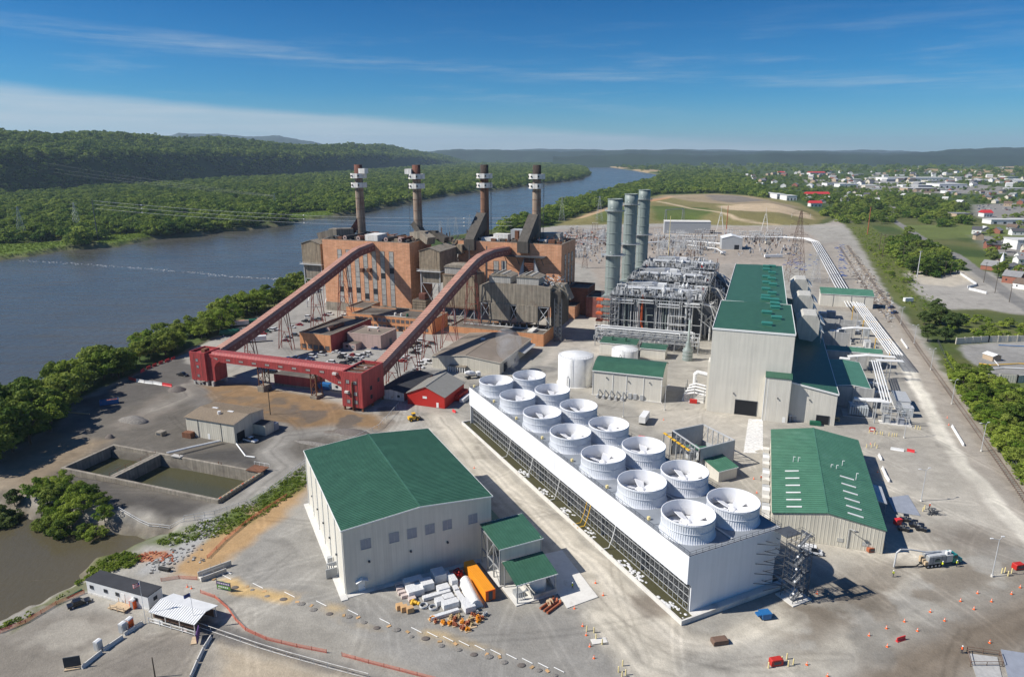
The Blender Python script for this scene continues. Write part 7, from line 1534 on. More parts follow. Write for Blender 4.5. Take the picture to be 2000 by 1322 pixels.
HP=[];g=random.Random(55)
def townpts(poly,gap,n,seed):
 return[(x,y)for x,y in spaced(W2(poly),gap,n,seed)]
near_h=townpts([(1885,448),(2030,446),(2080,520),(2080,600),(1985,560),(1920,505),(1890,480)],20,22,3)
mid_h=townpts([(1560,388),(1690,368),(1850,372),(2060,380),(2080,440),(1900,400),(1700,392),(1600,400)],34,60,4)
far_h=townpts([(1440,345),(1600,338),(1850,338),(2100,342),(2100,375),(1850,368),(1650,365),(1500,372)],50,105,5)+townpts([(1250,312),(1500,306),(1900,308),(2100,312),(2100,336),(1700,334),(1400,332)],170,95,6)
LMH=[(at(1980,470),'the far right yard'),(at(1598,383),'the long red roof'),(at(1790,350),'the long white store'),(at(1870,364),'the pale retail block'),(at(1760,450),'the street crossing'),(at(1960,540),'the church gable'),(at(1617,312),'the water tower'),(at(1450,330),'the river bend'),(at(2000,330),'the right-hand hill')]
for P,ph,grp,det in((near_h,'gabled street house','houses in the right-hand street',True),(mid_h,'small gabled house','houses at the near edge of town',True),(far_h,'tiny pale-roofed house','houses scattered through the far town',False)):
 for p,(l,r)in zip(P,ranks(P,LMH)):
  k=g.randrange(6);house(near(ph,l,r),(p[0],p[1],tz(*p)),g.uniform(8,12)*(1 if det else 1.5),g.uniform(9,16)*(1 if det else 1.6),g.uniform(3.2,6)+(0 if det else 4),g.uniform(0,3.14),HW[k],HR[g.randrange(6)]if det else g.choice(('roofing_pale','roofing_grey','roofing_charcoal','roofing_brown')),grp,det,det and k%2)
def store(lab,x0,x1,yb,yt,wall='house_white',roof='roofing_pale',d=40,red=False,rz=None):
 p=at(x0,yb);q=at(x1,yb);w=q.x-p.x;H=max(3.5,min(hgt(yt,p.y),12));T=thing('store_building',lab,'building',(p.x,p.y,tz(p.x,p.y)),0,'large buildings in town');b=MB();b.box(0,w,0,d,-2,H,wall);b.build('wall',T);b=MB()
 if red:b.ext([(-1,H),(d*.5,H+4.5),(d+1,H)],-1,w+1,roof,axis='x')
 else:b.box(-.4,w+.4,-.4,d+.4,H,H+.8,roof)
 b.build('roof',T);b=MB();n=max(3,int(w/14));[b.box(w*(i+.3)/n,w*(i+.6)/n,-.08,-.003,.5,H*.55,'window_dark')for i in range(n)];b.build('window',T)
for a in(('long bright red-roofed building at the near edge of town',1577,1620,386,379,'house_cream','roofing_red',22,True),('white low warehouse left in the row by the mound',1492,1515,386,378,'house_white','roofing_pale',45),('white low warehouse middle of the row by the mound',1517,1534,389,380,'house_white','roofing_pale',45),('white low warehouse right end of the row by the mound',1536,1556,392,383,'house_white','roofing_pale',40),('small red-roofed house block below the long red roof',1583,1605,404,397,'house_white','roofing_red',14,True),('long white store across the middle of town',1733,1857,354,348,'house_white','roofing_pale',90),('taller block rising from the long white store',1766,1784,354,344,'house_white','roofing_pale',60),('pale retail block right of the long white store',1834,1888,368,360,'house_white','roofing_pale',70),('cream shop strip with car park before the long white store',1772,1830,374,368,'house_tan','roofing_pale',40),('pale green-roofed hall left of the car park',1615,1640,363,358,'house_white','roofing_grey',40),('white shed in the car park left of centre town',1640,1676,366,360,'house_white','roofing_pale',40),('far white plant at the right picture edge of town',1905,1945,356,352,'house_white','roofing_pale',60),('tiny far white school on the rising ground',1625,1645,322,319,'house_white','roofing_pale',60),('cluster block of far red and white shops',1582,1612,344,339,'house_white','roofing_red',40,True),('small far red-topped shop left of the far red and white shops',1522,1533,343,339,'house_white','roofing_red',30,True),('long low white garage at the right picture edge',1985,2060,488,470,'house_white','roofing_pale',22),('red canopy shop on the far right car park',1921,1938,424,416,'house_white','roofing_red',14,True),('pale strip mall at far right above the car park',1935,2010,438,430,'house_white','roofing_pale',20),('dark-roofed block beside the car park at far right',1868,1900,424,418,'house_tan','roofing_grey',24)):store(*a)
g=random.Random(61);SP=townpts([(1640,344),(1860,344),(2000,350),(2050,372),(1880,382),(1700,374),(1630,362)],75,34,8)
for p,(l,r)in zip(SP,ranks(SP,LMH)):
 w,d,h=g.uniform(18,60),g.uniform(15,40),g.uniform(5,9);T=thing('shop_building',near('flat-roofed pale shop',l,r),'shop',(p[0],p[1],tz(*p)),g.uniform(-.3,.3),'shops around the town centre');b=MB();b.box(-w/2,w/2,-d/2,d/2,-2,h,g.choice(('house_white','house_cream','house_grey')));b.build('wall',T);b=MB();b.box(-w/2-.3,w/2+.3,-d/2-.3,d/2+.3,h,h+.6,g.choice(('roofing_pale','roofing_pale','white_plastic')));b.build('roof',T)
p=at(1617,314);T=thing('water_tower','tiny white water tower on the far horizon of town','water tower',(p.x,p.y,tz(p.x,p.y)));b=MB();b.lathe((0,0,0),[(6,0),(4,20),(5,36),(13,44),(13,54),(8,60),(0,61)],'white_plastic',16);b.build('tank',T)
def wallrun(lab,pts,h,m='cream_shed',t=.35,panel=5.,name='precast_wall'):
 P=[at(*q)for q in pts];c=P[0].copy();T=thing(name,lab,'wall',c);b=MB();q_=MB()
 for a,z in zip(P[:-1],P[1:]):
  b.bar(a-c+Vector((0,0,h/2)),z-c+Vector((0,0,h/2)),t,m,h);n=max(1,int((z-a).length/panel));[q_.bar(a.lerp(z,i/n)-c,a.lerp(z,i/n)-c+Vector((0,0,h+.25)),t*1.7,m)for i in range(n+1)]
 b.build('panel',T);q_.build('post',T)
wallrun('pale precast panel wall behind the grey gas compound',[(1867,672),(1930,668),(2060,666)],3.4);wallrun('pale precast panel wall below the grey gas compound',[(1917,745),(1985,748),(2060,742)],3.6)
wallrun('white concrete barrier wall along the street, upper bend',[(1868,531),(1908,558),(1890,563)],1.7,'white_plastic');wallrun('white concrete barrier wall along the street, lower piece',[(1893,566),(1926,574)],1.7,'white_plastic')
T=thing('gas_hut','small brown hut with white roof in the walled compound','hut',at(1938,706),.2);gable(T,5,6,2.6,3.4,'house_tan','white_plastic',rib=0,trim=None)
b=MB();c=at(1950,712);[b.tube([tuple(at(*a)-c+Vector((0,0,.6)))for a in l],.25,m)for l,m in(([(1912,712),(1935,715),(1990,712),(2040,715)],'yellow'),([(1920,724),(1960,720),(2040,724)],'pipe_white'),([(1940,704),(1950,716)],'pipe_white'),([(1950,676),(2040,680)],'blue_paint'))];tag(b.build('gas_pipes',loc=c),'yellow and white gas pipes running through the walled compound','pipework')
T=thing('church','brick church with white steeple in the right-hand street','church',at(1958,530),.5);b=MB();b.ext([(-5,0),(5,0),(5,4),(0,8),(-5,4)],0,16,'house_brick');b.build('wall',T);b=MB();b.ext([(-5.5,3.8),(0,8.1),(5.5,3.8),(5.5,4.1),(0,8.5),(-5.5,4.1)],-.4,16.4,'roofing_grey');b.build('roof',T);b=MB();b.box(-1.2,1.2,.5,2.9,7,11,'white_plastic');b.lathe((0,1.7,11),[(1.5,0),(0,6)],'white_plastic',6);b.build('steeple',T)
def carproto(kind):
 T=thing(kind,'x','car',(0,0,-500));b=MB()
 L,Wd,H,hood,tail,cab=dict(sedan=(4.7,1.8,1.45,1.3,.9,.80),suv=(4.8,1.9,1.75,1.2,.15,.95),pickup=(5.6,1.95,1.8,1.4,2.0,.95),van=(5.6,2.0,2.1,.9,.1,1.0))[kind]
 x0,x1=-L/2,L/2;w=Wd/2
 pr=[(x0,.35),(x0,cab-.05),(x0+.08,cab),(x1-.25,cab-.08),(x1,cab-.3),(x1,.35)]
 b.ext([(x,z)for x,z in pr],-w,w,'car_white',axis='y')
 gx0,gx1=x0+tail,x1-hood;cw=w*.86
 roof=[(gx0+.35 if kind!='van' else gx0+.1,H),(gx1-.65,H)]
 base=[(gx0,cab),(gx1,cab-.05)]
 vs=[(roof[0][0],-cw,H),(roof[1][0],-cw,H),(roof[1][0],cw,H),(roof[0][0],cw,H)];vb=[(p[0],p[1],H-.07)for p in vs];b.mesh(vs+vb,[(0,1,2,3),(0,4,5,1),(1,5,6,2),(2,6,7,3),(3,7,4,0)],'car_white')
 if kind=='pickup':b.box(x0+.12,gx0-.1,-w+.12,w-.12,cab+.003,cab+.02,'rubber');
 if kind=='van':b.box(gx0,gx1-1.9,-w*.97,w*.97,cab,H-.07,'car_white')
 b.build('body',T);b=MB();bt=[(base[0][0],-w*.96,cab),(base[1][0],-w*.96,cab-.02),(base[1][0],w*.96,cab-.02),(base[0][0],w*.96,cab)];b.mesh(bt+[(p[0],p[1],H-.07)for p in vs],[(0,1,5,4),(1,2,6,5),(2,3,7,6),(3,0,4,7)],'car_glass');b.build('window',T)
 for x in(x0+.95,x1-.9):
  for s in(-1,1):b=MB();b.cyl((x,s*(w-.2),.34),(x,s*(w+.02),.34),.34,'rubber',n=12);b.cyl((x,s*(w+.02),.34),(x,s*(w+.03),.34),.19,'galv',n=10);b.build('wheel',T)
 for s in(-1,1):b=MB();b.box(x1-.03,x1+.02,s*w*.72-.2,s*w*.72+.2,cab-.28,cab-.14,'white_plastic');b.build('headlight',T)
 return T
CP={k:carproto(k)for k in('sedan','suv','pickup','van')};first=dict.fromkeys(CP,True)
KINDW=dict(sedan='sedan',suv='estate car',pickup='pickup',van='van');NMW=dict(sedan='parked_car',suv='parked_car',pickup='pickup_truck',van='parked_van')
def car(kind,col,p,rz,label,group='cars parked by the coal station'):
 if first[kind]:T=CP[kind];first[kind]=False;KIDS.setdefault(T.name,list(T.children));T.location=p;T.rotation_euler=(0,0,rz);T['label']=label;T['group']=group
 else:T=dup(CP[kind],p,rz,label,group)
 T['category']='van' if kind=='van' else 'pickup' if kind=='pickup' else 'car';T.name=NMW[kind]
 for c in T.children:
  if c.name.startswith('body'):
   c.material_slots[0].link='OBJECT';c.material_slots[0].material=MATS['car_'+col]
 return T
Z31,Z33,Z34=(360,640,7.346),(560,590,7.692),(780,590,6.25)
def zz(Z,x,y):return at(Z[0]+x/Z[2],Z[1]+y/Z[2])
CARS=[(Z33,x,y,k,c)for x,y,k,c in((30,865,'sedan','white'),(130,845,'sedan','white'),(350,865,'sedan','blue'),(390,828,'suv','white'),(520,795,'pickup','white'),(660,918,'suv','white'),(860,945,'suv','black'),(900,912,'sedan','grey'),(985,893,'suv','black'),(830,848,'suv','black'),(870,815,'suv','white'),(960,862,'sedan','silver'),(1060,868,'sedan','silver'),(1090,835,'suv','white'),(1165,818,'suv','silver'),(1205,785,'suv','white'),(1350,712,'pickup','blue'),(740,765,'sedan','white'),(1255,962,'sedan','red'),(1390,905,'sedan','black'),(330,235,'suv','white'),(480,268,'suv','grey'),(585,208,'sedan','maroon'),(645,188,'pickup','white'),(290,300,'pickup','black'),(400,285,'suv','grey'),(190,350,'sedan','red'),(80,385,'sedan','white'),(130,505,'sedan','black'),(850,218,'suv','white'),(20,540,'sedan','grey'),(1000,810,'sedan','red'))]
CARS+=[(Z34,x,y,k,c)for x,y,k,c in((250,482,'suv','white'),(215,520,'suv','black'),(250,556,'sedan','silver'),(225,602,'suv','white'),(185,628,'pickup','black'),(330,552,'sedan','black'),(390,515,'suv','grey'),(100,675,'sedan','white'),(30,730,'sedan','red'),(270,757,'suv','white'),(350,745,'van','white'),(240,802,'pickup','white'),(200,845,'sedan','silver'),(130,560,'sedan','black'),(60,700,'sedan','silver'),(150,530,'sedan','beige'))]
CARS+=[(Z31,x,y,k,c)for x,y,k,c in((1130,95,'sedan','red'),(1190,65,'suv','green'),(1250,42,'suv','white'),(1310,30,'sedan','white'),(1595,120,'suv','grey'),(1210,645,'sedan','black'),(1275,655,'suv','black'),(1450,195,'sedan','maroon'))]
CPOS=[zz(Z,x,y)for Z,x,y,k,c in CARS]
LMC=[(zz(Z33,1300,650),'the pink building'),(zz(Z33,300,700),'the brick store\'s front'),(zz(Z33,900,1000),'the level conveyor'),(zz(Z33,500,200),'the left boiler house'),(zz(Z33,100,400),'the left conveyor\'s trestles'),(zz(Z34,200,540),'the right conveyor\'s trestles'),(zz(Z34,400,760),'the warehouse porch'),(zz(Z31,1100,60),'the green tank')]
g=random.Random(12);byk={}
for i,(Z,x,y,k,c)in enumerate(CARS):byk.setdefault((c,k),[]).append(i)
for(c,k),idx in byk.items():
 for i,(l,r)in zip(idx,ranks([CPOS[i]for i in idx],LMC)):car(k,c,CPOS[i],BB+g.gauss(0,.06)+(math.pi if g.random()<.4 else 0),near(f'{c} {KINDW[k]}',l,r))
for k,c,px,py,rz,l in(('sedan','black',155,1180,.72,'black sedan parked alone beside the white office trailer'),('pickup','white',490,862,BB-.1,'white pickup before the open door of the tan-roofed store'),('pickup','black',357,734,BB,'dark pickup parked inside the red and white barrier pen'),('van','white',1583,1079,-.35,'white van with roof racks beside the skylit green shed'),('pickup','blue',1741,602,.5,'blue pickup on the haul road, left of two'),('pickup','blue',1747,612,.5,'blue pickup on the haul road, right of two'),('pickup','white',1540,497,.1,'white pickup below the tall lattice pylon'),('pickup','white',1396,495,-.3,'white pickup beside the arched white workshop'),('pickup','red',1532,487,.1,'red pickup in the switchyard right of the workshop'),('sedan','grey',1345,548,.6,'grey car half hidden behind the boilers')):
 p=at(px,py);o=car(k,c,(p.x,p.y,tz(p.x,p.y)if px<1300 else 0),rz,l,'single vehicles around the yard')
g=random.Random(14);P=[]
for x0,x1,y0,y1,n in((1900,2010,400,412,26),(1640,1740,357,371,20),(1780,1850,372,377,10)):
 for k in range(n):P.append(at(g.uniform(x0,x1),g.uniform(y0,y1)))
for p,(l,r)in zip(P,ranks(P,[(at(1960,405),'the far right car park'),(at(1690,364),'the mid-town car park'),(at(1815,375),'the cream shop strip')])):car(g.choice(('sedan','suv')),g.choice(('white','silver','red','blue','white')),(p.x,p.y,tz(p.x,p.y)+.05),g.choice((0,1.57)),near('tiny parked car',l,r),'cars in the town car parks')
for k,c in((k,None)for k,v in first.items()if v):pass
for i,(X,Y,lab)in enumerate(((1140,805,'black utility cart by the pink sheet, upper left of four'),(1125,870,'black utility cart, lower left of four beside the skylit shed'),(1205,845,'utility cart with white cowl, right of four beside the skylit shed'),(1250,870,'black utility cart, far right of four beside the skylit shed'))):
 T=thing('utility_cart',lab,'cart',ats(14,X,Y),-.4,'utility carts by the skylit shed');b=MB();b.box(-1.4,1.4,-.7,.7,.35,.8,'car_black');b.box(.6,1.5,-.65,.65,.8,1.0,'white_plastic' if i==2 else 'car_grey');b.build('body',T);b=MB();[b.bar((x,s*.65,.8),(x*.8,s*.6,1.9),.07,'rubber')for x in(-.5,.7)for s in(-1,1)];b.box(-.6,.75,-.68,.68,1.88,1.96,'car_black');b.build('canopy',T);b=MB();b.box(-.3,.4,-.6,.6,.8,1.2,'car_grey');b.build('seat',T)
 for x in(-.9,.95):
  for s in(-.7,.7):b=MB();b.cyl((x,s-.12,.32),(x,s+.12,.32),.32,'rubber',n=10);b.build('wheel',T)
b=MB();b.box(-1,1,-.6,.6,0,1.6,'red_plastic');tag(b.build('tarp_bundle',loc=ats(14,1085,825),rz=.3),'bright red covered bundle beside the utility carts','bundle')
T=thing('vacuum_truck','vacuum truck with grey tank, teal cab and a curved suction boom','truck',at(1834,1101),rad(12))
b=MB();b.box(-5.2,5.2,-.5,.5,.8,1.1,'dark_steel');b.build('chassis',T);b=MB();b.box(-4.4,.6,-1.2,1.2,1.1,3.1,'steel_grey');b.box(-4.2,.4,-1.0,1.0,3.1,3.3,'galv');[b.box(x,x+.08,-1.23,1.23,1.1,3.15,'dark_steel')for x in(-3.2,-.7)];b.build('tank',T);b=MB();b.box(.8,2.6,-1.2,1.2,1.1,3.0,'galv');b.cyl((1.2,-.5,2.8),(1.2,-.5,3.9),.35,'white_plastic',n=12);b.cyl((2.1,-.5,2.8),(2.1,-.5,3.9),.35,'white_plastic',n=12);b.build('blower',T)
b=MB();b.ext([(2.9,.7),(5.6,.7),(5.6,1.6),(4.4,1.75),(4.0,2.9),(2.9,3.0)],-1.15,1.15,'teal_paint');c_=b.build('cab',T);b=MB();b.ext([(4.06,2.78),(4.44,1.8),(4.5,1.8),(4.12,2.8)],-1.0,1.0,'car_glass');[b.box(3.1,4.0,s*1.16-.01,s*1.16+.01,1.9,2.6,'car_glass')for s in(-1,1)];b.build('window',c_)
for x in(-4.4,-3.3,-2.2,-1.1,4.4):
 for s in(-1,1):b=MB();b.cyl((x,s*.8,.52),(x,s*1.22,.52),.52,'rubber',n=14);b.cyl((x,s*1.22,.52),(x,s*1.24,.52),.28,'galv',n=10);b.build('wheel',T)
b=MB();b.tube([(0,.2,3.5),(-4.5,.2,3.9),(-9,.5,5.0),(-11.5,.7,5.2),(-12.4,.8,4.4),(-12.6,.8,.4)],.2,'galv');b.build('suction_boom',T);b=MB();b.tube([(-5,0,1.4),(-7,-.2,.5),(-9.5,.5,.3),(-12.4,.8,.35)],.16,'rubber');b.build('hose',T)
b=MB();n=10;pr=[(-1.9+.75*math.cos(math.pi*i/n),2.1+.5*math.sin(math.pi*i/n))for i in range(n+1)];b.ext(pr,-1.235,-1.203,'sign_dark');b.box(-2.7,-1.1,-1.23,-1.203,1.75,1.98,'dark_green_paint');b.build('emblem',T);b=MB();[b.box(-5.3,-4.5,y-.3,y+.3,1,1.9+.3*k,'pale_wood')for k,y in enumerate((-.8,0,.8))];b.build('tool_box',T)
T=thing('wheel_loader','yellow wheel loader near the back corner of the large metal shed','loader',at(808,821),.5)
b=MB();b.box(-2.2,.6,-.9,.9,.8,1.9,'yellow');b.box(-.6,.6,-.7,.7,1.9,3.0,'dark_steel');b.box(-.7,.7,-.8,.8,3.0,3.12,'yellow');b.build('body',T);b=MB();b.bar((.6,-.5,1.5),(2.6,-.5,.7),.25,'yellow');b.bar((.6,.5,1.5),(2.6,.5,.7),.25,'yellow');b.ext([(2.5,.2),(3.6,.2),(3.2,.5),(2.7,1.3)],-1.2,1.2,'dark_steel');b.build('bucket',T)
for x in(-1.4,1.2):
 for s in(-1,1):b=MB();b.cyl((x,s*.75,.7),(x,s*1.2,.7),.7,'rubber',n=14);b.cyl((x,s*1.2,.7),(x,s*1.22,.7),.35,'yellow',n=10);b.build('wheel',T)
T=thing('cement_mixer','white cement mixer truck between the red barn and the warehouse','truck',at(922,738),.4)
b=MB();b.box(-3.6,3.6,-.5,.5,.8,1.1,'dark_steel');b.build('chassis',T);b=MB();b.box(2.2,3.9,-1.1,1.1,.8,2.7,'white_plastic');b.box(3.6,3.92,-.95,.95,1.7,2.5,'car_glass');b.build('cab',T);b=MB();b.cyl((-3.4,0,2.9),(-1.6,0,2.6),.6,'white_plastic',1.25,16);b.cyl((-1.6,0,2.6),(.4,0,2.2),1.25,'white_plastic',1.2,16);b.cyl((.4,0,2.2),(1.8,0,2.0),1.2,'white_plastic',.5,16);b.build('drum',T)
for x in(-2.4,-1.3,2.9):
 for s in(-1,1):b=MB();b.cyl((x,s*.75,.5),(x,s*1.15,.5),.5,'rubber',n=12);b.build('wheel',T)
def boxthing(name,lab,cat,p,rz,dims,m,parts=(),top=None,group=None):
 T=thing(name,lab,cat,p,rz,group);b=MB();b.box(-dims[0]/2,dims[0]/2,-dims[1]/2,dims[1]/2,dims[3]if len(dims)>3 else 0,dims[2],m,top=top);b.build('body',T)
 for pn,(x0,x1,y0,y1,z0,z1),pm in parts:b=MB();b.box(x0,x1,y0,y1,z0,z1,pm);b.build(pn,T)
 return T
T=thing('skip','open blue skip filled with rusty scrap on the coal yard','skip',at(214,789),rad(28));b=MB()
for q in((-3.4,3.4,-1.2,-1.08),(-3.4,3.4,1.08,1.2),(-3.4,-3.28,-1.08,1.08),(3.28,3.4,-1.08,1.08)):b.box(*q,.15,2.0,'blue_paint')
[b.box(x,x+.1,-1.28,-1.2,.2,1.95,'blue_paint')for x in np.arange(-3.2,3.4,.8)];b.build('shell',T);b=MB();g=random.Random(2);b.box(-3.28,3.28,-1.08,1.08,.15,1.3,'rust');[b.cbox((g.uniform(-3,3),g.uniform(-.8,.8),1.5),(g.uniform(.4,1.4),.5,.6),'copper_rust',g.random()*3)for _ in range(14)];b.build('scrap',T)
T=thing('green_tank','dark green horizontal cylindrical tank near the river trees','tank',at(449,655),rad(22));b=MB();b.cyl((-5,0,2),(5,0,2),1.7,'dark_green_paint',n=20);b.ball((-5,0,2),1.7,'dark_green_paint',8,18,(.35,1,1));b.ball((5,0,2),1.7,'dark_green_paint',8,18,(.35,1,1));b.build('shell',T);b=MB();b.box(-3.6,-3,-1.4,1.4,0,1.2,'concrete');b.box(3,3.6,-1.4,1.4,0,1.2,'concrete');b.build('saddle',T)
T=thing('green_tank','farther green tank partly hidden behind the left conveyor','tank',at(492,634),rad(22));b=MB();b.cyl((-4,0,2),(4,0,2),1.6,'dark_green_paint',n=18);b.build('shell',T)
for lab,px,py,rz,L,m,tp in(('old box trailer with faded pink roof beside the green tank',466,637,.35,12,'white_weathered','faded_red_top'),('white box trailer parked behind the left red tower',500,668,.35,11,'white_plastic',None),('long white trailer beyond the hall roof',1510,504,.06,18,'white_plastic',None),('cream caravan in the switchyard right of the workshop',1500,477,.06,7,'house_cream',None),('white box container beside the workshop door',1412,497,.05,5,'white_plastic',None),('long pale trailer below the street trees at far right',1951,500,.0,14,'white_plastic',None),('small white hut on the haul road bend',1773,591,.1,6,'white_plastic',None),('white box body standing behind the cooling tower fans',1258,824,1.15,7.5,'white_plastic',None)):
 boxthing('box_trailer',lab,'trailer',at(px,py),rz,(L,2.5,3.4,.9),m,(('door',(L/2,L/2+.05,-1.1,1.1,1.0,3.3),'hvac'),('wheel_set',(-L*.38,-L*.2,-1.2,1.2,0,.9),'rubber')),tp,'trailers and site boxes')
boxthing('orange_container','bright orange shipping container beside the wrapped crates','container',A(55.8,133.0),AA+math.pi/2,(13.4,2.5,2.7,.12),'crate_orange',(('door',(-6.76,-6.7,-1.2,1.2,.2,2.6),'safety_orange'),('corner_post',(-6.72,-6.55,-1.27,1.27,2.62,2.74),'safety_orange'),('lock_rod',(-6.82,-6.77,-.5,.5,.3,2.5),'dark_steel')))
T=thing('blue_bin','blue wheeled tipping bin on the gravel by the cooling tower stairs','bin',at(1488,1206),.2);b=MB();b.ext([(-.3,.2),(1.6,.2),(1.9,1.5),(-.5,1.5)],-1,1,'blue_paint');b.build('body',T);b=MB();b.box(-1.4,-.5,-.7,.7,.9,1.3,'blue_paint');b.build('fork_pocket',T)
def potty(lab,p,rz,m,group='portable toilets'):
 T=thing('portable_toilet',lab,'portable toilet',p,rz,group);b=MB();b.box(-.6,.6,-.6,.6,0,2.05,m);b.build('cabin',T);b=MB();b.ext([(-.64,2.05),(.64,2.05),(.5,2.25),(0,2.4),(-.5,2.25)],-.64,.64,'white_plastic');b.build('roof',T);b=MB();b.box(-.4,.4,-.64,-.6,.1,1.9,'hvac');b.build('door',T)
for lab,px,py,m in(('grey portable toilet standing alone between two concrete barriers',193,1268,'hvac'),('grey portable toilet, left one of the pair by the barrier',241,1233,'hvac'),('orange-sided portable toilet, right one of the pair by the barrier',254,1224,'safety_orange'),('orange portable toilet beside the trailer steps',262,1186,'safety_orange')):potty(lab,at(px,py),-.3,m)
for k,X in enumerate((230,262,292,322,354)):potty(('dark','pale','second pale','beige','last pale')[k]+f' portable toilet, {nth(k)} from the left at the foot of the tall hall',ats(13,X,1035),BB,('dark_steel','hvac','hvac','house_tan','hvac')[k])
T=thing('office_trailer','white office trailer with dark flat roof on the pond bank','site office',B(-141.7,98.5),BB);b=MB();b.box(0,18.9,0,3.9,.5,3.6,'white_plastic');b.build('wall',T);b=MB();b.box(-.1,19,-.1,4,3.6,3.78,'black_roof');b.build('roof',T);b=MB();b.box(0,18.9,-.05,-.003,0,.5,'white_weathered');b.build('skirt',T)
for x in(1.6,6.0,9.6,15.2):window(T,x,1.7,1.1,.9,0,'front','dark_steel','window_dark')
b=MB();b.box(10.8,11.8,-.06,-.003,.6,2.7,'white_trim');b.build('door',T);window(T,1.9,1.7,1.0,.9,18.9,'right','dark_steel','window_dark')
T=thing('wooden_steps','wooden landing with steps at the office trailer door','steps',B(-131.5,95.7),BB);b=MB();b.box(0,4.2,0,2.4,.5,.62,'pale_wood');[b.box(-.35-.35*k,-.05-.35*k+.3,.2,1.4,.0,.45-.12*k,'pale_wood')for k in range(3)];b.build('deck',T);b=MB();[b.bar((x,y,0),(x,y,1.6),.1,'pale_wood')for x in(.05,2.1,4.15)for y in(.05,2.35)];b.bar((0,.05,1.5),(4.2,.05,1.5),.1,'pale_wood');b.build('railing',T)
T=thing('canopy_shelter','white sheet-roofed open shelter with brown slatted walls by the gate','shelter',B(-119.2,95.8),BB)
b=MB();w,d=12.2,6.4;b.ext([(-.3,2.6),(d*.5,3.5),(d+.3,2.6),(d+.3,2.72),(d*.5,3.62),(-.3,2.72)],-.3,w+.3,'white_plastic',axis='x');[b.bar((x,-.3,2.76),(x,d*.5,3.66),.06,'galv')for x in np.arange(0,w,.6)];b.build('roof',T);b=MB();[b.bar((x,y,0),(x,y,2.6),.14,'white_weathered')for x in(0,4,8,12.1)for y in(0,6.2)];b.build('post',T);b=MB();b.box(.1,11.9,.4,.5,.9,2.5,'brown_fence');b.box(.3,12,5.6,5.7,.3,2.2,'brown_fence');b.build('slat_wall',T);b=MB();[b.bar((-.5,-.5,z),(12.5,-.5,z),.1,'white_plastic')for z in(.45,1.2)];[b.bar((x,-.5,0),(x,-.5,1.4),.12,'white_plastic')for x in(-.5,2.7,5.9,9.1,12.4)];b.build('fence_rail',T);b=MB();b.box(1.0,3.6,-.44,-.41,.3,1.5,'white_weathered');b.box(8.6,10.2,-.44,-.41,.4,1.3,'wrap_pink');b.build('banner',T)
def flag(lab,p,H,kind):
 T=thing('flagpole',lab,'flagpole',p);b=MB();b.cyl((0,0,0),(0,0,H),.06,'white_plastic',.04,8);b.ball((0,0,H),.12,'white_plastic',5,8);b.build('pole',T);b=MB();n=8
 for i in range(n):
  f=lambda t:Vector((-1.5*t,.25*math.sin(t*6),H-.25-.35*t));a,c=f(i/n),f((i+1)/n)
  if kind=='stripes':
   for j in range(7):z0,z1=-.95*j/7,-.95*(j+1)/7;m='flag_blue' if i<3 and j<4 else('red_plastic' if j%2==0 else 'white_plastic');b.poly([a+Vector((0,0,z0)),c+Vector((0,0,z0)),c+Vector((0,0,z1)),a+Vector((0,0,z1))],m)
  else:b.poly([a,c,c+Vector((0,0,-.95)),a+Vector((0,0,-.95))],'flag_blue')
 b.build('flag',T)
flag('flagpole with red white striped flag between trailer and shelter',at(285,1217),10.5,'stripes');flag('flagpole with dark blue flag at the shelter corner',at(381,1226),9.0,'blue')
def jersey(lab,p,q,m='pale_concrete',group='concrete barriers',h=.85,name='concrete_barrier'):
 p,q=at(*p),at(*q);d=q-p;p.z=min(tz(p.x,p.y),0.3)if p.y<400 else 0;b=MB();L=d.length;b.ext([(-.32,0),(.32,0),(.28,.2),(.12,.4),(.09,h),(-.09,h),(-.12,.4),(-.28,.2)],0,L,m);return tag(b.build(name,loc=p,rz=math.atan2(d.y,d.x)-math.pi/2),lab,'barrier',group)
for lab,p,q in(('concrete barrier nearest the dark notice board',(160,1306),(199,1275)),('concrete barrier beside the lone grey toilet',(203,1271),(240,1246)),('concrete barrier in front of the pair of toilets',(243,1241),(279,1218)),('bottom-edge piece of the curved concrete barrier line',(372,1325),(385,1295)),('second piece up the curved concrete barrier line',(386,1293),(397,1270)),('top piece of the curved concrete barrier line',(398,1268),(412,1246))):jersey(lab,p,q)
for i,(p,q,m)in enumerate((((252,741),(266,745),'red_plastic'),((267,745.5),(282,748),'white_plastic'),((283,748.5),(299,750),'white_plastic'),((300,750),(317,753),'white_plastic'),((318,753),(336,756),'red_plastic'),((275,729),(282,724),'red_plastic'),((287,722),(294,719),'red_plastic'),((299,717),(306,714),'red_plastic'),((311,712),(318,709),'red_plastic'),((323,708),(331,704),'red_plastic'),((335,703),(342,700),'red_plastic'))):
 jersey(f'{"red" if m[0] == "r" else "white"} plastic water barrier, {nth(i)} along the pen left of the red tower',p,q,m,'plastic barriers of the pen',1.3,'water_barrier')
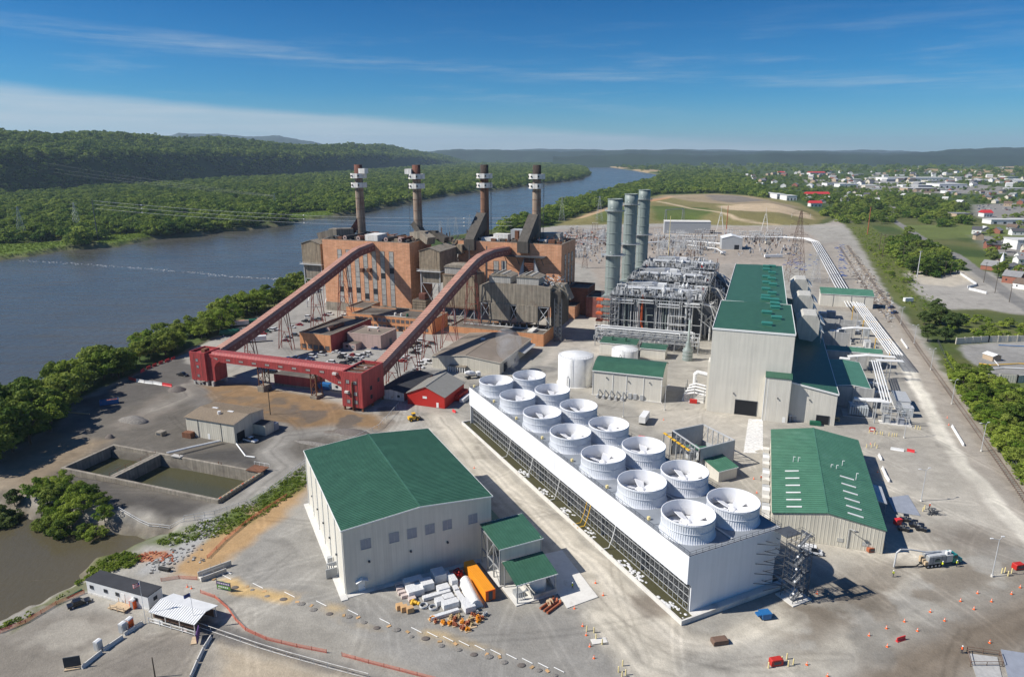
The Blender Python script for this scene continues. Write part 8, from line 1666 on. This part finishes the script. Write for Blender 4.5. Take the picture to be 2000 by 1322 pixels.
for lab,p,q,m in(('red plastic water barrier lying among traffic cones at lower right',(1751,1253),(1767,1248),'red_plastic'),('red plastic barrier right of the skylit shed',(1771,881),(1786,884),'red_plastic'),('white barrier beam left of the red barrier by the skylit shed',(1739,878),(1765,882),'white_plastic'),('long white beam lying beside the haul road lamp',(1859,833),(1882,871),'white_plastic'),('short white pipe lying on the haul road',(1760,664),(1772,681),'white_plastic'),('white barrier, upper one right of the skylit shed',(1716,890),(1722,900),'white_plastic'),('white barrier, middle one right of the skylit shed',(1723,915),(1730,930),'white_plastic'),('white barrier, lower one right of the skylit shed',(1728,928),(1737,942),'white_plastic'),('red barrier left of the cooling tower, by the loader',(884,803),(890,806),'red_plastic')):jersey(lab,p,q,m,'loose barriers',1.0,'plastic_barrier')
def fence(name,lab,pts,h,gap,rails,m,pm=None,sheet=None,cat='fence',lean=0):
 P=[at(*q)for q in pts]
 for p in P:p.z=tz(p.x,p.y)
 c=P[0].copy();T=thing(name,lab,cat,c);Q=[]
 for a,z in zip(P[:-1],P[1:]):n=max(1,int((z-a).length/gap));Q+=[a.lerp(z,i/n)-c for i in range(n)]
 Q.append(P[-1]-c)
 for q in Q:q.z=tz(q.x+c.x,q.y+c.y)-c.z
 b=MB();[b.bar(q,q+Vector((0,0,h)),.09,pm or m)for q in Q];b.build('post',T);b=MB()
 for a,z in zip(Q[:-1],Q[1:]):
  for r in rails:b.bar(a+Vector((0,0,h*r)),z+Vector((0,0,h*r)),.09,m)
  if sheet:
   for k in range(6):b.bar(a+Vector((0,0,h*(.08+.16*k))),z+Vector((0,0,h*(.08+.16*k))),.03,sheet,h*.055)
 b.build('netting' if sheet else 'rail',T)
fence('guard_rail','white rail fence along the dark access path at the bottom',[(385,1224),(440,1243),(500,1264),(560,1282),(640,1304),(720,1325)],1.3,3.2,(.98,.12),'white_weathered','galv')
fence('guard_rail','white low guard rail below the settling basin',[(232,996),(255,1006),(290,1017),(330,1020),(360,1019)],1.1,3,(.95,.3),'white_plastic')
fence('mesh_fence','grey chain-link fence curving from the pond up to the large metal shed',[(360,1018),(420,1008),(490,985),(540,953),(596,907)],1.8,2.6,(.98,.5),'galv')
fence('mesh_fence','grey fence running past the loader toward the red tower',[(600,905),(690,862),(740,838),(800,770)],1.8,3,(.98,),'galv')
fence('perimeter_fence','dark chain-link fence along the edge of the right-hand trees',[(1830,668),(1850,712),(1885,765),(1925,830),(1965,890),(2040,990)],2.2,3.2,(.98,.5),'dark_steel')
fence('timber_edge','low dark timber edging along the river trees',[(250,738),(340,700),(400,668),(440,656)],.9,3,(.9,.5,.2),'brown_fence')
for lab,pts in(('torn orange safety netting winding below the white shelter',[(392,1158),(420,1168),(445,1190),(460,1212),(480,1232),(520,1250),(580,1264),(638,1275)]),('long orange safety netting along the bottom edge',[(668,1281),(720,1295),(780,1310),(850,1328)]),('orange netting climbing the straw slope left of the large shed',[(405,1090),(440,1055),(480,1022),(520,995),(560,970)]),('orange netting between pond bank and lower left yard',[(0,1236),(50,1216),(110,1180),(165,1158)]),('short orange netting by the concrete culvert',[(315,1135),(350,1130),(385,1132)])):fence('safety_netting',lab,pts,1.0,3,(),'mesh_orange',sheet='mesh_orange',cat='netting')
pi_=0;g=random.Random(17);HPT=[(560+x,1165+(x*.279))for x in np.linspace(-130,520,22)]
for i,(px,py)in enumerate(HPT):
 p=at(px+g.uniform(-4,4),py+8+g.uniform(-3,3));b=MB();s=g.uniform(.45,.8);b.ball((0,0,0),s,('gravel_heap','ballast_dark','gravel_heap')[i%3],6,9,(1.4,1,.4));tag(b.build('dirt_heap',loc=p),f'{nth(i)} little dirt heap from the left along the row of dug holes','dirt heap','dirt heaps along the dug row')
 if i%2==0 or i>12:p=at(px+2,py-7);q=at(px+22,py+3);b=MB();d=q-p;b.cyl((0,0,.12),(d.x,d.y,.12),.08,'white_plastic',n=6);tag(b.build('white_pole',loc=p),f'{nth(pi_)} white pole lying from the left along the dug row','pole','white poles along the dug row');pi_+=1
bi=0
for i,(px,py)in enumerate(HPT):
 if i%3==1:continue
 p=at(px-8+g.uniform(-4,4),py+1+g.uniform(-3,3));b=MB();b.cbox((0,0,.08),(.9,.6,.1),'cardboard' if i%2 else 'wood',g.random()*3);tag(b.build('wooden_board',loc=p),f'{nth(bi)} small tan board from the left along the dug row','board','boards along the dug row');bi+=1
cone=MB();cone.lathe((0,0,0),[(.3,0),(.3,.05),(.17,.06),(.05,.85),(0,.85)],'safety_orange',10);cone.lathe((0,0,.4),[(.125,0),(.095,.2)],'white_plastic',10);cone0=cone.build('traffic_cone')
CN=[S(15,x,y)for x,y in((1135,688),(1232,648),(1332,610),(1236,750),(1405,662),(1476,556),(1556,605),(1645,496),(1720,541),(1740,452),(1818,498),(1930,456),(1978,420),(788,850),(903,914),(1808,728),(845,455))]+[(1113,291+820)if 0 else(926,914),(1178,1162),(1163,1138),(1122,1188),(1138,1222),(1145,1240),(1152,1262),(1160,1285),(366,1146),(374,1149),(1296,820),(1472,935),(1516,905),(1700,868),(1853,830),(1850,816),(1714,922),(1478,962)]
CW=[at(*c)for c in CN]
for i,(p,(l,r))in enumerate(zip(CW,ranks(CW,[(at(1490,1205),'the blue bin'),(at(1759,1250),'the lower right red barrier'),(at(1835,1100),'the vacuum truck'),(at(1120,1170),'the lean-to canopy'),(at(440,1146),'the purple sign board'),(at(1700,950),'the skylit green shed'),(at(1900,1200),'the right edge lamp'),(at(1515,1295),'the red cabinet')]))):
 o=cone0 if i==0 else cone0.copy()
 if i:COL.objects.link(o)
 o.location=p;o.scale=(.95,)*3;tag(o,near('orange traffic cone',l,r),'traffic cone','traffic cones')
bo=MB();bo.cyl((0,0,0),(0,0,1.3),.14,'pale_yellow',n=9);bo.ball((0,0,1.3),.14,'pale_yellow',4,8);bol0=bo.build('bollard');k=0
BP=[S(15,x,y)for x,y in((573,868),(648,834),(676,818),(684,858),(712,848),(1892,335),(1875,340),(1930,340),(1910,355),(1955,320))]+[S(14,x,y)for x,y in((880,170),(915,175),(935,180),(960,182),(975,185),(1022,190),(1045,195),(1062,195),(1078,195),(1212,138),(1232,142),(1248,145),(860,275),(895,275),(935,280),(920,262),(1268,735),(1280,720))]+[(1146,1232),(1160,1235),(1164,1248),(1176,1258),(1208,1312),(1216,1300),(1222,1318),(1215,1322)]
BW=[at(*c)for c in BP]
for i,(p,(l,r))in enumerate(zip(BW,ranks(BW,[(at(1515,1297),'the red cabinet on the gravel'),(at(1980,1112),'the right edge red box'),(at(1703,842),'the red sign by the skylit shed'),(at(1745,850),'the yard lamp post'),(at(1160,1245),'the white pad'),(at(1215,1310),'the bottom edge right of centre'),(at(1800,995),'the grey scrap lattice')]))):
 o=bol0 if i==0 else bol0.copy()
 if i:COL.objects.link(o)
 o.location=p;tag(o,near('pale yellow bollard',l,r),'bollard','pale yellow bollards')
for lab,name,cat,px,py,d,m in(('red cabinet on a concrete pad ringed by bollards','red_cabinet','cabinet',1515,1297,(2.6,1.2,1.5),'barn_red'),('red box among bollards at the right edge','red_cabinet','cabinet',1988,1110,(2.6,1.4,1.5),'barn_red'),('red sign board among bollards near the hall','sign_board','sign',1703,843,(2.0,.4,1.8),'barn_red'),('small white concrete pad left of the bollards','pale_slab','slab',1170,1252,(3.4,1.6,.2),'pale_concrete'),('dark rusty crate alone on the gravel','iron_crate','crate',1405,1255,(3.4,1.7,1.1),'rail_rust'),('black round tub beside the skylit shed corner','black_tub','tub',1679,1068,(2,2,2.2),'rubber'),('orange box beside the skylit shed corner','orange_box','box',1701,1076,(2.4,1.4,1.3),'copper_rust'),('tall yellow box at the skylit shed corner','yellow_box','box',1718,1073,(1.2,1.0,2.4),'yellow'),('grey box alone above the settling basin','stone_box','box',315,850,(3,2.4,1.7),'old_concrete'),('rusty brown tank by the pipe bridge','rusty_box','tank',369,854,(4,2.2,2.2),'rust'),('small blue-grey tank right of the tan-roofed store','water_box','tank',536,839,(2.4,2.4,2.8),'louvre_grey'),('pink skip lying behind the cooling tower','pink_bin','bin',1253,858,(2.5,1.4,1.2),'red_plastic'),('red buggy in front of the tall hall','red_buggy','buggy',1354,787,(3,1.5,1.6),'barn_red'),('green skip at the skylit shed back','green_skip','skip',1592,830,(4,1.8,1.5),'dark_green_paint'),('yellow-brown compressor at the hall wing corner','compressor','compressor',1633,822,(2.4,1.4,1.5),'straw'),('white covered bin at the right of the red barn','red_trailer','trailer',900,776,(3,9,2.6),'barn_red'),('white tarpaulin roll beside the red trailer','tarp_roll','roll',909,781,(1.8,8,1.6),'wrap_white')):
 if px in(1354,):name='site_buggy'
 p=at(px,py);T=thing(name,lab,cat,p,.2 if py>900 else BB);b=MB();x,y,z=d;b.ext([(-x/2,.12),(x/2,.12),(x/2,z*.9),(x*.42,z),(-x*.42,z),(-x/2,z*.9)],-y/2,y/2,m);b.build('body',T);b=MB();b.box(-x*.45,x*.45,-y*.42,y*.42,0,.12,'concrete');b.build('base',T)
 if cat in('cabinet','sign','compressor','box'):b=MB();b.box(-x*.3,x*.3,-y/2-.04,-y/2-.003,z*.3,z*.75,'white_plastic' if cat=='sign' else 'dark_steel');b.build('panel',T)
T=thing('sign_board','green and purple notice board standing by the straw slope','sign',at(438,1153),rad(-18));b=MB();b.box(-1.9,1.9,-.06,.06,.5,2.4,'sign_green');b.box(-1.9,1.9,-.075,-.06,1.5,2.4,'sign_purple');[b.box(-1.6+.5*k,-1.3+.5*k,-.09,-.075,1.75,2.1,'white_plastic')for k in range(7)];[b.box(-1.5+.6*k,-1.1+.6*k,-.09,-.06,.8,1.15,'white_plastic')for k in range(5)];b.build('panel',T);b=MB();[b.bar((x,0,0),(x,0,2.6),.12,'dark_steel')for x in(-1.95,1.95)];b.build('post',T)
T=thing('notice_board','dark notice board at lower left of the parking ground','sign',at(143,1305),rad(15));b=MB();b.box(-1.5,1.5,-.1,.1,.5,2.8,'sign_dark');b.build('panel',T);b=MB();b.box(-1.4,1.4,-.6,.6,0,.3,'pale_wood');b.build('base',T)
T=thing('notice_board','dark purple board with pallet at the shelter gate','sign',at(388,1250),rad(-75));b=MB();b.box(-1.6,1.6,-.1,.1,.6,2.6,'sign_purple');b.build('panel',T);b=MB();b.box(-1.2,1.2,-1.4,-.2,0,.25,'pale_wood');b.build('pallet',T)
T=thing('culvert','concrete culvert wing walls cut into the straw slope','culvert',at(415,1122),rad(40));b=MB();b.box(-3,3,-1.4,-1.1,-1.5,1.2,'concrete');b.box(-3,5,1.1,1.4,-1.5,1.4,'concrete');b.box(-3,-.2,-1.1,1.1,-.2,.2,'pale_concrete');b.build('wall',T);b=MB();[b.bar((x,s,1.2),(x,s,2.2),.07,'galv')for x in(-2.5,0,2.5)for s in(-1.25,1.25)];b.bar((-2.5,-1.25,2.2),(2.5,-1.25,2.2),.06,'galv');b.build('railing',T)
for lab,p,q,r,m in(('black pipe lying on the rip-rap slope',(312,1112),(332,1116),.5,'rubber'),('white pipe along the slope beside the culvert',(428,1110),(452,1121),.12,'white_plastic'),('green hose on the pond bank by the dark sedan',(130,1168),(160,1152),.2,'dark_green_paint'),('pale pipe elbow line leaving the tan-roofed store',(462,868),(480,892),.25,'white_plastic'),('pale pipe end toward the valve platform',(481,892),(498,894),.25,'white_plastic'),('rail pipe lying by the conveyor ground',(130,806),(175,810),.3,'pale_wood')):
 a,z=at(*p),at(*q);d=z-a;a.z=tz(a.x,a.y);d.z=tz(z.x,z.y)-a.z;b=MB();b.cyl((0,0,r),d+Vector((0,0,r)),r,m,n=10);tag(b.build('loose_pipe',loc=a),lab,'pipe')
for lab,px,py,s,m in(('dark gravel mound on the coal yard near the blue skip',262,822,(14,7,2.2),'gravel_heap'),('dark pile beside the left red tower',345,762,(9,7,2.0),'ballast_dark'),('thorny brush pile left of the settling basin',215,855,(4,3,1.6),'ballast_dark'),('grey gravel bank before the level conveyor',620,868,(22,3,.9),'gravel_heap'),('dark rubble mound in front of the right red tower',690,845,(16,7,1.2),'ballast_dark')):
 b=MB();n=14;rg=random.Random(px);vs=[];
 for j in range(6):
  for i in range(n):a=2*math.pi*i/n;rr_=(1-j/5)*(1+rg.uniform(-.15,.15));vs.append((s[0]*rr_*math.cos(a)*.5,s[1]*rr_*math.sin(a)*.5,s[2]*math.sin((j/5)*1.57)-.1))
 b.mesh(vs,[(j*n+i,j*n+(i+1)%n,(j+1)*n+(i+1)%n,(j+1)*n+i)for j in range(5)for i in range(n)],m,True);tag(b.build('gravel_mound',loc=at(px,py),rz=BB),lab,'mound')
b=MB();g=random.Random(3);c=at(380,1075)
for k in range(190):
 px,py=g.choice(((g.uniform(385,430),g.uniform(1015,1050)),(g.uniform(285,345),g.uniform(1085,1120)),(g.uniform(330,400),g.uniform(1050,1100))));p=at(px,py);z=tz(p.x,p.y);s=g.uniform(.25,.7);b.cbox((p.x-c.x,p.y-c.y,z+s*.1),(s,s*.8,s*.6),'firewall' if k%3==0 else 'gravel_heap',g.random()*3)
tag(b.build('riprap_stones',loc=c),'grey rip-rap stones on the bank by the pond','stones',kind='stuff')
b=MB();c=at(300,1085)
for k in range(90):px,py=g.uniform(266,338),g.uniform(1077,1097);p=at(px,py);z=tz(p.x,p.y);s=g.uniform(.25,.6);b.cbox((p.x-c.x,p.y-c.y,z+s*.1),(s,s*.8,s*.6),'copper_rust',g.random()*3)
tag(b.build('red_stones',loc=c),'rusty red stones spread on the pond bank','stones',kind='stuff')
LAY=[]
def lay(X,Y,w,d,h,m,rz=0.,what='white wrapped crate'):LAY.append((ats(8,X,Y),w,d,h,m,AA+rz,what))
for X,Y,w,d,h in((742,965,4.6,2.0,1.7),(752,1015,3.8,3.2,1.6),(822,985,3.0,3.0,2.0),(892,935,3.2,3.4,2.3),(918,1000,3.0,2.2,1.2),(975,960,1.6,3.2,1.9),(880,1035,6.8,1.3,.9),(948,1055,2.6,1.9,1.2),(897,1078,2.0,1.9,1.3),(960,1095,3.8,2.0,1.5),(993,1002,1.2,1.8,1.1),(1008,1030,1.2,1.8,.9),(1022,1055,1.4,1.6,1.0),(1045,1080,2.2,1.6,1.3),(1068,1110,2.6,2.8,1.5),(945,930,1.2,2.2,1.6)):lay(X,Y,w,d,h,'wrap_white')
for X,Y,w,d,h in((660,972,2.0,1.1,.8),(665,998,1.8,1.1,.8),(675,1020,1.8,1.0,.8),(694,1040,1.8,1.0,.8),(736,1058,1.8,1.2,.8)):lay(X,Y,w,d,h,'wrap_pink',what='small pinkish wrapped crate')
for X,Y in((663,1108),(690,1118),(724,1125)):lay(X,Y,1.6,1.3,1.3,'cardboard',what='brown cardboard carton')
for X,Y in((950,1140),(905,1155)):lay(X,Y,5.0,1.0,.8,'wrap_white',what='long flat wrapped bundle')
P=[l[0]for l in LAY]
byw={}
for i,l in enumerate(LAY):byw.setdefault(l[6],[]).append(i)
LML=[(A(55.8,133),'the orange container'),(ats(8,400,990),'the shed\'s small door'),(ats(8,690,1120),'the carton row\'s left end'),(ats(8,1100,1150),'the lean-to canopy')]
for what,idx in byw.items():
 for i,(l,r)in zip(idx,ranks([P[i]for i in idx],LML)):
  p,w,d,h,m,rz,_=LAY[i];T=thing('wrapped_crate' if m!='cardboard' else 'cardboard_box',near(what,l,r),'crate' if m!='cardboard' else 'carton',p,rz,'goods laid out beside the large metal shed');b=MB();e=.06;b.mesh([(-w/2,-d/2,.14),(w/2,-d/2,.14),(w/2,d/2,.14),(-w/2,d/2,.14),(-w/2+e,-d/2+e,h),(w/2-e,-d/2+e,h*.97),(w/2-e,d/2-e,h),(-w/2+e,d/2-e,h*1.02)],[(0,3,2,1),(0,1,5,4),(1,2,6,5),(2,3,7,6),(3,0,4,7),(4,5,6,7)],m);b.build('load',T);b=MB();[b.box(-w/2,w/2,y-.07,y+.07,0,.14,'pale_wood')for y in(-d*.4,0,d*.4)];b.build('pallet',T)
T=thing('tarped_load','long rounded load under white plastic sheeting beside the orange container','tarped load',ats(8,1080,1030),AA+1.45);b=MB();n=9;b.ext([(-1.7+3.4*i/n,2.2*math.sin(math.pi*i/n)**.6)for i in range(n+1)],-5,5,'wrap_white');b.build('sheeting',T).rotation_euler=(0,0,-math.pi/2);b=MB();b.box(-5.4,5.4,-1.9,1.9,0,.2,'pale_wood');b.build('skid',T)
T=thing('red_machine','red folded machine parts lying behind the orange container end','machine',ats(8,1005,915),AA);b=MB();g=random.Random(6);[b.bar((g.uniform(-1.6,1.6),g.uniform(-2,2),g.uniform(.1,.6)),(g.uniform(-1.6,1.6),g.uniform(-2,2),g.uniform(.8,2.2)),.28,'barn_red')for _ in range(12)];b.build('frame',T)
g=random.Random(19);VP=[ats(8,840+g.uniform(0,290)+0*k,0)for k in range(0)]
VP=[ats(8,x,y)for x,y in((850,1170),(880,1185),(920,1195),(965,1165),(985,1175),(960,1198),(990,1205),(1030,1190),(1075,1175),(1095,1150),(1115,1165),(1140,1170),(1130,1185),(1095,1210),(1035,1225),(1065,1235),(1120,1140),(1165,1145),(1010,1160),(1060,1195))]
for i,(p,(l,r))in enumerate(zip(VP,ranks(VP,[(A(55.8,133),'the orange container'),(ats(8,690,1120),'the brown cartons'),(ats(8,1100,1260),'the open gravel')]))):
 m=('crate_orange','copper_rust','crate_orange','straw','copper_rust')[i%5]if i not in(16,17)else 'hvac';T=thing('valve_pallet',near(('orange valve pallet','rusty valve pallet','orange valve pallet','tan valve pallet','rusty valve pallet')[i%5]if i not in(16,17)else 'grey parts pallet',l,r),'pallet',p,AA+g.uniform(-.2,.2),'valve pallets beside the metal shed');b=MB();b.box(-.7,.7,-.6,.6,0,.14,'pale_wood');b.build('pallet',T);b=MB()
 for k in range(5):x,y=g.uniform(-.5,.5),g.uniform(-.45,.45);b.cyl((x-.25,y,.35),(x+.25,y,.35),.2,m,n=9);b.cyl((x,y,.35),(x,y,.8),.1,m,n=8);b.cyl((x,y,.8),(x,y,.85),.22,m,n=9)
 b.build('valve',T)
for lab,X,Y in(('coil of grey hose among the wrapped crates, left',805,1095),('coil of grey hose among the wrapped crates, right',860,1105)):b=MB();[b.lathe((0,0,.1+.16*k),[(.9,0),(1.05,.1),(.9,.2),(.75,.1),(.9,0)],'galv',16)for k in range(3)];tag(b.build('hose_coil',loc=ats(8,X,Y)),lab,'hose coil')
b=MB();g=random.Random(8);[b.ball((g.uniform(-.9,.9),g.uniform(-.7,.7),.4),.45,'yellow',5,8)for _ in range(6)];tag(b.build('yellow_bags',loc=ats(8,755,1078)),'pile of yellow bags beside the brown cartons','bags')
T=thing('pipe_spool','rusty flanged pipe spools with a cable reel on the gravel by the lean-to','pipe spool',ats(8,1545,1090),AA+.3);b=MB();[b.tube([(-2.6,y,.35),(2.2,y+.4,.35),(2.8,y+1,.35)],.28,'copper_rust',9)for y in(-1.6,-.6,.6)];b.build('pipe',T);b=MB();[b.cyl((x,.2,.8),(x+.12,.2,.8),.8,'pale_wood',n=16)for x in(-.3,.5)];b.cyl((-.3,.2,.8),(.6,.2,.8),.35,'copper_rust',n=12);b.build('reel',T)
for lab,X,Y in(('red gas cylinder standing at the large shed\'s shaded wall',588,945),('dark drum standing at the large shed\'s shaded wall',531,962)):b=MB();m='red_plastic' if 'red' in lab else 'dark_steel';b.lathe((0,0,0),[(.35,0),(.35,1.0),(.2,1.2),(0,1.3)],m,10);b.cyl((0,0,1.25),(0,0,1.4),.08,'galv',n=6);tag(b.build('gas_cylinder' if 'red' in lab else 'steel_drum',loc=ats(8,X,Y)),lab,'cylinder' if 'red' in lab else 'drum')
slab('blue_slab',[ats(14,1010,640),ats(14,1160,620),ats(14,1250,770),ats(14,1060,740)],.25,'louvre_grey','blue-grey covered slab with pale kerb beside the skylit green shed')
slab('corner_slab',[ats(15,1870,770),ats(15,2060,800),ats(15,2090,960),ats(15,1920,960)],.3,'louvre_grey','blue-grey covered slab in the lower right corner','slab');slab('corner_pad',[ats(15,1690,790),ats(15,1850,810),ats(15,1880,940),ats(15,1740,940)],.2,'firewall','tan excavation pad inside the pipe railing at lower right')
fence('pipe_railing','brown pipe railing around the tan pad at lower right',[S(15,1680,775),S(15,1860,800),S(15,1880,860),S(15,1700,860),S(15,1680,775)],1.2,2.5,(.98,.5),'rail_rust')
slab('hall_apron',[at(1462,818),at(1490,819),at(1490,885),at(1452,884)],.06,'white_weathered','pale dusty concrete strip between the tall hall and the skylit shed')
b=MB();g=random.Random(9);[b.bar((g.uniform(-2,2),g.uniform(-1,1),.1),(g.uniform(-2,2),g.uniform(-1,1),1.6),.12,'dark_steel')for _ in range(22)];tag(b.build('lattice_scrap',loc=ats(14,1345,755)),'dark lattice frame lying beside the blue-grey slab','lattice frame')
def person(lab,p,rz,vest='hivis',bend=0.,arm=.3):
 pts=[(0,0,.95),(0,.0,1.2),(0,bend*.5,1.42),(0,bend*.6,1.55),(0,bend*.65,1.68),(.1,0,.9),(.12,.03,.5),(.13,0,.06),(.13,.14,.03),(-.1,0,.9),(-.13,-.05,.5),(-.14,-.08,.06),(-.14,.06,.03),(.2,bend*.5,1.38),(.27,.08+bend*.4,1.1),(.25,.28+arm*.3,.98),(-.2,bend*.5,1.38),(-.27,.02+bend*.4,1.1),(-.25,.2,.92)]
 ed=[(0,1),(1,2),(2,3),(3,4),(0,5),(5,6),(6,7),(7,8),(0,9),(9,10),(10,11),(11,12),(2,13),(13,14),(14,15),(2,16),(16,17),(17,18)]
 rd=[.16,.15,.15,.06,.11,.1,.075,.055,.045,.1,.075,.055,.045,.075,.055,.04,.075,.055,.04]
 T=thing('person',lab,'person',p,rz);me=bpy.data.meshes.new('body');me.from_pydata(pts,ed,[]);o=bpy.data.objects.new('body',me);COL.objects.link(o);o.parent=T;md=o.modifiers.new('skin','SKIN');o.modifiers.new('smooth','SUBSURF').levels=1;o.modifiers['smooth'].render_levels=1
 for i,r in enumerate(rd):me.skin_vertices[0].data[i].radius=(r,r)
 me.skin_vertices[0].data[0].use_root=True;me.materials.append(MATS['trousers'])
 b=MB();b.lathe((0,bend*.25,0),[(.2,.98),(.215,1.1),(.225,1.3),(.2,1.44),(.08,1.5)],vest,12);b.build('vest',T);b=MB();b.ball((0,bend*.65,1.70),.12,'skin',7,10,(.85,1,1.15));b.build('head',T);b=MB();b.lathe((0,bend*.65,1.74),[(.18,0),(.14,.02),(.13,.09),(.07,.15),(0,.17)],'white_plastic' if vest!='white_plastic' else 'safety_orange',12);b.build('hard_hat',T)
for lab,px,py,rz,v in(('worker in yellow vest walking alone in front of the vacuum truck',1744,1126,.6,'hivis'),('worker in yellow vest at the vacuum truck\'s side',1840,1108,2.,'hivis'),('worker in yellow vest by the vacuum truck\'s cab',1868,1106,1.,'hivis'),('worker in yellow vest on the apron beside the lean-to canopy',1118,1150,2.4,'hivis'),('worker in orange vest near the blue-grey slab',1815,993,.3,'safety_orange'),('worker in orange vest at the lower right pipe railing',1878,1275,1.8,'safety_orange'),('worker in orange vest in front of the large roof-less enclosure',1486,938,.9,'safety_orange')):person(lab,at(px,py),rz,v)
def steam(lab,p,r,h,dens,seed,lean=(0,0)):
 g=random.Random(seed);b=MB()
 for k in range(7):t=k/6;b.ball((lean[0]*t+g.uniform(-.3,.3)*r,lean[1]*t+g.uniform(-.3,.3)*r,h*t),r*(.55+.6*t)*g.uniform(.8,1.2),'white_plastic',8,12)
 o=b.build('steam_plume',loc=p);o.data.materials.clear();m=bpy.data.materials.new('steam');m.use_nodes=True;nt=m.node_tree;nt.nodes.remove(nt.nodes['Principled BSDF']);v=nt.nodes.new('ShaderNodeVolumePrincipled');v.inputs['Color'].default_value=(.95,.95,.95,1);ns=nt.nodes.new('ShaderNodeTexNoise');ns.inputs['Scale'].default_value=.9/r;ns.inputs['Detail'].default_value=5;tcs=nt.nodes.new('ShaderNodeTexCoord');nt.links.new(tcs.outputs['Object'],ns.inputs[0]);mrs=nt.nodes.new('ShaderNodeMapRange');mrs.inputs[1].default_value=.33;mrs.inputs[2].default_value=.66;mrs.inputs[4].default_value=dens;nt.links.new(ns.outputs['Fac'],mrs.inputs[0]);nt.links.new(mrs.outputs[0],v.inputs['Density']);nt.links.new(v.outputs[0],nt.nodes['Material Output'].inputs['Volume']);o.data.materials.append(m);tag(o,lab,'steam',kind='stuff')
steam('white steam plume rising from the slim vent pipe',B(-29,340.5,21.2),1.3,14,1.6,1,(-1.5,0))
steam('thin grey vapour drifting beside the brown-roofed warehouse',B(-105,292,1.5),5.4,15,.11,2,(-3,2))
b=MB();g=random.Random(41);LN=W2([(40,509),(130,514),(250,522),(370,531),(450,540),(570,546)],-4.9);c=at(300,526,-4.95)
for k in range(300):
 t=g.random()**.9*4.98;i=int(t);q=LN[i]*(1-t+i)+LN[i+1]*(t-i);s=g.uniform(.15,.6);b.ball((q[0]-c.x+g.gauss(0,2.2),q[1]-c.y+g.gauss(0,2.0),0),s,'wrap_white',4,6,(1.5,1,.2))
tag(b.build('weir_foam',loc=c),'broken white line of foam across the river where the weir runs','foam',kind='stuff')
